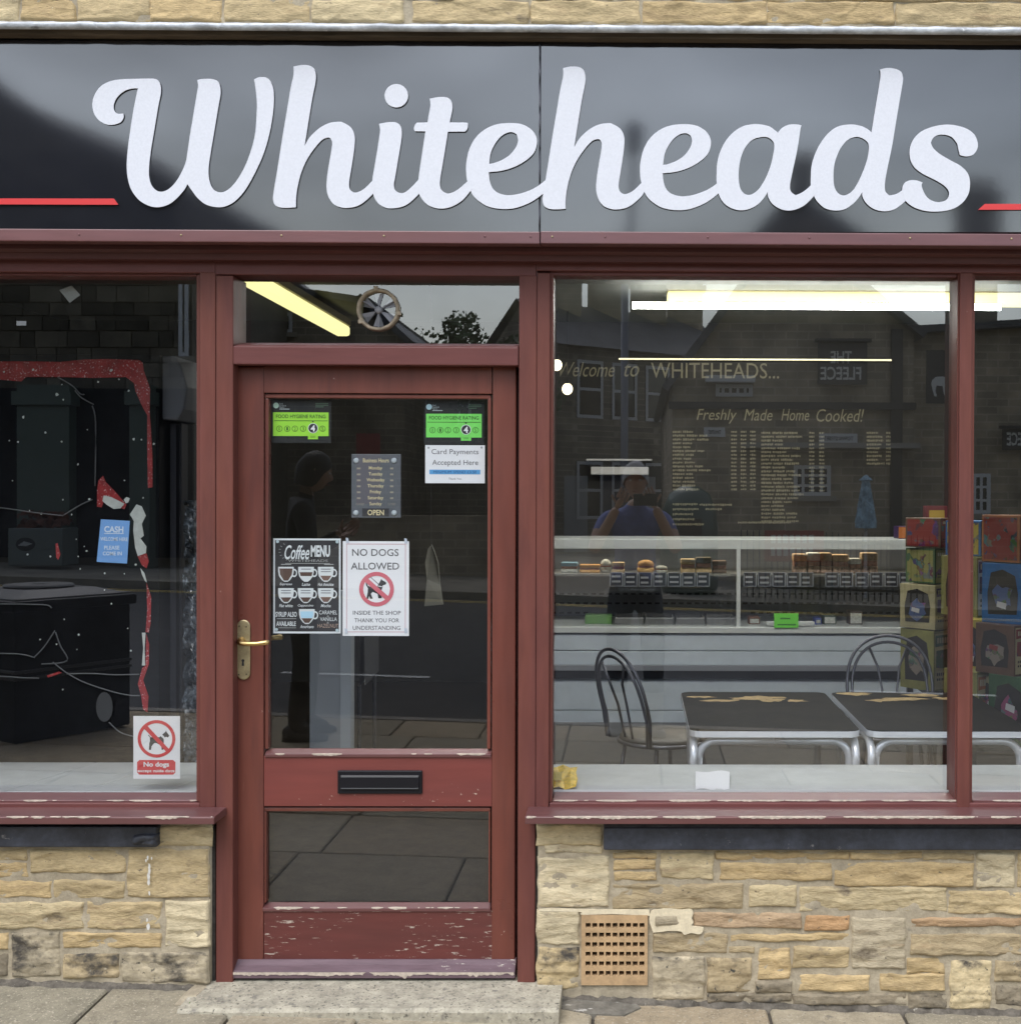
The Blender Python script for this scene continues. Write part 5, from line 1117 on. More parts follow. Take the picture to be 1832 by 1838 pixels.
# insect killer on the wall
x0, x1, z0, z1 = RC(1052, 824, 1170, 862, BY - 0.16)
t = thing('insect_killer', 'white wall mounted insect killer unit above the counter', 'insect killer', ((x0 + x1) / 2, BY - 0.1, z0))
wp = M('white_plastic', (0.62, 0.61, 0.60), 0.5)
x0, x1, z0, z1 = RC(1060, 838, 1164, 852, BY - 0.16); MB().box(x0, x1, BY - 0.16, BY - 0.02, z0, z1).build('tray', wp, t, bevel=0.006)
x0, x1, z0, z1 = RC(1052, 823.5, 1170, 827, BY - 0.16); MB().box(x0, x1, BY - 0.16, BY - 0.02, z0, z1).build('top_rail', wp, t, bevel=0.003)
x0, x1, z0, z1 = RC(1056, 827, 1168, 838, BY - 0.1); MB().box(x0, x1, BY - 0.1, BY - 0.012, z0, z1).build('dark_grid', blackflat, t)

# ---------------------------------------------------------------- food counter
KY = 4.40                                             # front glass plane of the counter
kc = thing('food_counter', 'long pale grey glass fronted food counter along the back of the shop', 'counter', (P(1330, 1303, KY).x, KY + 0.4, FZ))
cg = M('counter_grey', (0.60, 0.67, 0.74), 0.45, var=0.06, vs_=3); cg2 = M('counter_trim', (0.66, 0.69, 0.68), 0.4); ckd = M('counter_shade', (0.04, 0.045, 0.055), 0.5)
XA, XB = P(948, 1100, KY).x, P(1690, 1100, KY).x
def kslab(nm, py0, py1, y0, y1, m_, a_=None, b_=None, bev=0.004):
    z0, z1 = P(1330, py1, y0).z, P(1330, py0, y0).z; return MB().box(a_ or XA, b_ or XB, y0, y1, z0, z1).build(nm, m_, kc, bevel=bev)
kslab('counter_top', 968, 986, KY + 0.02, KY + 0.62, cg2)
kslab('ledge', 1126, 1137, KY - 0.03, KY + 0.75, cg2)
kslab('front_panel', 1139, 1168, KY - 0.01, KY + 0.75, cg); kslab('front_panel', 1169.5, 1194, KY - 0.01, KY + 0.75, cg); kslab('shadow_strip', 1195, 1205, KY - 0.04, KY + 0.6, M('shadow_strip_grey', (0.25, 0.26, 0.29), 0.5))  # grey strip stands in for the rounded shadow below the front panels
kslab('recess', 1203, 1224, KY + 0.08, KY + 0.7, ckd)  # near-black slab stands in for the shaded gap above the lower panels
kslab('lower_panel', 1221, 1275, KY + 0.03, KY + 0.7, cg); kslab('lower_panel', 1276.5, 1298, KY + 0.03, KY + 0.7, cg); kslab('base_strip', 1299, 1305, KY + 0.01, KY + 0.7, cg2)
zf0, zf1 = FZ, P(1330, 1305, KY + 0.05).z
MB().box(XA + 0.05, XB - 0.05, KY + 0.1, KY + 0.65, FZ, max(FZ + 0.01, zf1)).build('plinth', ckd, kc)  # near-black colour stands in for the shadow under the counter
# back of the case with slots
slotm = M('case_back', (0.20, 0.205, 0.215), 0.5)
kslab('case_back', 986, 1126, KY + 0.70, KY + 0.74, slotm)
mb = MB()
for r_, py in enumerate((1066, 1083, 1100)):
    for k in range(60):
        px = 975 + 14.3 * k
        if px > 1660: break
        if r_ == 2 and 1050 < px < 1335: continue
        flatrect(mb, (px, py - 1.7, px + 8.5, py + 1.7), KY + 0.695)
tag(mb.build('vent_slots', blackflat, kc), kind='stuff')
z_sh = P(1330, 1031, KY + 0.1).z
MB().box(XA, XB, KY + 0.08, KY + 0.6, z_sh - 0.012, z_sh).build('shelf', M('shelf_glass', (0.26, 0.26, 0.25), 0.3), kc)
for px in (1325,):
    x0, x1, z0, z1 = RC(px - 3.5, 986, px + 3.5, 1127, KY + 0.01); MB().box(x0, x1, KY + 0.005, KY + 0.03, z0, z1).build('glass_post', cg2, kc)
for a_, b_ in ((948, 1321), (1329, 1690)):
    x0, x1, z0, z1 = RC(a_, 987, b_, 1126, KY + 0.012); mb = MB().box(x0, x1, KY + 0.012, KY + 0.018, z0, z1, 1); mb.mi[2] = 0; mb.build('front_glass', [THIN, CLEAR], kc)
MB().box(XB - 0.02, XB, KY + 0.02, KY + 0.7, P(1330, 1126, KY).z, P(1330, 986, KY).z).build('end_panel', slotm, kc)
# unseen lit strip added under the counter top to brighten the food
x0, x1, z0, z1 = RC(960, 987, 1680, 989.5, KY + 0.2); z1 = P(1330, 986, KY + 0.02).z - 0.0005; z0 = z1 - 0.004; MB().box(x0, x1, KY + 0.22, KY + 0.32, z0, z1).build('food_fill_strip', M('food_fill_glow', (1, 0.9, 0.6), 0.5, emit=1.7, ecol=(1, 0.92, 0.74)), kc)
# price tags
tagm = M('price_card', (0.030, 0.032, 0.045), 0.6); tagf = M('price_frame', (0.34, 0.36, 0.40), 0.5); tagt = M('price_text', (0.42, 0.43, 0.45), 0.7)
def price(px0, px1, k):
    x0, x1, z0, z1 = RC(px0, 1027.5, px1, 1053, KY + 0.06)
    t = thing('price_tag', 'small dark price tag in the row on the counter shelf edge', 'price tag', ((x0 + x1) / 2, KY + 0.06, z0), 'price tags along the counter')
    MB().box(x0, x1, KY + 0.062, KY + 0.066, z0, z1).build('frame', tagf, t)
    MB().box(x0 + 0.006, x1 - 0.006, KY + 0.0600, KY + 0.0615, z0 + 0.006, z1 - 0.004).build('card', tagm, t)
    mb = MB()
    for r_ in range(2): flatrect(mb, (px0 + 3.5, 1033 + 9 * r_ + (k % 3), px1 - 4 - (k * 5 % 4), 1036.5 + 9 * r_ + (k % 3)), KY + 0.0592)
    mb.build('lettering', tagt, t)
tp = [1094 + 26 * k for k in range(7)] + [1334 + 26 * k for k in range(4)] + [1436] + [1481 + 26 * k for k in range(2)] + [1535 + 26.2 * k for k in range(5)]
for k, px in enumerate(tp): price(px, px + 23.5, k)
# food on the shelf
FYs = KY + 0.26; bun_m = M('bun_crust', (0.55, 0.30, 0.09), 0.6, var=0.25, vs_=30); bread_m = M('bread', (0.60, 0.44, 0.24), 0.8, var=0.2, vs_=60); fill_m = M('filling', (0.36, 0.16, 0.10), 0.6, var=0.4, vs_=60); wrap_m = M('paper_wrap', (0.55, 0.56, 0.52), 0.6, var=0.3, vs_=50)
def roll(px0, px1, py0, py1, label, topm=bun_m, botm=bread_m, flat=False):
    x0, x1, z0, z1 = RC(px0, py0, px1, py1, FYs); z0 = z_sh + 0.0005; c_ = (x0 + x1) / 2; w = (x1 - x0) / 2; h = z1 - z0
    t = thing('filled_roll', label, 'food', (c_, FYs, z0), 'food on the counter shelf')
    if flat:
        MB().box(x0, x1, FYs - 0.05, FYs + 0.05, z0, z0 + h * 0.36).build('bottom_slice', botm, t, bevel=0.008); MB().box(x0 + 0.004, x1 - 0.004, FYs - 0.047, FYs + 0.047, z0 + h * 0.36, z0 + h * 0.62).build('filling', fill_m, t, bevel=0.004); MB().box(x0, x1, FYs - 0.05, FYs + 0.05, z0 + h * 0.62, z1).build('top_slice', topm, t, bevel=0.008)
    else:
        MB().lathe([(w * 0.8, 0), (w, h * 0.15), (w * 0.95, h * 0.42)], (c_, FYs, z0), 18).build('bottom_bun', botm, t, smooth=True); MB().lathe([(w * 0.9, h * 0.42), (w * 0.98, h * 0.5), (w * 0.9, h * 0.55)], (c_, FYs, z0), 18).build('filling', fill_m, t, smooth=True)
        MB().lathe([(w * 0.95, h * 0.55), (w * 0.97, h * 0.68), (w * 0.75, h * 0.88), (w * 0.3, h), (0.001, h * 1.01)], (c_, FYs, z0), 18).build('top_bun', topm, t, smooth=True)
roll(1007, 1037, 1009, 1027, 'blue wrapped sandwich at the end of the counter shelf', M('blue_wrap', (0.20, 0.40, 0.55), 0.5), wrap_m, True)
roll(1040, 1077, 1013, 1027, 'flat orange topped sandwich on the counter shelf', M('orange_bread', (0.72, 0.36, 0.10), 0.6), M('orange_bread2', (0.70, 0.38, 0.12), 0.6), True)
roll(1077, 1097, 1004, 1026, 'crumpled white paper wrapped roll on the counter shelf', wrap_m, wrap_m); roll(1098, 1121, 1009, 1027, 'brown sliced sandwich on the counter shelf', bread_m, bread_m, True)
roll(1143, 1174, 1005, 1026, 'large round golden bun on the counter shelf', bun_m, M('bun_pale', (0.72, 0.45, 0.14), 0.6)); roll(1175, 1198, 1015, 1027, 'small pale wrapped bun on the counter shelf', wrap_m, wrap_m)
roll(1221, 1247, 1003, 1027, 'tall pale bread roll on the counter shelf', bread_m, bread_m, True); roll(1248, 1276, 1000, 1027, 'dark seeded loaf on the counter shelf', M('dark_loaf', (0.14, 0.11, 0.07), 0.8, var=0.4, vs_=40), bread_m, True)
roll(1278, 1303, 1006, 1027, 'brown stacked sandwich on the counter shelf', M('brown_bread', (0.20, 0.13, 0.09), 0.8), M('brown_bread2', (0.16, 0.11, 0.08), 0.8), True)
for k, (a_, b_, h) in enumerate(((1422, 1446, 994), (1447, 1470, 992), (1470, 1491, 992), (1492, 1521, 995), (1522, 1543, 1002), (1544, 1573, 992))):
    roll(a_, b_, h, 1027, ('wrapped', 'tall', 'toasted', 'brown', 'small', 'stacked')[k] + ' sandwich in the packed row on the counter shelf', (M('toast', (0.50, 0.33, 0.17), 0.7, var=0.35, vs_=40), wrap_m, M('wholemeal', (0.36, 0.25, 0.14), 0.8, var=0.3, vs_=50))[k % 3], M('sandwich_mix', (0.33, 0.22, 0.16), 0.8, var=0.7, vs_=50), True)
# trays and tubs in the bottom of the case
z_b = P(1330, 1126, KY).z + 0.001
for k in range(4):
    x0, x1, _, z1 = RC(1104 + 54 * k, 1103, 1154 + 54 * k, 1126, KY + 0.25)
    t = thing('food_tray', 'empty grey food tray in the bottom of the counter', 'tray', ((x0 + x1) / 2, KY + 0.25, z_b), 'food trays in the counter')
    mb = MB(); y0, y1 = KY + 0.12, KY + 0.40; w_ = 0.008; h = 0.05
    mb.box(x0, x1, y0, y0 + w_, z_b, z_b + h).box(x0, x1, y1 - w_, y1, z_b, z_b + h).box(x0, x0 + w_, y0 + w_, y1 - w_, z_b, z_b + h).box(x1 - w_, x1, y0 + w_, y1 - w_, z_b, z_b + h).box(x0 + w_, x1 - w_, y0 + w_, y1 - w_, z_b, z_b + 0.006)
    mb.build('tray_body', M('tray_grey', (0.20, 0.20, 0.20), 0.4), t)
    MB().box(x0, x1, y0 - 0.004, y0 - 0.001, z_b + h - 0.010, z_b + h).build('tray_rim', M('tray_rim', (0.38, 0.38, 0.38), 0.4), t)
def pack(px0, py0, px1, py1, m_, label):
    x0, x1, z0, z1 = RC(px0, py0, px1, py1, KY + 0.22); t = thing('food_pack', label, 'food pack', ((x0 + x1) / 2, KY + 0.22, z_b), 'packs in the bottom of the counter')
    MB().box(x0, x1, KY + 0.16, KY + 0.28, z_b, z1).build('pack_body', m_, t, bevel=0.006); MB().box(x0 + 0.008, x1 - 0.008, KY + 0.157, KY + 0.159, z_b + 0.01, z1 - 0.012).build('pack_label', wrap_m if px0 > 1300 else m_, t)
pack(1050, 1103, 1098, 1126, M('green_pack', (0.16, 0.34, 0.10), 0.5), 'green food pack in the bottom of the counter'); pack(1460, 1108, 1472, 1126, M('blue_pack', (0.04, 0.07, 0.30), 0.5), 'blue food pack in the bottom of the counter'); pack(1475, 1103, 1498, 1126, M('dark_pack', (0.02, 0.05, 0.03), 0.4), 'dark green tub in the bottom of the counter'); pack(1521, 1096, 1545, 1126, M('brown_pack', (0.05, 0.03, 0.025), 0.4), 'dark brown tub in the bottom of the counter')
pack(1342, 1106, 1362, 1126, M('rust_pack', (0.18, 0.07, 0.04), 0.5), 'rust coloured pack in the bottom of the counter')
# fluorescent green price card
x0, x1, z0, z1 = RC(1389, 1101, 1432.5, 1127, KY - 0.04); t = thing('price_card', 'bright green handwritten card on the counter front', 'card', ((x0 + x1) / 2, KY - 0.04, z0))
MB().box(x0, x1, KY - 0.041, KY - 0.040, z0, z1).build('card', M('neon_green', (0.20, 0.85, 0.07), 0.6), t)
mb = MB()
for a_, b_, yy in ((1400, 1418, 1109), (1395, 1428, 1120)): flatrect(mb, (a_, yy, b_, yy + 2.6), KY - 0.0418)
mb.build('handwriting', M('green_ink', (0.03, 0.25, 0.02), 0.7), t)
x0, x1, z0, z1 = RC(1375, 1117, 1461, 1127, KY - 0.02); tag(MB().box(x0, x1, KY - 0.028, KY - 0.005, z_b + 0.012, z_b + 0.04).build('card_holder', cg2, bevel=0.003), 'pale strip card holder behind the green card', 'card holder')
# boxes and banner on the counter top
z_t = P(1330, 968, KY + 0.02).z
def ctbox(px0, py0, px1, m_, label, d=0.16):
    x0, x1, z0, z1 = RC(px0, py0, px1, 968, KY + 0.2); t = thing('display_box', label, 'box', ((x0 + x1) / 2, KY + 0.25, z_t + 0.0005), 'boxes on the counter top')
    MB().box(x0, x1, KY + 0.2, KY + 0.2 + d, z_t + 0.0005, z1).build('carton', m_, t, bevel=0.003); return t, (x0, x1, z_t, z1)
t, r = ctbox(1612, 945, 1682, M('purple_box', (0.05, 0.02, 0.09), 0.4), 'dark purple and orange snack box on the counter top')
x0, x1, z0, z1 = r; MB().box(x0 + 0.001, x0 + 0.09, KY + 0.197, KY + 0.1995, z0 + 0.005, z1 - 0.005).build('orange_panel', M('orange_print', (0.40, 0.12, 0.02), 0.5), t); MB().box(x0 + 0.10, x0 + 0.14, KY + 0.197, KY + 0.1995, z0 + 0.01, z1 - 0.005).build('white_panel', paper, t); MB().box(x0 + 0.16, x1 - 0.02, KY + 0.197, KY + 0.1995, z0 + 0.02, z1 - 0.025).build('barcode_panel', wp, t)
t, r = ctbox(1662, 908, 1700, M('maroon_box', (0.14, 0.02, 0.03), 0.4), 'upright dark red snack box on the counter top', 0.1)
x0, x1, z0, z1 = r; MB().box(x0 + 0.02, x1 - 0.02, KY + 0.197, KY + 0.1995, z0 + 0.05, z1 - 0.03).build('yellow_panel', M('mustard_print', (0.45, 0.30, 0.04), 0.5), t)

# ---------------------------------------------------------------- tables
def table(pxl, pxr, label):
    zt_ = P(1390, 1312, 0.62).z; yf, yb = 0.62, 1.50
    xl, xr = P(pxl, 1315, yf).x, P(pxr, 1315, yf).x; mx = (xl + xr) / 2
    t = thing('cafe_table', label, 'table', (mx, (yf + yb) / 2, FZ), 'cafe tables in the window')
    def rr_(x0, x1, y0, y1, r, n=5):
        out = []
        for cx_, cy_, a0 in ((x1 - r, y1 - r, 0), (x0 + r, y1 - r, 90), (x0 + r, y0 + r, 180), (x1 - r, y0 + r, 270)):
            out += [(cx_ + r * math.cos(RAD(a0 + 90 * k / n)), cy_ + r * math.sin(RAD(a0 + 90 * k / n))) for k in range(n + 1)]
        return out
    tm = M('dark_laminate', (0.013, 0.011, 0.007), 0.5, spec=0.06, var=0.4, vs_=6)
    MB().prism_z(rr_(xl + 0.002, xr - 0.002, yf + 0.002, yb - 0.002, 0.045), zt_ - 0.02, zt_).build('table_top', tm, t)
    MB().prism_z(rr_(xl, xr, yf, yb, 0.047), zt_ - 0.024, zt_ - 0.0022).build('edge_trim', chrome, t)
    for y in (yf + 0.05, yb - 0.05):
        for s_ in (-1, 1):
            xo = xl + 0.03 if s_ < 0 else xr - 0.03
        ins = 0.035; R_ = 0.065
        for s_, xo in ((-1, xl + ins), (1, xr - ins)):
            pts = [(mx, y, zt_ - 0.045)] + [(xo - s_ * R_ + s_ * R_ * math.sin(RAD(q)), y, zt_ - 0.045 - R_ + R_ * math.cos(RAD(q))) for q in range(0, 91, 15)] + [(xo, y, FZ)]
            MB().tube(pts, 0.0150, 10).build('leg', chrome, t, smooth=True)
    for s_, xo in ((-1, xl + 0.016), (1, xr - 0.016)):
        R_ = 0.07
        pts = [(xo, yf + 0.40, zt_ - 0.03), (xo, yf + 0.12, zt_ - 0.04)] + [(xo, yf + 0.02 + R_ - R_ * math.sin(RAD(q)), zt_ - 0.04 - R_ + R_ * math.cos(RAD(q))) for q in range(0, 91, 15)] + [(xo, yf + 0.02, FZ)]
        MB().tube(pts, 0.0150, 10).build('leg', chrome, t, smooth=True)
    # worn patches where the laminate is gone, along the back edge
    wm = M('worn_laminate', (0.44, 0.31, 0.13), 0.7, var=0.3, vs_=40); rt = random.Random(int(pxl))
    for k in range(6):
        cx_ = xl + (xr - xl) * (0.14 + 0.12 * k + rt.uniform(-0.03, 0.03)); cy_ = yb - 0.05 - rt.uniform(0.0, 0.22); n = 16; ax, ay = rt.uniform(0.05, 0.10), rt.uniform(0.02, 0.055)
        MB().add([(min(xr - 0.02, max(xl + 0.02, cx_ + ax * (0.45 + 0.9 * rt.random()) * math.cos(j * 6.283 / n))), min(yb - 0.012, cy_ + ay * (0.4 + 0.9 * rt.random()) * math.sin(j * 6.283 / n)), zt_ + 0.0006 + 0.0002 * k) for j in range(n)], [tuple(range(n))]).build('worn_patch', wm, t)
    return t
table(1237, 1546, 'dark cafe table with chrome legs and worn patches beside the steel chair'); table(1558, 1856, 'dark cafe table with chrome legs beside the toy boxes')
# ---------------------------------------------------------------- bistro chairs
def chair(loc, rz, label, bw=0.215):
    t = thing('bistro_chair', label, 'chair', loc, 'steel bistro chairs')
    Rm = Matrix.Rotation(rz, 3, 'Z'); o_ = Vector(loc)
    def W(p): return o_ + Rm @ Vector(p)
    sz = 0.45
    mb = MB(); n = 28
    for r, z in ((0.0, sz + 0.012), (0.17, sz + 0.012), (0.192, sz + 0.004), (0.195, sz - 0.006), (0.19, sz - 0.016)):
        for j in range(n): mb.v.append(tuple(W((r * math.cos(j * 6.2832 / n), r * math.sin(j * 6.2832 / n), z))))
    for i in range(4):
        for j in range(n): mb.f.append((i * n + j, i * n + (j + 1) % n, (i + 1) * n + (j + 1) % n, (i + 1) * n + j)); mb.mi.append(0)
    mb.build('seat', M('seat_vinyl', (0.115, 0.105, 0.09), 0.5), t, smooth=True)
    MB().tube([W((0.197 * math.cos(j * 0.2244), 0.197 * math.sin(j * 0.2244), sz - 0.018)) for j in range(29)], 0.009, 8).build('seat_ring', gunmetal, t, smooth=True)
    def hoop(wd, top, base):                      # back hoop; backwards = -y local
        pts = []
        for k in range(25):
            a_ = math.pi * k / 24
            h = math.sin(a_) ** 0.62 if 0 < k < 24 else 0
            pts.append(W((wd * math.cos(a_) * (0.78 + 0.22 * h), -0.165 - 0.11 * h - (0.02 if k in (0, 24) else 0), base + (top - base) * h)))
        return pts
    MB().tube(hoop(bw, 0.845, sz - 0.01), 0.0078, 8).build('back_hoop', gunmetal, t, smooth=True)
    MB().tube(hoop(bw - 0.028, 0.815, sz - 0.01), 0.0070, 8).build('inner_hoop', gunmetal, t, smooth=True)
    for s_ in (-1, 1):
        MB().tube([W((0.03 * s_, -0.18, sz)), W((0.035 * s_, -0.215, 0.6)), W((0.05 * s_, -0.25, 0.70)), W((0.088 * s_, -0.268, 0.79))], 0.006, 6).build('back_spoke', gunmetal, t, smooth=True)
    for a_ in (45, 135, 225, 315):
        q = RAD(a_); MB().tube([W((0.165 * math.cos(q), 0.165 * math.sin(q), sz - 0.01)), W((0.20 * math.cos(q), 0.20 * math.sin(q), 0.22)), W((0.235 * math.cos(q), 0.235 * math.sin(q), 0.0))], 0.0095, 8).build('leg', gunmetal, t, smooth=True)
    MB().tube([W((0.205 * math.cos(j * 0.2244), 0.205 * math.sin(j * 0.2244), 0.2)) for j in range(29)], 0.006, 6).build('stretcher', gunmetal, t, smooth=True)
p = P(1172, 1322, 1.62); chair((p.x + 0.045, 1.66, FZ), RAD(-56), 'steel bistro chair with looped back left of the worn table')
p = P(1605, 1250, 1.85); chair((p.x, 1.78, FZ), RAD(178), 'steel bistro chair with looped back behind the tables', 0.235)
# ---------------------------------------------------------------- toy and snack boxes
pal = {'yellow': (0.46, 0.37, 0.07), 'purple': (0.09, 0.04, 0.14), 'blue': (0.03, 0.16, 0.40), 'red': (0.26, 0.04, 0.035), 'green': (0.05, 0.11, 0.05), 'orange': (0.38, 0.13, 0.04), 'brown': (0.14, 0.08, 0.05), 'cream': (0.50, 0.44, 0.25), 'olive': (0.28, 0.27, 0.09), 'teal': (0.08, 0.22, 0.25)}
def pm(n): return M('carton_' + n, pal[n], 0.4, var=0.15, vs_=12)
winm = M('carton_window', (0.05, 0.045, 0.04), 0.08, spec=0.8)
def print_mat(name, base, scale, k):
    """busy printed packaging: patches of strong ink colours over a base colour"""
    if name in MATS: return MATS[name]
    m = bpy.data.materials.new(name); MATS[name] = m; nt, b = nodes_of(m); N = nt.nodes.new; K = nt.links.new
    g_ = N('ShaderNodeNewGeometry'); mp_ = N('ShaderNodeMapping'); mp_.inputs['Location'].default_value = (k, k * 2.3, k * 0.7); K(g_.outputs['Position'], mp_.inputs[0])
    nz_ = N('ShaderNodeTexNoise'); nz_.inputs['Scale'].default_value = scale * 0.8; nz_.inputs['Detail'].default_value = 3; K(mp_.outputs[0], nz_.inputs['Vector'])
    vo = N('ShaderNodeTexVoronoi'); vo.inputs['Scale'].default_value = scale; vo.inputs['Randomness'].default_value = 1.0
    ad = N('ShaderNodeMix'); ad.data_type = 'RGBA'; ad.inputs[0].default_value = 0.12; K(mp_.outputs[0], ad.inputs[6]); K(nz_.outputs[1], ad.inputs[7]); K(ad.outputs[2], vo.inputs['Vector'])
    hs_ = N('ShaderNodeHueSaturation'); hs_.inputs['Saturation'].default_value = 0.85; hs_.inputs['Value'].default_value = 0.22; K(vo.outputs['Color'], hs_.inputs['Color'])
    r = N('ShaderNodeMapRange'); r.inputs[1].default_value = 0.54; r.inputs[2].default_value = 0.57; K(nz_.outputs[0], r.inputs[0])
    mx = N('ShaderNodeMix'); mx.data_type = 'RGBA'; mx.inputs[6].default_value = (*base, 1); K(hs_.outputs[0], mx.inputs[7]); K(r.outputs[0], mx.inputs[0]); K(mx.outputs[2], b.inputs['Base Color']); b.inputs['Roughness'].default_value = 0.3
    return m
def carton(px0, py0, px1, py1, y, depth, rz, cname, label, win=True, pn=None, k=0):
    """box standing at depth y whose front fills the pixel rectangle; turned by rz so that its side shows"""
    x0, x1, z0, z1 = RC(px0, py0, px1, py1, y); w, h = (x1 - x0), (z1 - z0); c_ = Vector(((x0 + x1) / 2, y, z0)); rk = random.Random(k + 40)
    t = thing('snack_box', label, 'box', c_, 'boxes stacked at the side of the tables')
    Rm = Matrix.Rotation(rz + rk.uniform(-0.12, 0.12), 3, 'Z')
    def B(nm, a, b, c0, d, e, f, m_):
        mb = MB().box(a, b, c0, d, e, f); mb.v = [tuple(c_ + Rm @ Vector(v)) for v in mb.v]; return mb.build(nm, m_, t, bevel=0.002)
    def G(nm, pts, y_, m_):
        MB().add([tuple(c_ + Rm @ Vector((p * w, y_, q * h))) for p, q in pts], [tuple(range(len(pts)))]).build(nm, m_, t)
    B('carton', -w / 2, w / 2, 0, depth, 0, h, pm(cname))
    def S(nm, pts, x_, m_):                              # on the side turned to the left: (along depth, up)
        MB().add([tuple(c_ + Rm @ Vector((-w / 2 - x_, p * depth, q * h))) for p, q in pts], [tuple(range(len(pts)))]).build(nm, m_, t)
    busy = print_mat('packet_print_%d' % k, pal[pn or 'red'], 22 + 4 * (k % 3), k)
    S('printed_side', [(0.06, 0.05), (0.94, 0.05), (0.94, 0.95), (0.06, 0.95)], 0.001, pm(cname) if win else busy)
    if win:
        S('window', [(0.16, 0.16), (0.84, 0.14), (0.86, 0.5), (0.78, 0.84), (0.5, 0.90), (0.2, 0.80), (0.13, 0.5)], 0.002, winm)
        S('product', [(0.5 + 0.29 * rk.uniform(0.55, 1.05) * math.cos(j * 0.5236), 0.45 + 0.30 * rk.uniform(0.45, 1.0) * math.sin(j * 0.5236)) for j in range(12)], 0.003, print_mat('product_print_%d' % k, [(0.30, 0.08, 0.16), (0.32, 0.22, 0.05), (0.10, 0.14, 0.28), (0.28, 0.24, 0.20)][k % 4], 30, k + 7))
        q0, q1 = rk.uniform(0.25, 0.55), rk.uniform(0.2, 0.55); S('small_tag', [(q0, q1), (q0 + 0.22, q1 + 0.04), (q0 + 0.2, q1 + 0.13), (q0 - 0.02, q1 + 0.1)], 0.004, pm(pn or 'cream') if k % 2 else wp)
    face = pm('cream') if k % 3 else wp
    G('printed_front', [(-0.46, 0.04), (0.46, 0.04), (0.46, 0.96), (-0.46, 0.96)], -0.001, face if win else busy)
    G('title_band', [(-0.44, 0.74), (0.44, 0.78), (0.44, 0.94), (-0.44, 0.93)], -0.002, pm(pn or 'red'))
    if win: G('picture', [(-0.42, 0.40), (0.1, 0.36), (0.40, 0.46), (0.38, 0.70), (-0.40, 0.68)], -0.0022, busy)
    mb = MB()
    for z_, hgt, m_ in ((0.80, 0.09, 0), (0.26, 0.05, 1), (0.18, 0.04, 1)):
        q = -0.38
        while q < (0.36 if m_ == 0 else 0.05):
            wd = rk.uniform(0.05, 0.10) if m_ == 0 else rk.uniform(0.03, 0.06); mb.add([tuple(c_ + Rm @ Vector((p_ * w, -0.003, (z_ + e) * h))) for p_, e in ((q, 0), (q + wd, 0), (q + wd, hgt), (q, hgt))], [(0, 1, 2, 3)], m_); q += wd + 0.03
    mb.build('print_lettering', [M('title_cream', (0.55, 0.50, 0.35), 0.6), ink], t)
    G('barcode', [(0.12, 0.06), (0.42, 0.06), (0.42, 0.24), (0.12, 0.24)], -0.0035, wp)
    mb = MB()
    for i in range(7): mb.add([tuple(c_ + Rm @ Vector((p_ * w, -0.0045, z_ * h))) for p_, z_ in ((0.14 + 0.038 * i, 0.08), (0.158 + 0.038 * i, 0.08), (0.158 + 0.038 * i, 0.22), (0.14 + 0.038 * i, 0.22))], [(0, 1, 2, 3)])
    mb.build('barcode_lines', ink, t)
R1 = RAD(38)
carton(1792, 1215, 1832, 1340, 1.55, 0.16, R1, 'cream', 'cream toy box with red heading at the foot of the stack', True, 'red', 0)
carton(1742, 1205, 1800, 1330, 1.60, 0.18, R1, 'olive', 'yellow toy box with black window at the foot of the stack', True, 'orange', 1)
carton(1760, 1112, 1805, 1212, 1.68, 0.18, R1, 'yellow', 'yellow toy box with white side panel in the stack', True, 'purple', 2)
carton(1744, 1000, 1806, 1108, 1.80, 0.22, R1, 'olive', 'tall box with purple window and yellow side in the stack', True, 'purple', 3)
carton(1748, 935, 1812, 998, 1.85, 0.2, R1, 'blue', 'blue snack box with yellow flash on top of the stack', False, 'yellow', 4)
carton(1818, 925, 1880, 1010, 1.5, 0.2, R1, 'orange', 'tall orange box at the outer edge of the stack', False, 'red', 5)
carton(1820, 1012, 1890, 1120, 1.5, 0.2, R1, 'blue', 'blue toy box below the orange one', True, 'cream', 6); carton(1806, 1122, 1880, 1212, 1.45, 0.2, R1, 'brown', 'brown toy box below the blue one', True, 'red', 7)
carton(1830, 1215, 1910, 1345, 1.40, 0.2, R1, 'green', 'dark green toy box at the outer foot of the stack', True, 'yellow', 8)
carton(1670, 985, 1722, 1048, 2.3, 0.2, R1, 'green', 'green box on the near shelf end behind the mullion', False, 'olive', 9); carton(1668, 1050, 1724, 1130, 2.3, 0.22, R1, 'cream', 'cream box with purple window behind the mullion', True, 'purple', 10)
carton(1666, 1132, 1726, 1240, 2.3, 0.22, R1, 'olive', 'olive box with green print behind the mullion', True, 'green', 11); carton(1676, 930, 1726, 983, 2.3, 0.2, R1, 'brown', 'brown box on top of the stack behind the mullion', False, 'red', 12)
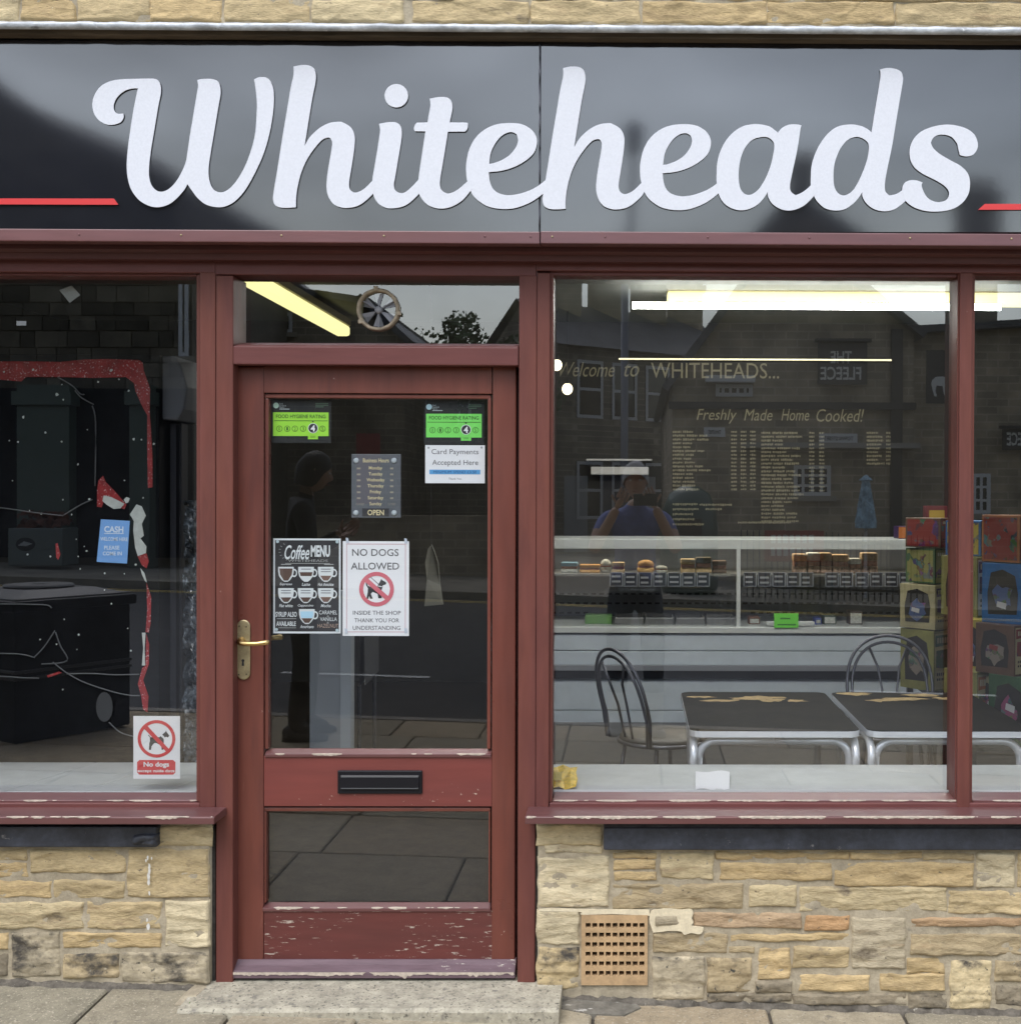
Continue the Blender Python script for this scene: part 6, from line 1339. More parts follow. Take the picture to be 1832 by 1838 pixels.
# stand under the boxes
for (a_, b_, py, y, nm) in ((1735, 1915, 1340, 1.40, 'low dark stand carrying the toy boxes'), (1662, 1730, 1240, 2.25, 'dark stand carrying the boxes behind the mullion')):
    x0, x1, z0, z1 = RC(a_, py + 1, b_, py + 12, y); zt_ = z1
    t = thing('display_stand', nm, 'stand', ((x0 + x1) / 2, y + 0.25, FZ), 'display stands')
    MB().box(x0, x1, y, y + 0.55, zt_ - 0.02, zt_ - 0.001).build('top_board', M('stand_dark', (0.03, 0.028, 0.025), 0.5), t)
    for q in (x0 + 0.03, x1 - 0.03):
        for w_ in (y + 0.03, y + 0.5): MB().box(q - 0.015, q + 0.015, w_ - 0.015, w_ + 0.015, FZ, zt_ - 0.02).build('leg', MATS['stand_dark'], t)
# loose papers on the window board
x0, x1, z0, z1 = RC(1247, 1376, 1309, 1401, 0.16); t = thing('paper_note', 'blank folded white paper standing on the window board', 'paper', ((x0 + x1) / 2, 0.2, zb1 + 0.0005))
za = zb1 + 0.0008
pa = [P(1249, 1376, 0.28), P(1309, 1376, 0.28), P(1309, 1401, 0.16), P(1249, 1400, 0.16)]
mb = MB(); n = 8
for i in range(n + 1):
    for j, (y, dz) in enumerate(((0.125, 0.001), (0.19, 0.006), (0.25, 0.016), (0.30, 0.020))):
        w = i / n; xa = P(1248, 1390, y).x; xb = P(1309, 1390, y).x; mb.v.append((xa + (xb - xa) * w, y + 0.004 * math.sin(w * 9), zb1 + dz + 0.003 * math.sin(w * 7 + j)))
for i in range(n):
    for j in range(3): k = i * 4 + j; mb.f.append((k, k + 1, k + 5, k + 4)); mb.mi.append(0)
mb.build('sheet', paper, t, smooth=True)
t = thing('yellow_leaflet', 'crumpled yellow printed packet lying on the window board', 'leaflet', (P(1012, 1395, 0.2).x, 0.2, zb1))
mb = MB()
for i in range(5):
    for j, (y, dz) in enumerate(((0.12, 0.002), (0.18, 0.018), (0.25, 0.030), (0.31, 0.030))):
        w = i / 4; xa = P(990, 1390, y).x; xb = P(1035, 1390, y).x; mb.v.append((xa + (xb - xa) * w + 0.004 * math.sin(j * 3 + i), y, zb1 + dz + 0.006 * math.sin(i * 2.1 + j * 1.3) + 0.004))
for i in range(4):
    for j in range(3): k = i * 4 + j; mb.f.append((k, k + 1, k + 5, k + 4)); mb.mi.append(0)
mb.build('packet', M('packet_yellow', (0.75, 0.50, 0.02), 0.5, var=0.3, vs_=50), t)
MB().add([(P(994, 1, 0.16).x, 0.155, zb1 + 0.022), (P(1012, 1, 0.16).x, 0.155, zb1 + 0.024), (P(1012, 1, 0.2).x, 0.215, zb1 + 0.037), (P(994, 1, 0.2).x, 0.215, zb1 + 0.035)], [(0, 1, 2, 3)]).build('printed_panel', M('olive_print', (0.45, 0.34, 0.03), 0.6), t)

# ---------------------------------------------------------------- seen through the door
x0, x1, z0, z1 = RC(556, 1060, 612, 1348, 1.0); zz = FZ
t = thing('display_partition', 'pale grey partition end seen through the door glass', 'partition', ((x0 + x1) / 2, 1.0, FZ))
MB().box(x0, x1, 1.0, 1.04, FZ, z1).build('end_panel', M('partition_grey', (0.24, 0.26, 0.28), 0.6), t); MB().box(x1, x1 + 0.04, 0.99, 1.05, FZ, z1).build('edge_post', M('partition_edge', (0.34, 0.37, 0.39), 0.6), t)
x0, x1, z0, z1 = RC(650, 1130, 672, 1240, 2.4)
t = thing('chalk_sign', 'dark leaning chalk sign seen through the door glass', 'sign', (P(660, 1235, 2.2).x, 2.3, FZ))
q = [P(645, 1135, 2.0), P(672, 1135, 2.6), P(672, 1205, 2.6), P(645, 1232, 2.0)]
mb = MB().quad(*q); v2 = [tuple(Vector(v) + Vector((0.02, 0.01, 0))) for v in q]; mb.quad(*v2); mb.build('board', board, t)
mb = MB()
for k in range(4):
    a0, a1 = 0.18 + 0.17 * k, 0.25 + 0.17 * k
    def lerp(u, v): return q[0].lerp(q[1], u).lerp(q[3].lerp(q[2], u), v) + Vector((-0.003, -0.006, 0))
    mb.quad(lerp(0.2, a0), lerp(0.75 - 0.1 * (k % 2), a0), lerp(0.75 - 0.1 * (k % 2), a1), lerp(0.2, a1))
mb.build('chalk_lines', chalkdim, t)
MB().tube([q[3], (q[3].x, q[3].y, FZ)], 0.01, 6).build('leg', board, t); MB().tube([q[2], (q[2].x, q[2].y, FZ)], 0.01, 6).build('leg', board, t)
# apron hanging at the back
ap = [(768, 985), (773, 978), (780, 990), (786, 1010), (788, 1050), (795, 1085), (762, 1088), (765, 1040), (763, 1010)]
t = thing('hanging_apron', 'pale apron hanging in the dark behind the door', 'apron', P(777, 1088, 3.5)); mb = MB(); lp = [P(a_, b_, 3.5) for a_, b_ in ap]; n = len(lp)
mb.add([(v.x, 3.5 + 0.02 * math.sin(k * 2), v.z) for k, v in enumerate(lp)] + [(v.x, 3.53 + 0.02 * math.sin(k * 2), v.z) for k, v in enumerate(lp)], [tuple(range(n)), tuple(range(2 * n - 1, n - 1, -1))] + [(i, (i + 1) % n, n + (i + 1) % n, n + i) for i in range(n)]); mb.build('cloth', M('apron_cloth', (0.16, 0.16, 0.14), 0.9), t)
MB().tube([P(773, 980, 3.5), (P(773, 980, 3.5).x, 3.5, CZ)], 0.003, 5).build('cord', blackflat, t)

# ================================================================== ACROSS THE STREET (seen in the glass)
KD = 15.0                                            # far kerb distance from the shop glass
fy = GY - KD
def far_strip(name, y0, y1, dz, mat):
    mb = MB(); xs = [-60, -14, 0, 14, 60]
    for i in range(4):
        a_, b_ = xs[i], xs[i + 1]
        mb.quad((a_, y0, gz(a_) + dz), (b_, y0, gz(b_) + dz), (b_, y1, gz(b_) + dz), (a_, y1, gz(a_) + dz))
        mb.quad((a_, y0, gz(a_) + dz), (b_, y0, gz(b_) + dz), (b_, y0, gz(b_) - 0.12), (a_, y0, gz(a_) - 0.12))
    return struct(mb.build(name, mat))
far_strip('far_pavement', fy, fy - 12, 0.0, M('far_paving', (0.20, 0.18, 0.14), 0.9, var=0.25, vs_=2))
mb = MB()
for off in (0.25, 0.45):
    for a_, b_ in ((-14, 0), (0, 14)):
        mb.quad((a_, fy + off, gz(a_) - 0.111), (b_, fy + off, gz(b_) - 0.111), (b_, fy + off + 0.1, gz(b_) - 0.111), (a_, fy + off + 0.1, gz(a_) - 0.111))
struct(mb.build('double_yellow_lines', M('road_yellow', (0.45, 0.33, 0.08), 0.8, var=0.3, vs_=6)))
for k in range(-3, 4):
    x = -2.2 + 5 * k; mb = MB(); mb.quad((x - 0.9, -7.05, gz(x - 0.9) - 0.111), (x + 0.4, -7.05, gz(x + 0.4) - 0.111), (x + 0.4, -6.95, gz(x + 0.4) - 0.111), (x - 0.9, -6.95, gz(x - 0.9) - 0.111))
    struct(mb.build('road_marking', M('road_white', (0.55, 0.55, 0.53), 0.8, var=0.25, vs_=8)))

def masonry(name, c1, c2, cm, w=0.45, h=0.16):
    m = bpy.data.materials.new(name); MATS[name] = m; nt, b = nodes_of(m); N = nt.nodes.new; K = nt.links.new
    g_ = N('ShaderNodeNewGeometry'); sp = N('ShaderNodeSeparateXYZ'); K(g_.outputs['Position'], sp.inputs[0])
    ad = N('ShaderNodeMath'); ad.operation = 'ADD'; K(sp.outputs[0], ad.inputs[0]); K(sp.outputs[1], ad.inputs[1])
    cb = N('ShaderNodeCombineXYZ'); K(ad.outputs[0], cb.inputs[0]); K(sp.outputs[2], cb.inputs[1])
    br = N('ShaderNodeTexBrick'); K(cb.outputs[0], br.inputs['Vector']); br.inputs['Scale'].default_value = 1.0
    br.inputs['Color1'].default_value = (*c1, 1); br.inputs['Color2'].default_value = (*c2, 1); br.inputs['Mortar'].default_value = (*cm, 1)
    br.inputs['Brick Width'].default_value = w; br.inputs['Row Height'].default_value = h; br.inputs['Mortar Size'].default_value = 0.016; br.inputs['Mortar Smooth'].default_value = 0.3
    nz_ = N('ShaderNodeTexNoise'); nz_.inputs['Scale'].default_value = 1.6; nz_.inputs['Detail'].default_value = 6; K(g_.outputs['Position'], nz_.inputs['Vector'])
    r = N('ShaderNodeMapRange'); r.inputs[1].default_value = 0.3; r.inputs[2].default_value = 0.7; r.inputs[3].default_value = 0.55; r.inputs[4].default_value = 1.35; K(nz_.outputs[0], r.inputs[0])
    mx = N('ShaderNodeMix'); mx.data_type = 'RGBA'; mx.blend_type = 'MULTIPLY'; mx.inputs[0].default_value = 1; K(br.outputs[0], mx.inputs[6]); K(r.outputs[0], mx.inputs[7]); K(mx.outputs[2], b.inputs['Base Color']); b.inputs['Roughness'].default_value = 0.95
    return m
ms1 = masonry('sooty_stone', (0.24, 0.20, 0.145), (0.15, 0.13, 0.10), (0.30, 0.26, 0.205)); ms2 = masonry('pub_stone', (0.38, 0.31, 0.21), (0.26, 0.218, 0.152), (0.40, 0.34, 0.26), 0.42, 0.15)
M('clay_pot', (0.30, 0.20, 0.12), 0.8); slate = M('slate_roof', (0.075, 0.075, 0.08), 0.6, var=0.3, vs_=2, bump=0.4, bs=8); whitewood = M('white_joinery', (0.60, 0.61, 0.62), 0.5); darkglass = M('dark_window', (0.012, 0.014, 0.018), 0.08, spec=0.8)
def massing(name, label, poly, dist, depth, wall_m, group=None, cat='building', roof_from=0.0):
    """a building whose street face is the polygon (pixels of its reflection), going back from the street by depth"""
    pts = [PR(a_, b_, dist) for a_, b_ in poly]; y0 = GY - dist; xm = sum(p.x for p in pts) / len(pts)
    t = thing(name, label, cat, (xm, y0 - depth / 2, gz(xm) - 0.05), group)
    prof = [(p.x, p.z if p.z > 1.0 else gz(p.x) - 0.1) for p in pts]
    MB().prism_y(prof, y0, y0 - depth).build('wall', wall_m, t)
    n = len(prof)
    for i in range(n):
        (xa, za), (xb, zb_) = prof[i], prof[(i + 1) % n]
        if min(za, zb_) > 1.2 and abs(xb - xa) > 0.4:
            d = Vector((xb - xa, 0, zb_ - za)).normalized(); nn = Vector((-d.z, 0, d.x)); nn = nn if nn.z > 0 else -nn
            A, B = Vector((xa, 0, za)) - d * 0.15, Vector((xb, 0, zb_)) + d * 0.15
            MB().prism_y([(v.x, v.z) for v in (A + nn * 0.003, B + nn * 0.003, B + nn * 0.14, A + nn * 0.14)], y0 + 0.25, y0 - depth - 0.2).build('roof', slate, t)
    return t
def fwin(t, rect, dist, cols=2, rows=2, sill=True, proud=0.03):
    """white sash window on a far wall: reveal, panes, bars, sill"""
    a_, b_ = PR(rect[0], rect[1], dist), PR(rect[2], rect[3], dist); x0, x1, z0, z1 = a_.x, b_.x, b_.z, a_.z; y = GY - dist; f = 0.07
    w = MB().box(x0, x1, y + 0.004, y + 0.012, z0, z1).build('window', darkglass, t)
    for q in ((x0, x1, z1 - f, z1), (x0, x1, z0, z0 + f), (x0, x0 + f, z0 + f, z1 - f), (x1 - f, x1, z0 + f, z1 - f)): MB().box(q[0], q[1], y + 0.013, y + proud + 0.02, q[2], q[3]).build('window_frame', whitewood, w)
    for k in range(1, cols): c_ = x0 + (x1 - x0) * k / cols; MB().box(c_ - 0.025, c_ + 0.025, y + 0.013, y + proud + 0.012, z0 + f, z1 - f).build('glazing_bar', whitewood, w)
    for k in range(1, rows): c_ = z0 + (z1 - z0) * k / rows; MB().box(x0 + f, x1 - f, y + 0.013, y + proud + 0.008, c_ - 0.025, c_ + 0.025).build('glazing_bar', whitewood, w)
    if sill: MB().box(x0 - 0.1, x1 + 0.1, y + 0.004, y + 0.12, z0 - 0.1, z0 - 0.002).build('window_sill', M('far_sill', (0.30, 0.27, 0.22), 0.8), w)
def chimney(t, px, pyt, dist, back, w=0.7, pots=2, h=2.2):
    p = PR(px, pyt, dist); y = GY - dist
    MB().box(p.x - w / 2, p.x + w / 2, y - back - 0.6, y - back, p.z - h, p.z).build('chimney', ms1, t); MB().box(p.x - w / 2 - 0.08, p.x + w / 2 + 0.08, y - back - 0.68, y - back + 0.08, p.z - 0.25, p.z - 0.1).build('chimney_cap', ms1, t)
    for k in range(pots): q = p.x + w * ((k + 0.5) / pots - 0.5); MB().lathe([(0.12, 0.0), (0.10, 0.35), (0.12, 0.4)], (q, y - back - 0.3, p.z), 10).build('chimney_pot', M('clay_pot', (0.30, 0.20, 0.12), 0.8), t, smooth=True)

# ---- sooty gable house with blockwork, green shopfront
D1 = 18.0
t = massing('gable_house', 'sooty stone gable house with dark green shopfront reflected in the small window', [(-700, 1040), (345, 1040), (345, 405), (-150, 40), (-700, 420)], D1, 9, M('sooty_mortar', (0.17, 0.15, 0.115), 0.95, var=0.2, vs_=2), 'buildings across the street')
rb = random.Random(5); y = GY - D1
bm_ = M('sooty_block', (0.06, 0.052, 0.04), 0.95, ocol=True, var=0.3, vs_=4)
row = 0; py = 300.0
while py < 690:
    h = rb.choice((24, 27, 30)); x = -30 - rb.uniform(0, 40)
    while x < 343:
        w = rb.choice((26, 36, 48, 58)); xe = min(343, x + w)
        if xe - x > 8 and py > 405 - (345 - x) * 0.737 + 16:
            A, B = PR(x + 0.8, py + 0.8, D1), PR(xe - 0.8, py + h - 0.8, D1)
            o = MB().box(A.x, B.x, y + 0.001, y + 0.03 + rb.uniform(0, 0.015), B.z, A.z).build('stone_block', bm_, t); q = rb.uniform(0.6, 1.5); o.color = (0.105 * q, 0.092 * q, 0.068 * q, 1)
        x = xe
    py += h
fwin(t, (322, 500, 340, 640), D1, 1, 2)
gr = M('shopfront_green', (0.070, 0.095, 0.075), 0.5)
for a_, b_ in ((30, 124), (232, 268)):
    A, B = PR(a_, 690, D1 - 0.4), PR(b_, 1008, D1 - 0.4); MB().box(A.x, B.x, A.y, A.y - 0.38, gz(A.x), A.z).build('green_pilaster', gr, t); MB().box(A.x - 0.06, B.x + 0.06, A.y + 0.07, A.y - 0.38, A.z - 0.35, A.z - 0.12).build('pilaster_capital', gr, t)
A, B = PR(-300, 695, D1 - 0.1), PR(345, 1010, D1 - 0.1); MB().box(A.x, B.x, A.y + 0.01, A.y - 0.08, gz(A.x), A.z).build('shop_glazing', M('unlit_glazing', (0.008, 0.008, 0.009), 0.5, spec=0.08), t)
# planter
A, B = PR(14, 948, 16.6), PR(112, 1004, 16.6)
t = thing('planter', 'grey green square planter with oval badge and rusty plants across the street', 'planter', ((A.x + B.x) / 2, A.y - 0.3, gz((A.x + B.x) / 2)))
MB().box(A.x, B.x, A.y, A.y - 0.6, gz(A.x) + 0.04, A.z).build('tub', M('planter_green', (0.11, 0.13, 0.12), 0.6), t, bevel=0.02)
c_ = PR(46, 977, 16.6); MB().add([(c_.x + 0.16 * math.cos(j * 0.314), A.y + 0.006, c_.z + 0.11 * math.sin(j * 0.314)) for j in range(20)], [tuple(range(20))]).build('oval_badge', black, t)
MB().poly([(c_.x - 0.12, c_.z - 0.02), (c_.x - 0.02, c_.z + 0.05), (c_.x + 0.12, c_.z + 0.01), (c_.x + 0.02, c_.z - 0.03)], A.y + 0.010).build('badge_emblem', M('badge_grey', (0.35, 0.36, 0.36), 0.6), t)
mb = MB()
for k in range(160):
    c_ = Vector((rb.uniform(A.x + 0.1, B.x), A.y - rb.uniform(0.1, 0.5), A.z + rb.uniform(0, 0.25))); s_ = rb.uniform(0.04, 0.09); v = Vector((rb.uniform(-1, 1), rb.uniform(-1, 1), rb.uniform(-1, 1))).normalized(); u = v.orthogonal().normalized() * s_
    mb.add([c_ - u, c_ + v.cross(u), c_ + u, c_ - v.cross(u) * 0.4], [(0, 1, 2, 3)])
tag(mb.build('plants', M('rust_plants', (0.14, 0.05, 0.03), 0.8, var=0.4, vs_=6), t, fix=False), kind='stuff')

# ---- middle houses
t = massing('stone_house', 'stone house with slate roof and small white window reflected above the door', [(345, 1040), (724, 1040), (724, 612), (652, 546), (582, 536), (345, 512)], 24, 8, ms1, 'buildings across the street')
fwin(t, (485, 561, 525, 597), 24, 2, 1); fwin(t, (560, 640, 585, 700), 24, 2, 2)
t = massing('stone_house', 'lower stone house with white window reflected in the door glass', [(690, 1040), (925, 1040), (925, 655), (690, 640)], 27, 7, ms1, 'buildings across the street')
fwin(t, (722, 706, 766, 742), 27, 2, 2); fwin(t, (822, 700, 846, 760), 27, 1, 2)
A, B = PR(640, 778, 20), PR(682, 905, 20)
t = thing('red_banner', 'tall red board on a post across the street reflected in the door', 'board', ((A.x + B.x) / 2, A.y, gz(A.x)))
MB().box(A.x, B.x, A.y, A.y - 0.05, B.z, A.z).build('board', M('banner_red', (0.30, 0.03, 0.035), 0.6), t); MB().tube([((A.x + B.x) / 2, A.y - 0.08, gz(A.x)), ((A.x + B.x) / 2, A.y - 0.08, A.z)], 0.03, 8).build('post', gunmetal, t)
# garden wall between the houses
A, B = PR(560, 925, 18.5), PR(930, 1000, 18.5)
tag(MB().box(A.x, B.x, A.y, A.y - 0.4, gz(B.x) - 0.1, A.z).build('garden_wall', ms2), 'low pale garden wall across the street reflected in the door', 'wall')
# ---- receding terrace
dA, dB = 30.0, 34.0; pA, pB = PR(1000, 600, dA), PR(1310, 600, dB); ez, rz_ = 5.7, 7.0
t = thing('terrace_row', 'receding row of dark stone terraced houses reflected beside the pub', 'building', ((pA.x + pB.x) / 2, (pA.y + pB.y) / 2 - 2, 0), 'buildings across the street')
dv = Vector((pB.x - pA.x, pB.y - pA.y, 0)); Lr = dv.length; dv.normalize(); nv = Vector((dv.y, -dv.x, 0)); nv = nv if nv.y < 0 else -nv
def TW(s_, d, z): v = Vector((pA.x, pA.y, 0)) + dv * s_ + nv * d; return (v.x, v.y, z)
mb = MB().add([TW(0, 0, -0.4), TW(Lr, 0, -0.8), TW(Lr, 0, ez), TW(0, 0, ez), TW(0, 3.5, -0.4), TW(Lr, 3.5, -0.8), TW(Lr, 3.5, ez), TW(0, 3.5, ez), TW(0, 1.75, rz_), TW(Lr, 1.75, rz_)], [(0, 1, 2, 3), (5, 4, 7, 6), (4, 0, 3, 8, 7), (1, 5, 6, 9, 2)]); mb.build('wall', ms1, t)
MB().add([TW(-0.2, -0.3, ez - 0.05), TW(Lr + 0.2, -0.3, ez - 0.05), TW(Lr + 0.2, 1.75, rz_ + 0.1), TW(-0.2, 1.75, rz_ + 0.1), TW(Lr + 0.2, 3.8, ez - 0.05), TW(-0.2, 3.8, ez - 0.05)], [(0, 1, 2, 3), (3, 2, 4, 5)]).build('roof', slate, t)
for k in range(5):
    s0 = Lr * (0.10 + 0.19 * k)
    for z0, z1, wd in ((3.7, 5.3, 0.9), (0.9, 2.5, 0.9)):
        w = MB().add([TW(s0, -0.006, z0), TW(s0 + wd, -0.006, z0), TW(s0 + wd, -0.006, z1), TW(s0, -0.006, z1)], [(0, 1, 2, 3)]).build('window', darkglass, t)
        for a_, b_, c0, d in ((s0, s0 + wd, z1 - 0.09, z1), (s0, s0 + wd, z0, z0 + 0.09), (s0, s0 + 0.09, z0 + 0.09, z1 - 0.09), (s0 + wd - 0.09, s0 + wd, z0 + 0.09, z1 - 0.09), (s0, s0 + wd, (z0 + z1) / 2 - 0.04, (z0 + z1) / 2 + 0.04)):
            MB().add([TW(a_, -0.04, c0), TW(b_, -0.04, c0), TW(b_, -0.04, d), TW(a_, -0.04, d)], [(0, 1, 2, 3)]).build('window_frame', whitewood, w)
    s1 = Lr * (0.02 + 0.19 * k) + 0.1; MB().add([TW(s1, -0.02, 0), TW(s1 + 0.8, -0.02, 0), TW(s1 + 0.8, -0.02, 2.1), TW(s1, -0.02, 2.1)], [(0, 1, 2, 3)]).build('door', M('far_door_%d' % (k % 2), ((0.35, 0.36, 0.37), (0.05, 0.05, 0.07))[k % 2], 0.5), t)
for s_ in (0.22, 0.47, 0.72, 0.95):
    c0 = Vector(TW(Lr * s_, 1.75, rz_)); MB().box(c0.x - 0.55, c0.x + 0.55, c0.y - 0.35, c0.y + 0.35, rz_ - 0.5, rz_ + 1.2).build('chimney', ms2, t); MB().box(c0.x - 0.65, c0.x + 0.65, c0.y - 0.45, c0.y + 0.45, rz_ + 0.95, rz_ + 1.08).build('chimney_cap', ms2, t)
    for q in (-0.35, 0, 0.35): MB().lathe([(0.13, 0.0), (0.11, 0.4), (0.13, 0.45)], (c0.x + q, c0.y, rz_ + 1.2), 10).build('chimney_pot', MATS['clay_pot'], t, smooth=True)
# ---- pub
DP = 19.5
t = massing('pub_building', 'stone gabled pub with dark name boards reflected in the large window', [(1206, 1060), (1640, 1060), (1640, 600), (1412, 415), (1206, 692)], DP, 10, ms2, 'buildings across the street')
pub = t
chimney(t, 1455, 280, DP, 2.0, 0.55, 2, 2.6)
fwin(t, (1424, 835, 1490, 890), DP, 4, 3); fwin(t, (1284, 690, 1350, 712), DP, 5, 1, False)
A, B = PR(1265, 676, DP), PR(1352, 688, DP); MB().box(A.x, B.x, A.y + 0.01, A.y + 0.35, B.z, A.z).build('door_hood', whitewood, t)
A, B = PR(1200, 722, DP), PR(1640, 736, DP); MB().box(A.x, B.x, A.y + 0.004, A.y + 0.20, B.z, A.z).build('dark_band', M('pub_band', (0.02, 0.02, 0.022), 0.6), t)
A, B = PR(1330, 796, DP), PR(1640, 806, DP); MB().box(A.x, B.x, A.y + 0.004, A.y + 0.55, B.z, A.z).build('pale_canopy', M('canopy_pale', (0.30, 0.28, 0.25), 0.7), t)
A, B = PR(1600, 590, DP - 0.1), PR(1618, 1060, DP - 0.1); MB().box(A.x, B.x, A.y, A.y - 0.09, gz(A.x), A.z).build('downpipe', black, t)
t = massing('pub_wing', 'lower stone wing of the pub reflected beside the mullion', [(1640, 1060), (2300, 1060), (2300, 560), (1640, 600)], DP + 0.6, 9, ms2, 'buildings across the street')
chimney(t, 1830, 330, DP + 0.6, 3, 0.9, 3, 3.0)
fwin(t, (1744, 850, 1776, 922), DP + 0.6, 2, 3); fwin(t, (1880, 700, 1930, 790), DP + 0.6, 2, 3)
A, B = PR(1770, 770, DP + 0.4), PR(1880, 810, DP + 0.4)
# name boards
fw = M('pub_letter', (0.62, 0.62, 0.60), 0.6); fb = M('pub_board', (0.012, 0.013, 0.015), 0.5)
def nameboard(rect, dist, label, lines, frame=True):
    A, B = PR(rect[0], rect[1], dist), PR(rect[2], rect[3], dist); t = thing('name_board', label, 'sign', ((A.x + B.x) / 2, A.y, B.z), 'pub name boards')
    MB().box(A.x, B.x, A.y, A.y - 0.06, B.z, A.z).build('board', fb, t); MB().box(A.x - 0.06, B.x + 0.06, A.y + 0.12, A.y - 0.06, A.z + 0.002, A.z + 0.06).build('top_light_bar', fb, t)
    for s_, r in lines:
        a_, b_ = PR(r[0], r[1], dist), PR(r[2], r[3], dist); T(s_, None, A.y + 0.012, fw, t, bold=0.02, mirror=True, world=(a_.x, b_.x, b_.z, a_.z))
nameboard((1468, 614, 1556, 690), DP - 0.25, 'black pub name board with two lines of white lettering on the gable', [('THE', (1490, 630, 1528, 652)), ('FLEECE', (1472, 658, 1545, 682))])
nameboard((1800, 770, 1900, 808), DP + 0.3, 'long black pub name board with white lettering on the wing', [('THE FLEECE', (1806, 776, 1894, 800))])
A, B = PR(1663, 628, DP - 0.4), PR(1706, 724, DP - 0.4)
t = thing('hanging_sign', 'black hanging pub sign with a white sheep emblem', 'sign', ((A.x + B.x) / 2, A.y, B.z)); MB().box(A.x, B.x, A.y, A.y - 0.05, B.z, A.z).build('board', fb, t)
gs = [(-0.14, 0.08), (-0.08, 0.14), (0.06, 0.15), (0.14, 0.10), (0.20, 0.06), (0.18, 0.0), (0.11, 0.03), (0.10, -0.08), (0.13, -0.20), (0.08, -0.20), (0.05, -0.03), (-0.06, -0.02), (-0.08, -0.12), (-0.05, -0.22), (-0.10, -0.22), (-0.14, -0.08), (-0.16, 0.02)]
cx_, cz_ = PR(1686, 690, DP - 0.4).x, PR(1686, 690, DP - 0.4).z; place_mesh(curve_mesh([[(cx_ + p, cz_ + q) for p, q in gs]]), 'sheep_emblem', fw, t, lambda co: (co.x, A.y + 0.012, co.y))
MB().box((A.x + B.x) / 2 - 0.03, (A.x + B.x) / 2 + 0.03, A.y - 0.05, A.y - 0.55, A.z - 0.1, A.z - 0.04).build('bracket', fb, t)
for r, label, s_ in (((1470, 778, 1538, 796), 'white street name plate under the pub name board', 'TOWN STREET'), ((1263, 767, 1301, 784), 'small white street name plate on the pub corner', 'TOWN STREET')):
    A, B = PR(r[0], r[1], DP - 0.02), PR(r[2], r[3], DP - 0.02); t = thing('street_name_plate', label, 'sign', ((A.x + B.x) / 2, A.y, B.z), 'street name plates'); MB().box(A.x, B.x, A.y + 0.02, A.y, B.z, A.z).build('plate', whitewood, t)
    T(s_, None, A.y + 0.028, ink, t, bold=0.02, mirror=True, world=(A.x + 0.08, B.x - 0.08, B.z + (A.z - B.z) * 0.3, A.z - (A.z - B.z) * 0.3))
# closed parasol
A, B = PR(1536, 852, 16.5), PR(1571, 948, 16.5); cx_ = (A.x + B.x) / 2
t = thing('closed_parasol', 'closed pale blue patterned parasol outside the pub', 'parasol', (cx_, A.y, gz(cx_)))
mb = MB(); n = 20
for h, r in ((B.z, 0.15), (B.z + 0.1, 0.155), (A.z - 0.30, 0.085), (A.z - 0.1, 0.055), (A.z - 0.09, 0.10), (A.z, 0.012)):
    for j in range(n): q = r * (1 + (0.16 if j % 2 else -0.16)); mb.v.append((cx_ + q * math.cos(j * 6.2832 / n), A.y + q * math.sin(j * 6.2832 / n), h))
for i in range(5):
    for j in range(n): mb.f.append((i * n + j, i * n + (j + 1) % n, (i + 1) * n + (j + 1) % n, (i + 1) * n + j)); mb.mi.append(0)
mb.build('folded_canopy', M('parasol_blue', (0.34, 0.50, 0.60), 0.8, var=0.5, vs_=7), t); MB().tube([(cx_, A.y, gz(cx_)), (cx_, A.y, A.z)], 0.025, 8).build('pole', whitewood, t)
# railings with banner
A, B = PR(1330, 952, 15.9), PR(1700, 1010, 15.9)
t = thing('iron_railings', 'black spiked iron railings in front of the pub', 'railings', ((A.x + B.x) / 2, A.y, gz(A.x)))
n = 34
for k in range(n + 1):
    x = A.x + (B.x - A.x) * k / n; MB().tube([(x, A.y, gz(x)), (x, A.y, gz(x) + 1.0), (x, A.y, gz(x) + 1.08)], [0.012, 0.012, 0.002], 5).build('spike', black, t)
for h in (0.15, 0.9): MB().add([(x, A.y + d, gz(x) + h + e) for x in (A.x, B.x) for d, e in ((-0.015, 0), (0.015, 0), (0.015, 0.04), (-0.015, 0.04))], [(0, 1, 5, 4), (1, 2, 6, 5), (2, 3, 7, 6), (3, 0, 4, 7)]).build('rail', black, t)
A, B = PR(1372, 952, 15.6), PR(1478, 1008, 15.6)
t = thing('railing_banner', 'red banner with white lettering tied to the pub railings', 'banner', ((A.x + B.x) / 2, A.y, B.z)); MB().box(A.x, B.x, A.y, A.y - 0.01, B.z, A.z).build('banner', M('banner_cloth', (0.30, 0.05, 0.03), 0.7, var=0.3, vs_=4), t)
mb = MB()
for k in range(2):
    x = A.x + 0.10
    while x < B.x - 0.15:
        w = rb.uniform(0.05, 0.09); z0 = A.z - 0.2 - 0.2 * k; mb.add([(x, A.y + 0.008, z0), (x + w, A.y + 0.008, z0), (x + w, A.y + 0.008, z0 + 0.13), (x, A.y + 0.008, z0 + 0.13)], [(0, 1, 2, 3)]); x += w + 0.03
tag(mb.build('lettering', fw, t), kind='stuff')
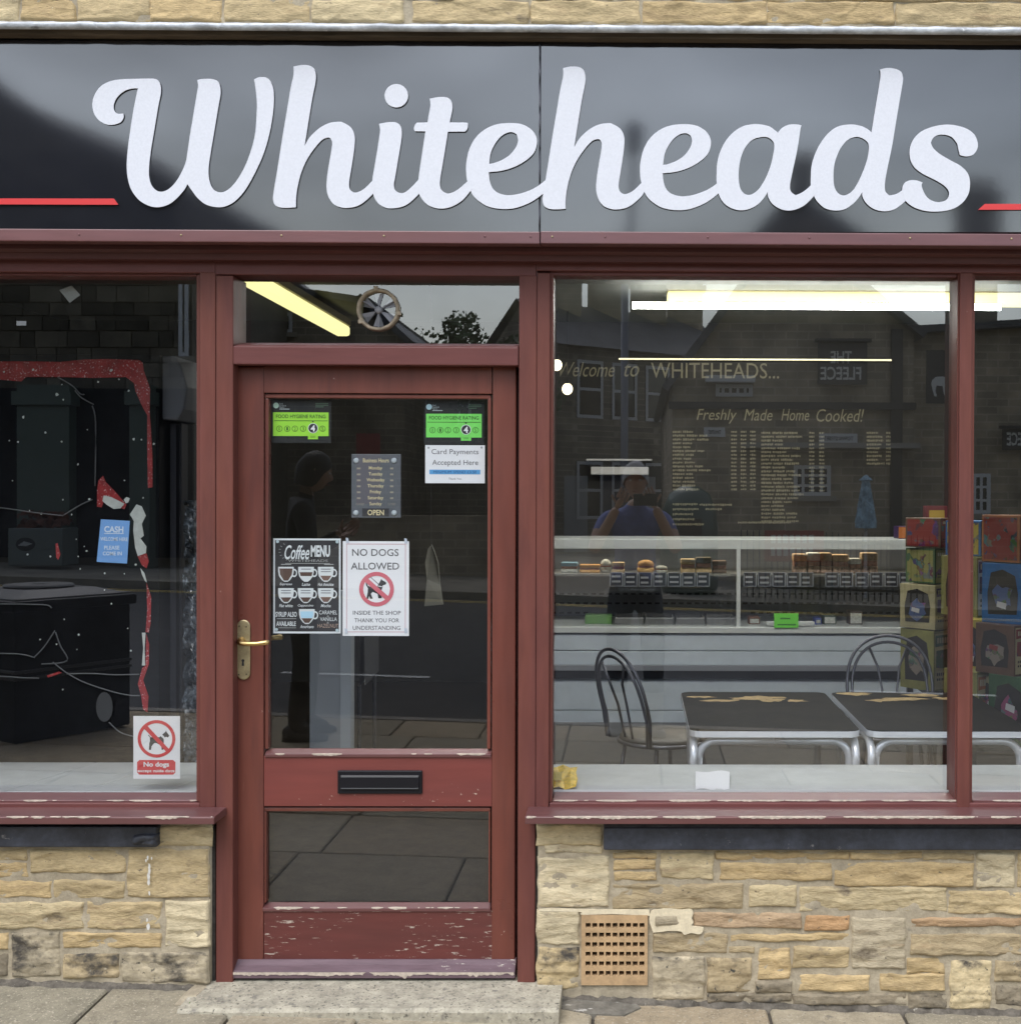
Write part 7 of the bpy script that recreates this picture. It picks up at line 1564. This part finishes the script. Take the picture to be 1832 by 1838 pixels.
# bottle bank
A, B = PR(1186, 872, 15.9), PR(1292, 960, 15.9); cx_ = (A.x + B.x) / 2; r = (B.x - A.x) / 2
t = thing('recycling_bank', 'dark green domed recycling bank across the street', 'recycling bank', (cx_, A.y - r, gz(cx_))); h = A.z - gz(cx_)
MB().lathe([(r * 0.9, 0), (r, 0.1), (r, h * 0.6), (r * 0.92, h * 0.78), (r * 0.7, h * 0.93), (r * 0.3, h), (0.01, h)], (cx_, A.y - r, gz(cx_)), 24).build('shell', M('bank_green', (0.02, 0.055, 0.045), 0.35), t, smooth=True)
MB().box(cx_ - 0.18, cx_ + 0.18, A.y + 0.03, A.y - 0.3, gz(cx_) + h * 0.55, gz(cx_) + h * 0.70).build('slot', black, t); MB().box(cx_ - 0.2, cx_ + 0.2, A.y + 0.035, A.y - 0.25, gz(cx_) + h * 0.3, gz(cx_) + h * 0.48).build('label_panel', M('bank_label', (0.20, 0.28, 0.26), 0.6), t)
# street lamp
p = PR(1120, 150, 13.5); t = thing('street_lamp', 'tall grey street lamp on the far kerb', 'lamp', (p.x, fy - 0.5, gz(p.x))); MB().tube([(p.x, fy - 0.5, gz(p.x)), (p.x, fy - 0.5, 1.2), (p.x, fy - 0.5, p.z - 0.6)], [0.09, 0.07, 0.05], 10).build('column', gunmetal, t, smooth=True)
MB().lathe([(0.06, -0.65), (0.14, -0.5), (0.17, -0.1), (0.05, 0)], (p.x, fy - 0.5, p.z), 12).build('lantern', gunmetal, t, smooth=True)
# trees
def tree(px, pyt, dist, crown_r, label, seed):
    rt = random.Random(seed); p = PR(px, pyt, dist); g_ = gz(p.x); H = p.z - g_
    t = thing('broadleaf_tree', label, 'tree', (p.x, p.y, g_), 'trees across the street')
    MB().tube([(p.x, p.y, g_ - 0.1), (p.x + 0.05, p.y, g_ + H * 0.3), (p.x - 0.05, p.y, g_ + H * 0.6), (p.x, p.y, g_ + H * 0.85)], [0.22, 0.17, 0.10, 0.03], 8).build('trunk', M('bark', (0.08, 0.065, 0.05), 0.9), t, smooth=True)
    for k in range(6):
        a_ = k * 1.05; MB().tube([(p.x, p.y, g_ + H * (0.35 + 0.06 * k)), (p.x + crown_r * 0.6 * math.cos(a_), p.y + crown_r * 0.6 * math.sin(a_), g_ + H * (0.6 + 0.05 * k))], [0.08, 0.02], 6).build('limb', MATS['bark'], t)
    mb = MB(); cl = [(rt.uniform(-0.7, 0.7) * crown_r, rt.uniform(-0.7, 0.7) * crown_r, H * rt.uniform(0.45, 0.92), rt.uniform(0.3, 0.5) * crown_r) for _ in range(16)]
    for k in range(2600):
        cx_, cy_, cz_, cr = rt.choice(cl); v = Vector((rt.gauss(0, 1), rt.gauss(0, 1), rt.gauss(0, 1))).normalized(); c_ = Vector((p.x + cx_, p.y + cy_, g_ + cz_)) + v * cr * rt.uniform(0.6, 1.05); s_ = rt.uniform(0.05, 0.11)
        n_ = Vector((rt.uniform(-1, 1), rt.uniform(-1, 1), rt.uniform(0, 1))).normalized(); u = n_.orthogonal().normalized() * s_; w = n_.cross(u)
        mb.add([c_ - u, c_ + w * 0.6, c_ + u, c_ - w * 0.6], [(0, 1, 2, 3)])
    tag(mb.build('crown', M('leaf_green', (0.05, 0.09, 0.025), 0.7, var=0.4, vs_=3), t, fix=False), kind='stuff')
tree(770, 590, 31, 1.9, 'dark leafy tree between the houses reflected above the door', 4); tree(905, 535, 26, 1.5, 'tall leafy tree beside the terrace reflected above the door', 9)

# ================================================================== NEAR PAVEMENT: bin and people behind the camera position
c_ = PR(70, 1100, 3.75); bx_, by_ = c_.x, c_.y; g_ = gz(bx_); zt_ = 0.93
t = thing('street_bin', 'square black street bin with ribbed sides and round top reflected in the small window', 'bin', (bx_, by_, g_)); Rm = Matrix.Rotation(RAD(33), 3, 'Z'); gb = M('bin_black', (0.006, 0.006, 0.007), 0.6, spec=0.06); lidm = M('bin_lid_lit', (0.07, 0.07, 0.072), 0.5)  # lid colour lightened for the sky light on the bin's top
def BW(v): return tuple(Vector((bx_, by_, 0)) + Rm @ Vector(v))
def bbox_(nm, hw, z0, z1, m_, bev=0.01, hw2=None):
    hw2 = hw2 or hw; vs_ = [(-hw, -hw, z0), (hw, -hw, z0), (hw, hw, z0), (-hw, hw, z0), (-hw2, -hw2, z1), (hw2, -hw2, z1), (hw2, hw2, z1), (-hw2, hw2, z1)]
    return MB().add([BW(v) for v in vs_], [(0, 3, 2, 1), (4, 5, 6, 7), (0, 1, 5, 4), (1, 2, 6, 5), (2, 3, 7, 6), (3, 0, 4, 7)]).build(nm, m_, t, bevel=bev)
bbox_('body', 0.37, g_, zt_ - 0.06, gb); bbox_('lid', 0.40, zt_ - 0.06, zt_, gb, 0.015); bbox_('lid_slope', 0.395, zt_ + 0.001, zt_ + 0.05, lidm, 0.004, 0.22)
for z0 in (0.36, 0.40, 0.78, 0.81): bbox_('rib', 0.378, g_ + z0, g_ + z0 + 0.018, M('bin_rib', (0.03, 0.03, 0.032), 0.35), 0.004)  # ribs coloured lighter than the body for the catchlight along them
MB().lathe([(0.19, zt_ + 0.05), (0.20, zt_ + 0.06), (0.19, zt_ + 0.07), (0.06, zt_ + 0.07), (0.05, zt_ + 0.062)], (bx_, by_, 0), 28).build('round_plate', lidm, t, smooth=False)

def skin_mesh(verts, edges, radii, sub=2):
    me = bpy.data.meshes.new('tmp'); me.from_pydata([tuple(v) for v in verts], edges, []); ob = bpy.data.objects.new('tmp', me); COL.objects.link(ob)
    md = ob.modifiers.new('skin', 'SKIN'); md.use_smooth_shade = True
    if not me.skin_vertices: me.skin_vertices.new(name='')
    for i, r in enumerate(radii):
        sv = me.skin_vertices[0].data[i]; sv.radius = r if isinstance(r, tuple) else (r, r); sv.use_root = (i == 0)
    ss = ob.modifiers.new('sub', 'SUBSURF'); ss.levels = sub; ss.render_levels = sub
    dg = bpy.context.evaluated_depsgraph_get(); out = bpy.data.meshes.new_from_object(ob.evaluated_get(dg)); bpy.data.objects.remove(ob); bpy.data.meshes.remove(me)
    return out
skin_c = M('skin', (0.42, 0.26, 0.19), 0.55); hair_c = {}
def person(label, loc, face, J, clothes, hair, hairlen, hold=None):
    """J: joints in local metres (x right as the person faces +y, z up); faces towards +y, turned by face"""
    g_ = gz(loc[0]); o_ = Vector((loc[0], loc[1], g_)); Rm = Matrix.Rotation(face, 3, 'Z')
    t = thing('person', label, 'person', o_)
    def W(v): return o_ + Rm @ Vector(v)
    order = ['pelvis', 'waist', 'chest', 'neck0', 'neck1', 'shL', 'elL', 'wrL', 'shR', 'elR', 'wrR', 'hipL', 'knL', 'anL', 'toL', 'hipR', 'knR', 'anR', 'toR']
    rad = [(0.145, 0.12), (0.135, 0.11), (0.15, 0.115), 0.065, 0.055, 0.066, 0.046, 0.030, 0.066, 0.046, 0.030, 0.10, 0.078, 0.062, 0.02, 0.10, 0.078, 0.062, 0.02]
    E = [(0, 1), (1, 2), (2, 3), (3, 4), (2, 5), (5, 6), (6, 7), (2, 8), (8, 9), (9, 10), (0, 11), (11, 12), (12, 13), (13, 14), (0, 15), (15, 16), (16, 17), (17, 18)]
    V = [W(J[k]) for k in order]
    me = skin_mesh(V, E, rad)
    zone = ['trousers', 'shirt', 'shirt', 'shirt', 'skin', 'shirt', 'sleeve', 'skin', 'shirt', 'sleeve', 'skin', 'trousers', 'trousers', 'shoe', 'shoe', 'trousers', 'trousers', 'shoe', 'shoe']
    names = ['shirt', 'trousers', 'skin', 'shoe', 'sleeve']; me.materials.clear()
    for k in names: me.materials.append(clothes.get(k, skin_c))
    for p_ in me.polygons:
        c_ = p_.center; best = min(range(len(E)), key=lambda i: ((lambda a, b: (c_ - (a + (b - a) * max(0, min(1, (c_ - a).dot(b - a) / max((b - a).length_squared, 1e-6))))).length)(V[E[i][0]], V[E[i][1]])))
        a, b = V[E[best][0]], V[E[best][1]]; f = (c_ - a).dot(b - a) / max((b - a).length_squared, 1e-6); z = zone[E[best][0]] if f < 0.55 else zone[E[best][1]]
        if E[best] in ((6, 7), (9, 10)): z = 'sleeve' if 'sleeve' in clothes and clothes.get('long') and f < 0.9 else 'skin'
        if E[best] in ((5, 6), (8, 9)): z = 'shirt' if f < 0.45 or clothes.get('long') else 'skin'
        p_.material_index = names.index(z); p_.use_smooth = True
    bo = place_mesh2(me, 'body', t)
    for an, to in (('anL', 'toL'), ('anR', 'toR')):
        a_, b_ = Vector(J[an]), Vector(J[to]); f_ = (b_ - a_); f_.z = 0; f_.normalize(); s_ = Vector((-f_.y, f_.x, 0)); mb = MB(); secs = [(-0.075, 0.030, 0.075), (-0.04, 0.038, 0.10), (0.02, 0.040, 0.10), (0.09, 0.046, 0.062), (0.15, 0.044, 0.045), (0.19, 0.024, 0.028)]
        for q, hw_, ht in secs:
            c0 = Vector((a_.x, a_.y, 0)) + f_ * q
            mb.v += [tuple(W(c0 + s_ * hw_ * u + Vector((0, 0, ht * v)))) for u, v in ((-1, 0.0), (-1, 0.45), (-0.6, 0.9), (0, 1), (0.6, 0.9), (1, 0.45), (1, 0.0))]
        for i in range(5):
            for j in range(7): k = i * 7; mb.f.append((k + j, k + (j + 1) % 7, k + 7 + (j + 1) % 7, k + 7 + j)); mb.mi.append(0)
        mb.f += [tuple(range(7)), tuple(range(35, 42))]; mb.mi += [0, 0]; mb.build('shoe', clothes['shoe'], t, smooth=True)
    # hands with five fingers
    for sd_, wk, ek in ((-1, 'wrL', 'elL'), (1, 'wrR', 'elR')):
        w = Vector(J[wk]); f = (w - Vector(J[ek])).normalized(); curl = Vector(J.get('curl', (0, 0.5, 0.2))); tgt = Vector(J['grip' + wk[-1]]) if 'grip' + wk[-1] in J else w + f * 0.18
        d = (tgt - w).normalized(); side = d.cross(curl).normalized() * sd_
        vs_ = [W(w - d * 0.01), W(w + d * 0.035), W(w + d * 0.075)]; ed = [(0, 1), (1, 2)]; rr_ = [(0.026, 0.018), (0.034, 0.015), (0.036, 0.014)]
        pm_ = skin_mesh(vs_, ed, rr_, 1); pm_.materials.clear(); pm_.materials.append(skin_c); place_mesh2(pm_, 'hand', t)
        for k, ln in enumerate((0.065, 0.078, 0.084, 0.075, 0.058)):
            if k == 0: b0 = w + d * 0.03 - side * 0.028; dd = (d * 0.5 - side * 0.85 + curl.normalized() * 0.2).normalized()
            else: b0 = w + d * 0.075 + side * (0.021 * (k - 2.5)); dd = d
            p1 = b0 + dd * ln * 0.45; p2 = p1 + (dd * 0.6 + curl.normalized() * 0.7).normalized() * ln * 0.32; p3 = p2 + (dd * 0.1 + curl.normalized()).normalized() * ln * 0.24
            fm = skin_mesh([W(b0 - dd * 0.015), W(b0), W(p1), W(p2), W(p3)], [(0, 1), (1, 2), (2, 3), (3, 4)], [0.0095, 0.0095, 0.009, 0.008, 0.0065], 1); fm.materials.clear(); fm.materials.append(skin_c); place_mesh2(fm, 'finger', t)
    # head: shaped ellipsoid with brow, nose, chin and ears
    hc = Vector(J['head']); hr = Matrix.Rotation(J.get('turn', 0.0), 3, 'Z') @ Matrix.Rotation(J.get('nod', 0.0), 3, 'X')
    mb = MB(); nu, nv = 24, 18
    for i in range(nv + 1):
        ph = math.pi * i / nv
        for j in range(nu):
            th = 2 * math.pi * j / nu; x, y, z = math.sin(ph) * math.cos(th) * 0.075, math.sin(ph) * math.sin(th) * 0.098, math.cos(ph) * 0.118
            if z < 0: x *= 1 - 0.35 * (-z / 0.118) ** 1.5; y = y * (1 - 0.15 * (-z / 0.118)) + 0.012 * (-z / 0.118)
            front = max(0, math.sin(th)) ** 8 if y > 0 else 0
            if abs(x) < 0.018 and y > 0.05 and -0.035 < z < 0.02: y += 0.020 * (1 - abs(x) / 0.018) * (0.4 + (0.02 - z) / 0.09)
            if 0.006 < z < 0.022 and 0.018 < abs(x) < 0.045 and y > 0.04: y -= 0.007
            if -0.062 < z < -0.050 and abs(x) < 0.025 and y > 0.05: y -= 0.004
            mb.v.append(tuple(W(hc + hr @ Vector((x, y, z)))))
    for i in range(nv):
        for j in range(nu): mb.f.append((i * nu + j, (i + 1) * nu + j, (i + 1) * nu + (j + 1) % nu, i * nu + (j + 1) % nu)); mb.mi.append(0)
    hd_ = mb.build('head', skin_c, t, smooth=True)
    for s_ in (-1, 1):
        MB().sphere(W(hc + hr @ Vector((0.076 * s_, -0.005, 0.0))), (0.012, 0.016, 0.028), 10, 8).build('ear', skin_c, hd_, smooth=True); MB().sphere(W(hc + hr @ Vector((0.030 * s_, 0.082, 0.014))), (0.011, 0.009, 0.008), 8, 6).build('eye', M('eye_white', (0.5, 0.5, 0.5), 0.3), hd_, smooth=True)
    MB().sphere(W(hc + hr @ Vector((0, 0.088, -0.056))), (0.022, 0.006, 0.006), 10, 6).build('mouth', M('lips', (0.30, 0.12, 0.10), 0.5), hd_, smooth=True)
    mb = MB()
    for i in range(13):
        ph = math.pi * 0.62 * i / 12
        for j in range(24):
            th = 2 * math.pi * j / 24; fr = max(0, math.sin(th)); p2 = ph * (1 - 0.42 * fr) if not hairlen else ph * (1 - 0.42 * fr)
            x, y, z = math.sin(p2) * math.cos(th) * 0.086, math.sin(p2) * math.sin(th) * 0.110, math.cos(p2) * 0.130
            if hairlen and i > 8 and fr < 0.35: z -= hairlen * (i - 8) / 4; x *= 1.05
            w_ = 1 + 0.05 * mnoise.noise(Vector((x * 40, y * 40, z * 40)))
            mb.v.append(tuple(W(hc + hr @ Vector((x * w_, y * w_ - 0.006, z * w_ + 0.002)))))
    for i in range(12):
        for j in range(24): mb.f.append((i * 24 + j, (i + 1) * 24 + j, (i + 1) * 24 + (j + 1) % 24, i * 24 + (j + 1) % 24)); mb.mi.append(0)
    mb.build('hair', hair, t, smooth=True)
    return t, W
def place_mesh2(me, name, parent):
    org = WORLD[parent.name]
    for v in me.vertices: v.co = v.co - org
    for p_ in me.polygons: p_.use_smooth = True
    me.name = name; o = bpy.data.objects.new(name, me); COL.objects.link(o); o.parent = parent; WORLD[o.name] = org; return o
navy = M('navy_trousers', (0.014, 0.016, 0.03), 0.85); bluesh = M('blue_shirt', (0.10, 0.13, 0.34), 0.8, var=0.2, vs_=20); grey_hair = M('grey_hair', (0.42, 0.42, 0.43), 0.7); dark_hair = M('dark_hair', (0.012, 0.010, 0.009), 0.6); darkcoat = M('dark_coat', (0.012, 0.012, 0.015), 0.8); shoe_w = M('pale_shoe', (0.40, 0.39, 0.37), 0.7); shoe_b = M('black_shoe', (0.015, 0.015, 0.015), 0.6)
PHX, PHY, PHZ = 0.0, CAM.y - 0.012, CAM.z
gx = gz(0.0); zo = PHZ - gx
J = dict(pelvis=(0, 0, 0.93), waist=(0, 0, 1.10), chest=(0, 0.01, 1.32), neck0=(0, 0.0, 1.47), neck1=(0, 0.02, 1.53), shL=(-0.19, 0, 1.41), elL=(-0.27, 0.12, 1.19), wrL=(-0.115, 0.275, zo - 0.075), shR=(0.19, 0, 1.41), elR=(0.27, 0.12, 1.19), wrR=(0.125, 0.275, zo - 0.07),
         gripL=(-0.075, 0.31, zo + 0.0), gripR=(0.085, 0.31, zo + 0.01), curl=(0, 0.9, 0.25), hipL=(-0.10, 0, 0.88), knL=(-0.11, 0.02, 0.50), anL=(-0.12, -0.02, 0.08), toL=(-0.14, 0.13, 0.04), hipR=(0.10, 0, 0.88), knR=(0.12, 0.03, 0.50), anR=(0.13, 0.0, 0.08), toR=(0.16, 0.15, 0.04), head=(0, 0.06, 1.645), nod=RAD(-8))
t, W = person('grey haired person in blue shirt holding a phone up, reflected in the large window', (0.0, PHY - 0.33, 0), 0.0, J, dict(shirt=bluesh, trousers=navy, shoe=shoe_w), grey_hair, 0.0)
ph = thing('phone', 'dark phone held sideways by the grey haired person', 'phone', (PHX, PHY, PHZ - 0.04)); MB().box(PHX - 0.012, PHX + 0.148 - 0.01, PHY - 0.009, PHY, PHZ - 0.062, PHZ + 0.014).build('case', M('phone_black', (0.015, 0.015, 0.017), 0.25), ph, bevel=0.004)
MB().lathe([(0.006, 0.001), (0.007, 0.003), (0.007, 0.0)], (PHX + 0.03, PHY, PHZ - 0.012), 14, 'y').build('lens', darkglass, ph)
p2 = PR(540, 1000, 3.75)
J2 = dict(pelvis=(0, 0, 0.93), waist=(0, 0.01, 1.10), chest=(0, 0.02, 1.32), neck0=(0, 0.02, 1.46), neck1=(0, 0.05, 1.52), shL=(-0.18, 0, 1.40), elL=(-0.22, 0.05, 1.13), wrL=(-0.10, 0.24, 1.22), shR=(0.18, 0, 1.40), elR=(0.24, 0.06, 1.13), wrR=(0.08, 0.26, 1.25), gripL=(-0.02, 0.31, 1.27), gripR=(0.0, 0.33, 1.30), curl=(0, 0.4, 0.6),
          hipL=(-0.10, 0, 0.88), knL=(-0.11, 0.03, 0.5), anL=(-0.12, -0.03, 0.08), toL=(-0.14, 0.12, 0.04), hipR=(0.10, 0, 0.88), knR=(0.11, 0.06, 0.5), anR=(0.12, 0.04, 0.08), toR=(0.14, 0.19, 0.04), head=(0, 0.09, 1.62), nod=RAD(-15))
person('dark haired person in black clothes standing side on, reflected in the door glass', (p2.x, p2.y, 0), RAD(-108), J2, dict(shirt=darkcoat, trousers=M('black_trousers', (0.010, 0.010, 0.012), 0.85), shoe=shoe_b, sleeve=darkcoat, long=True), dark_hair, 0.05)
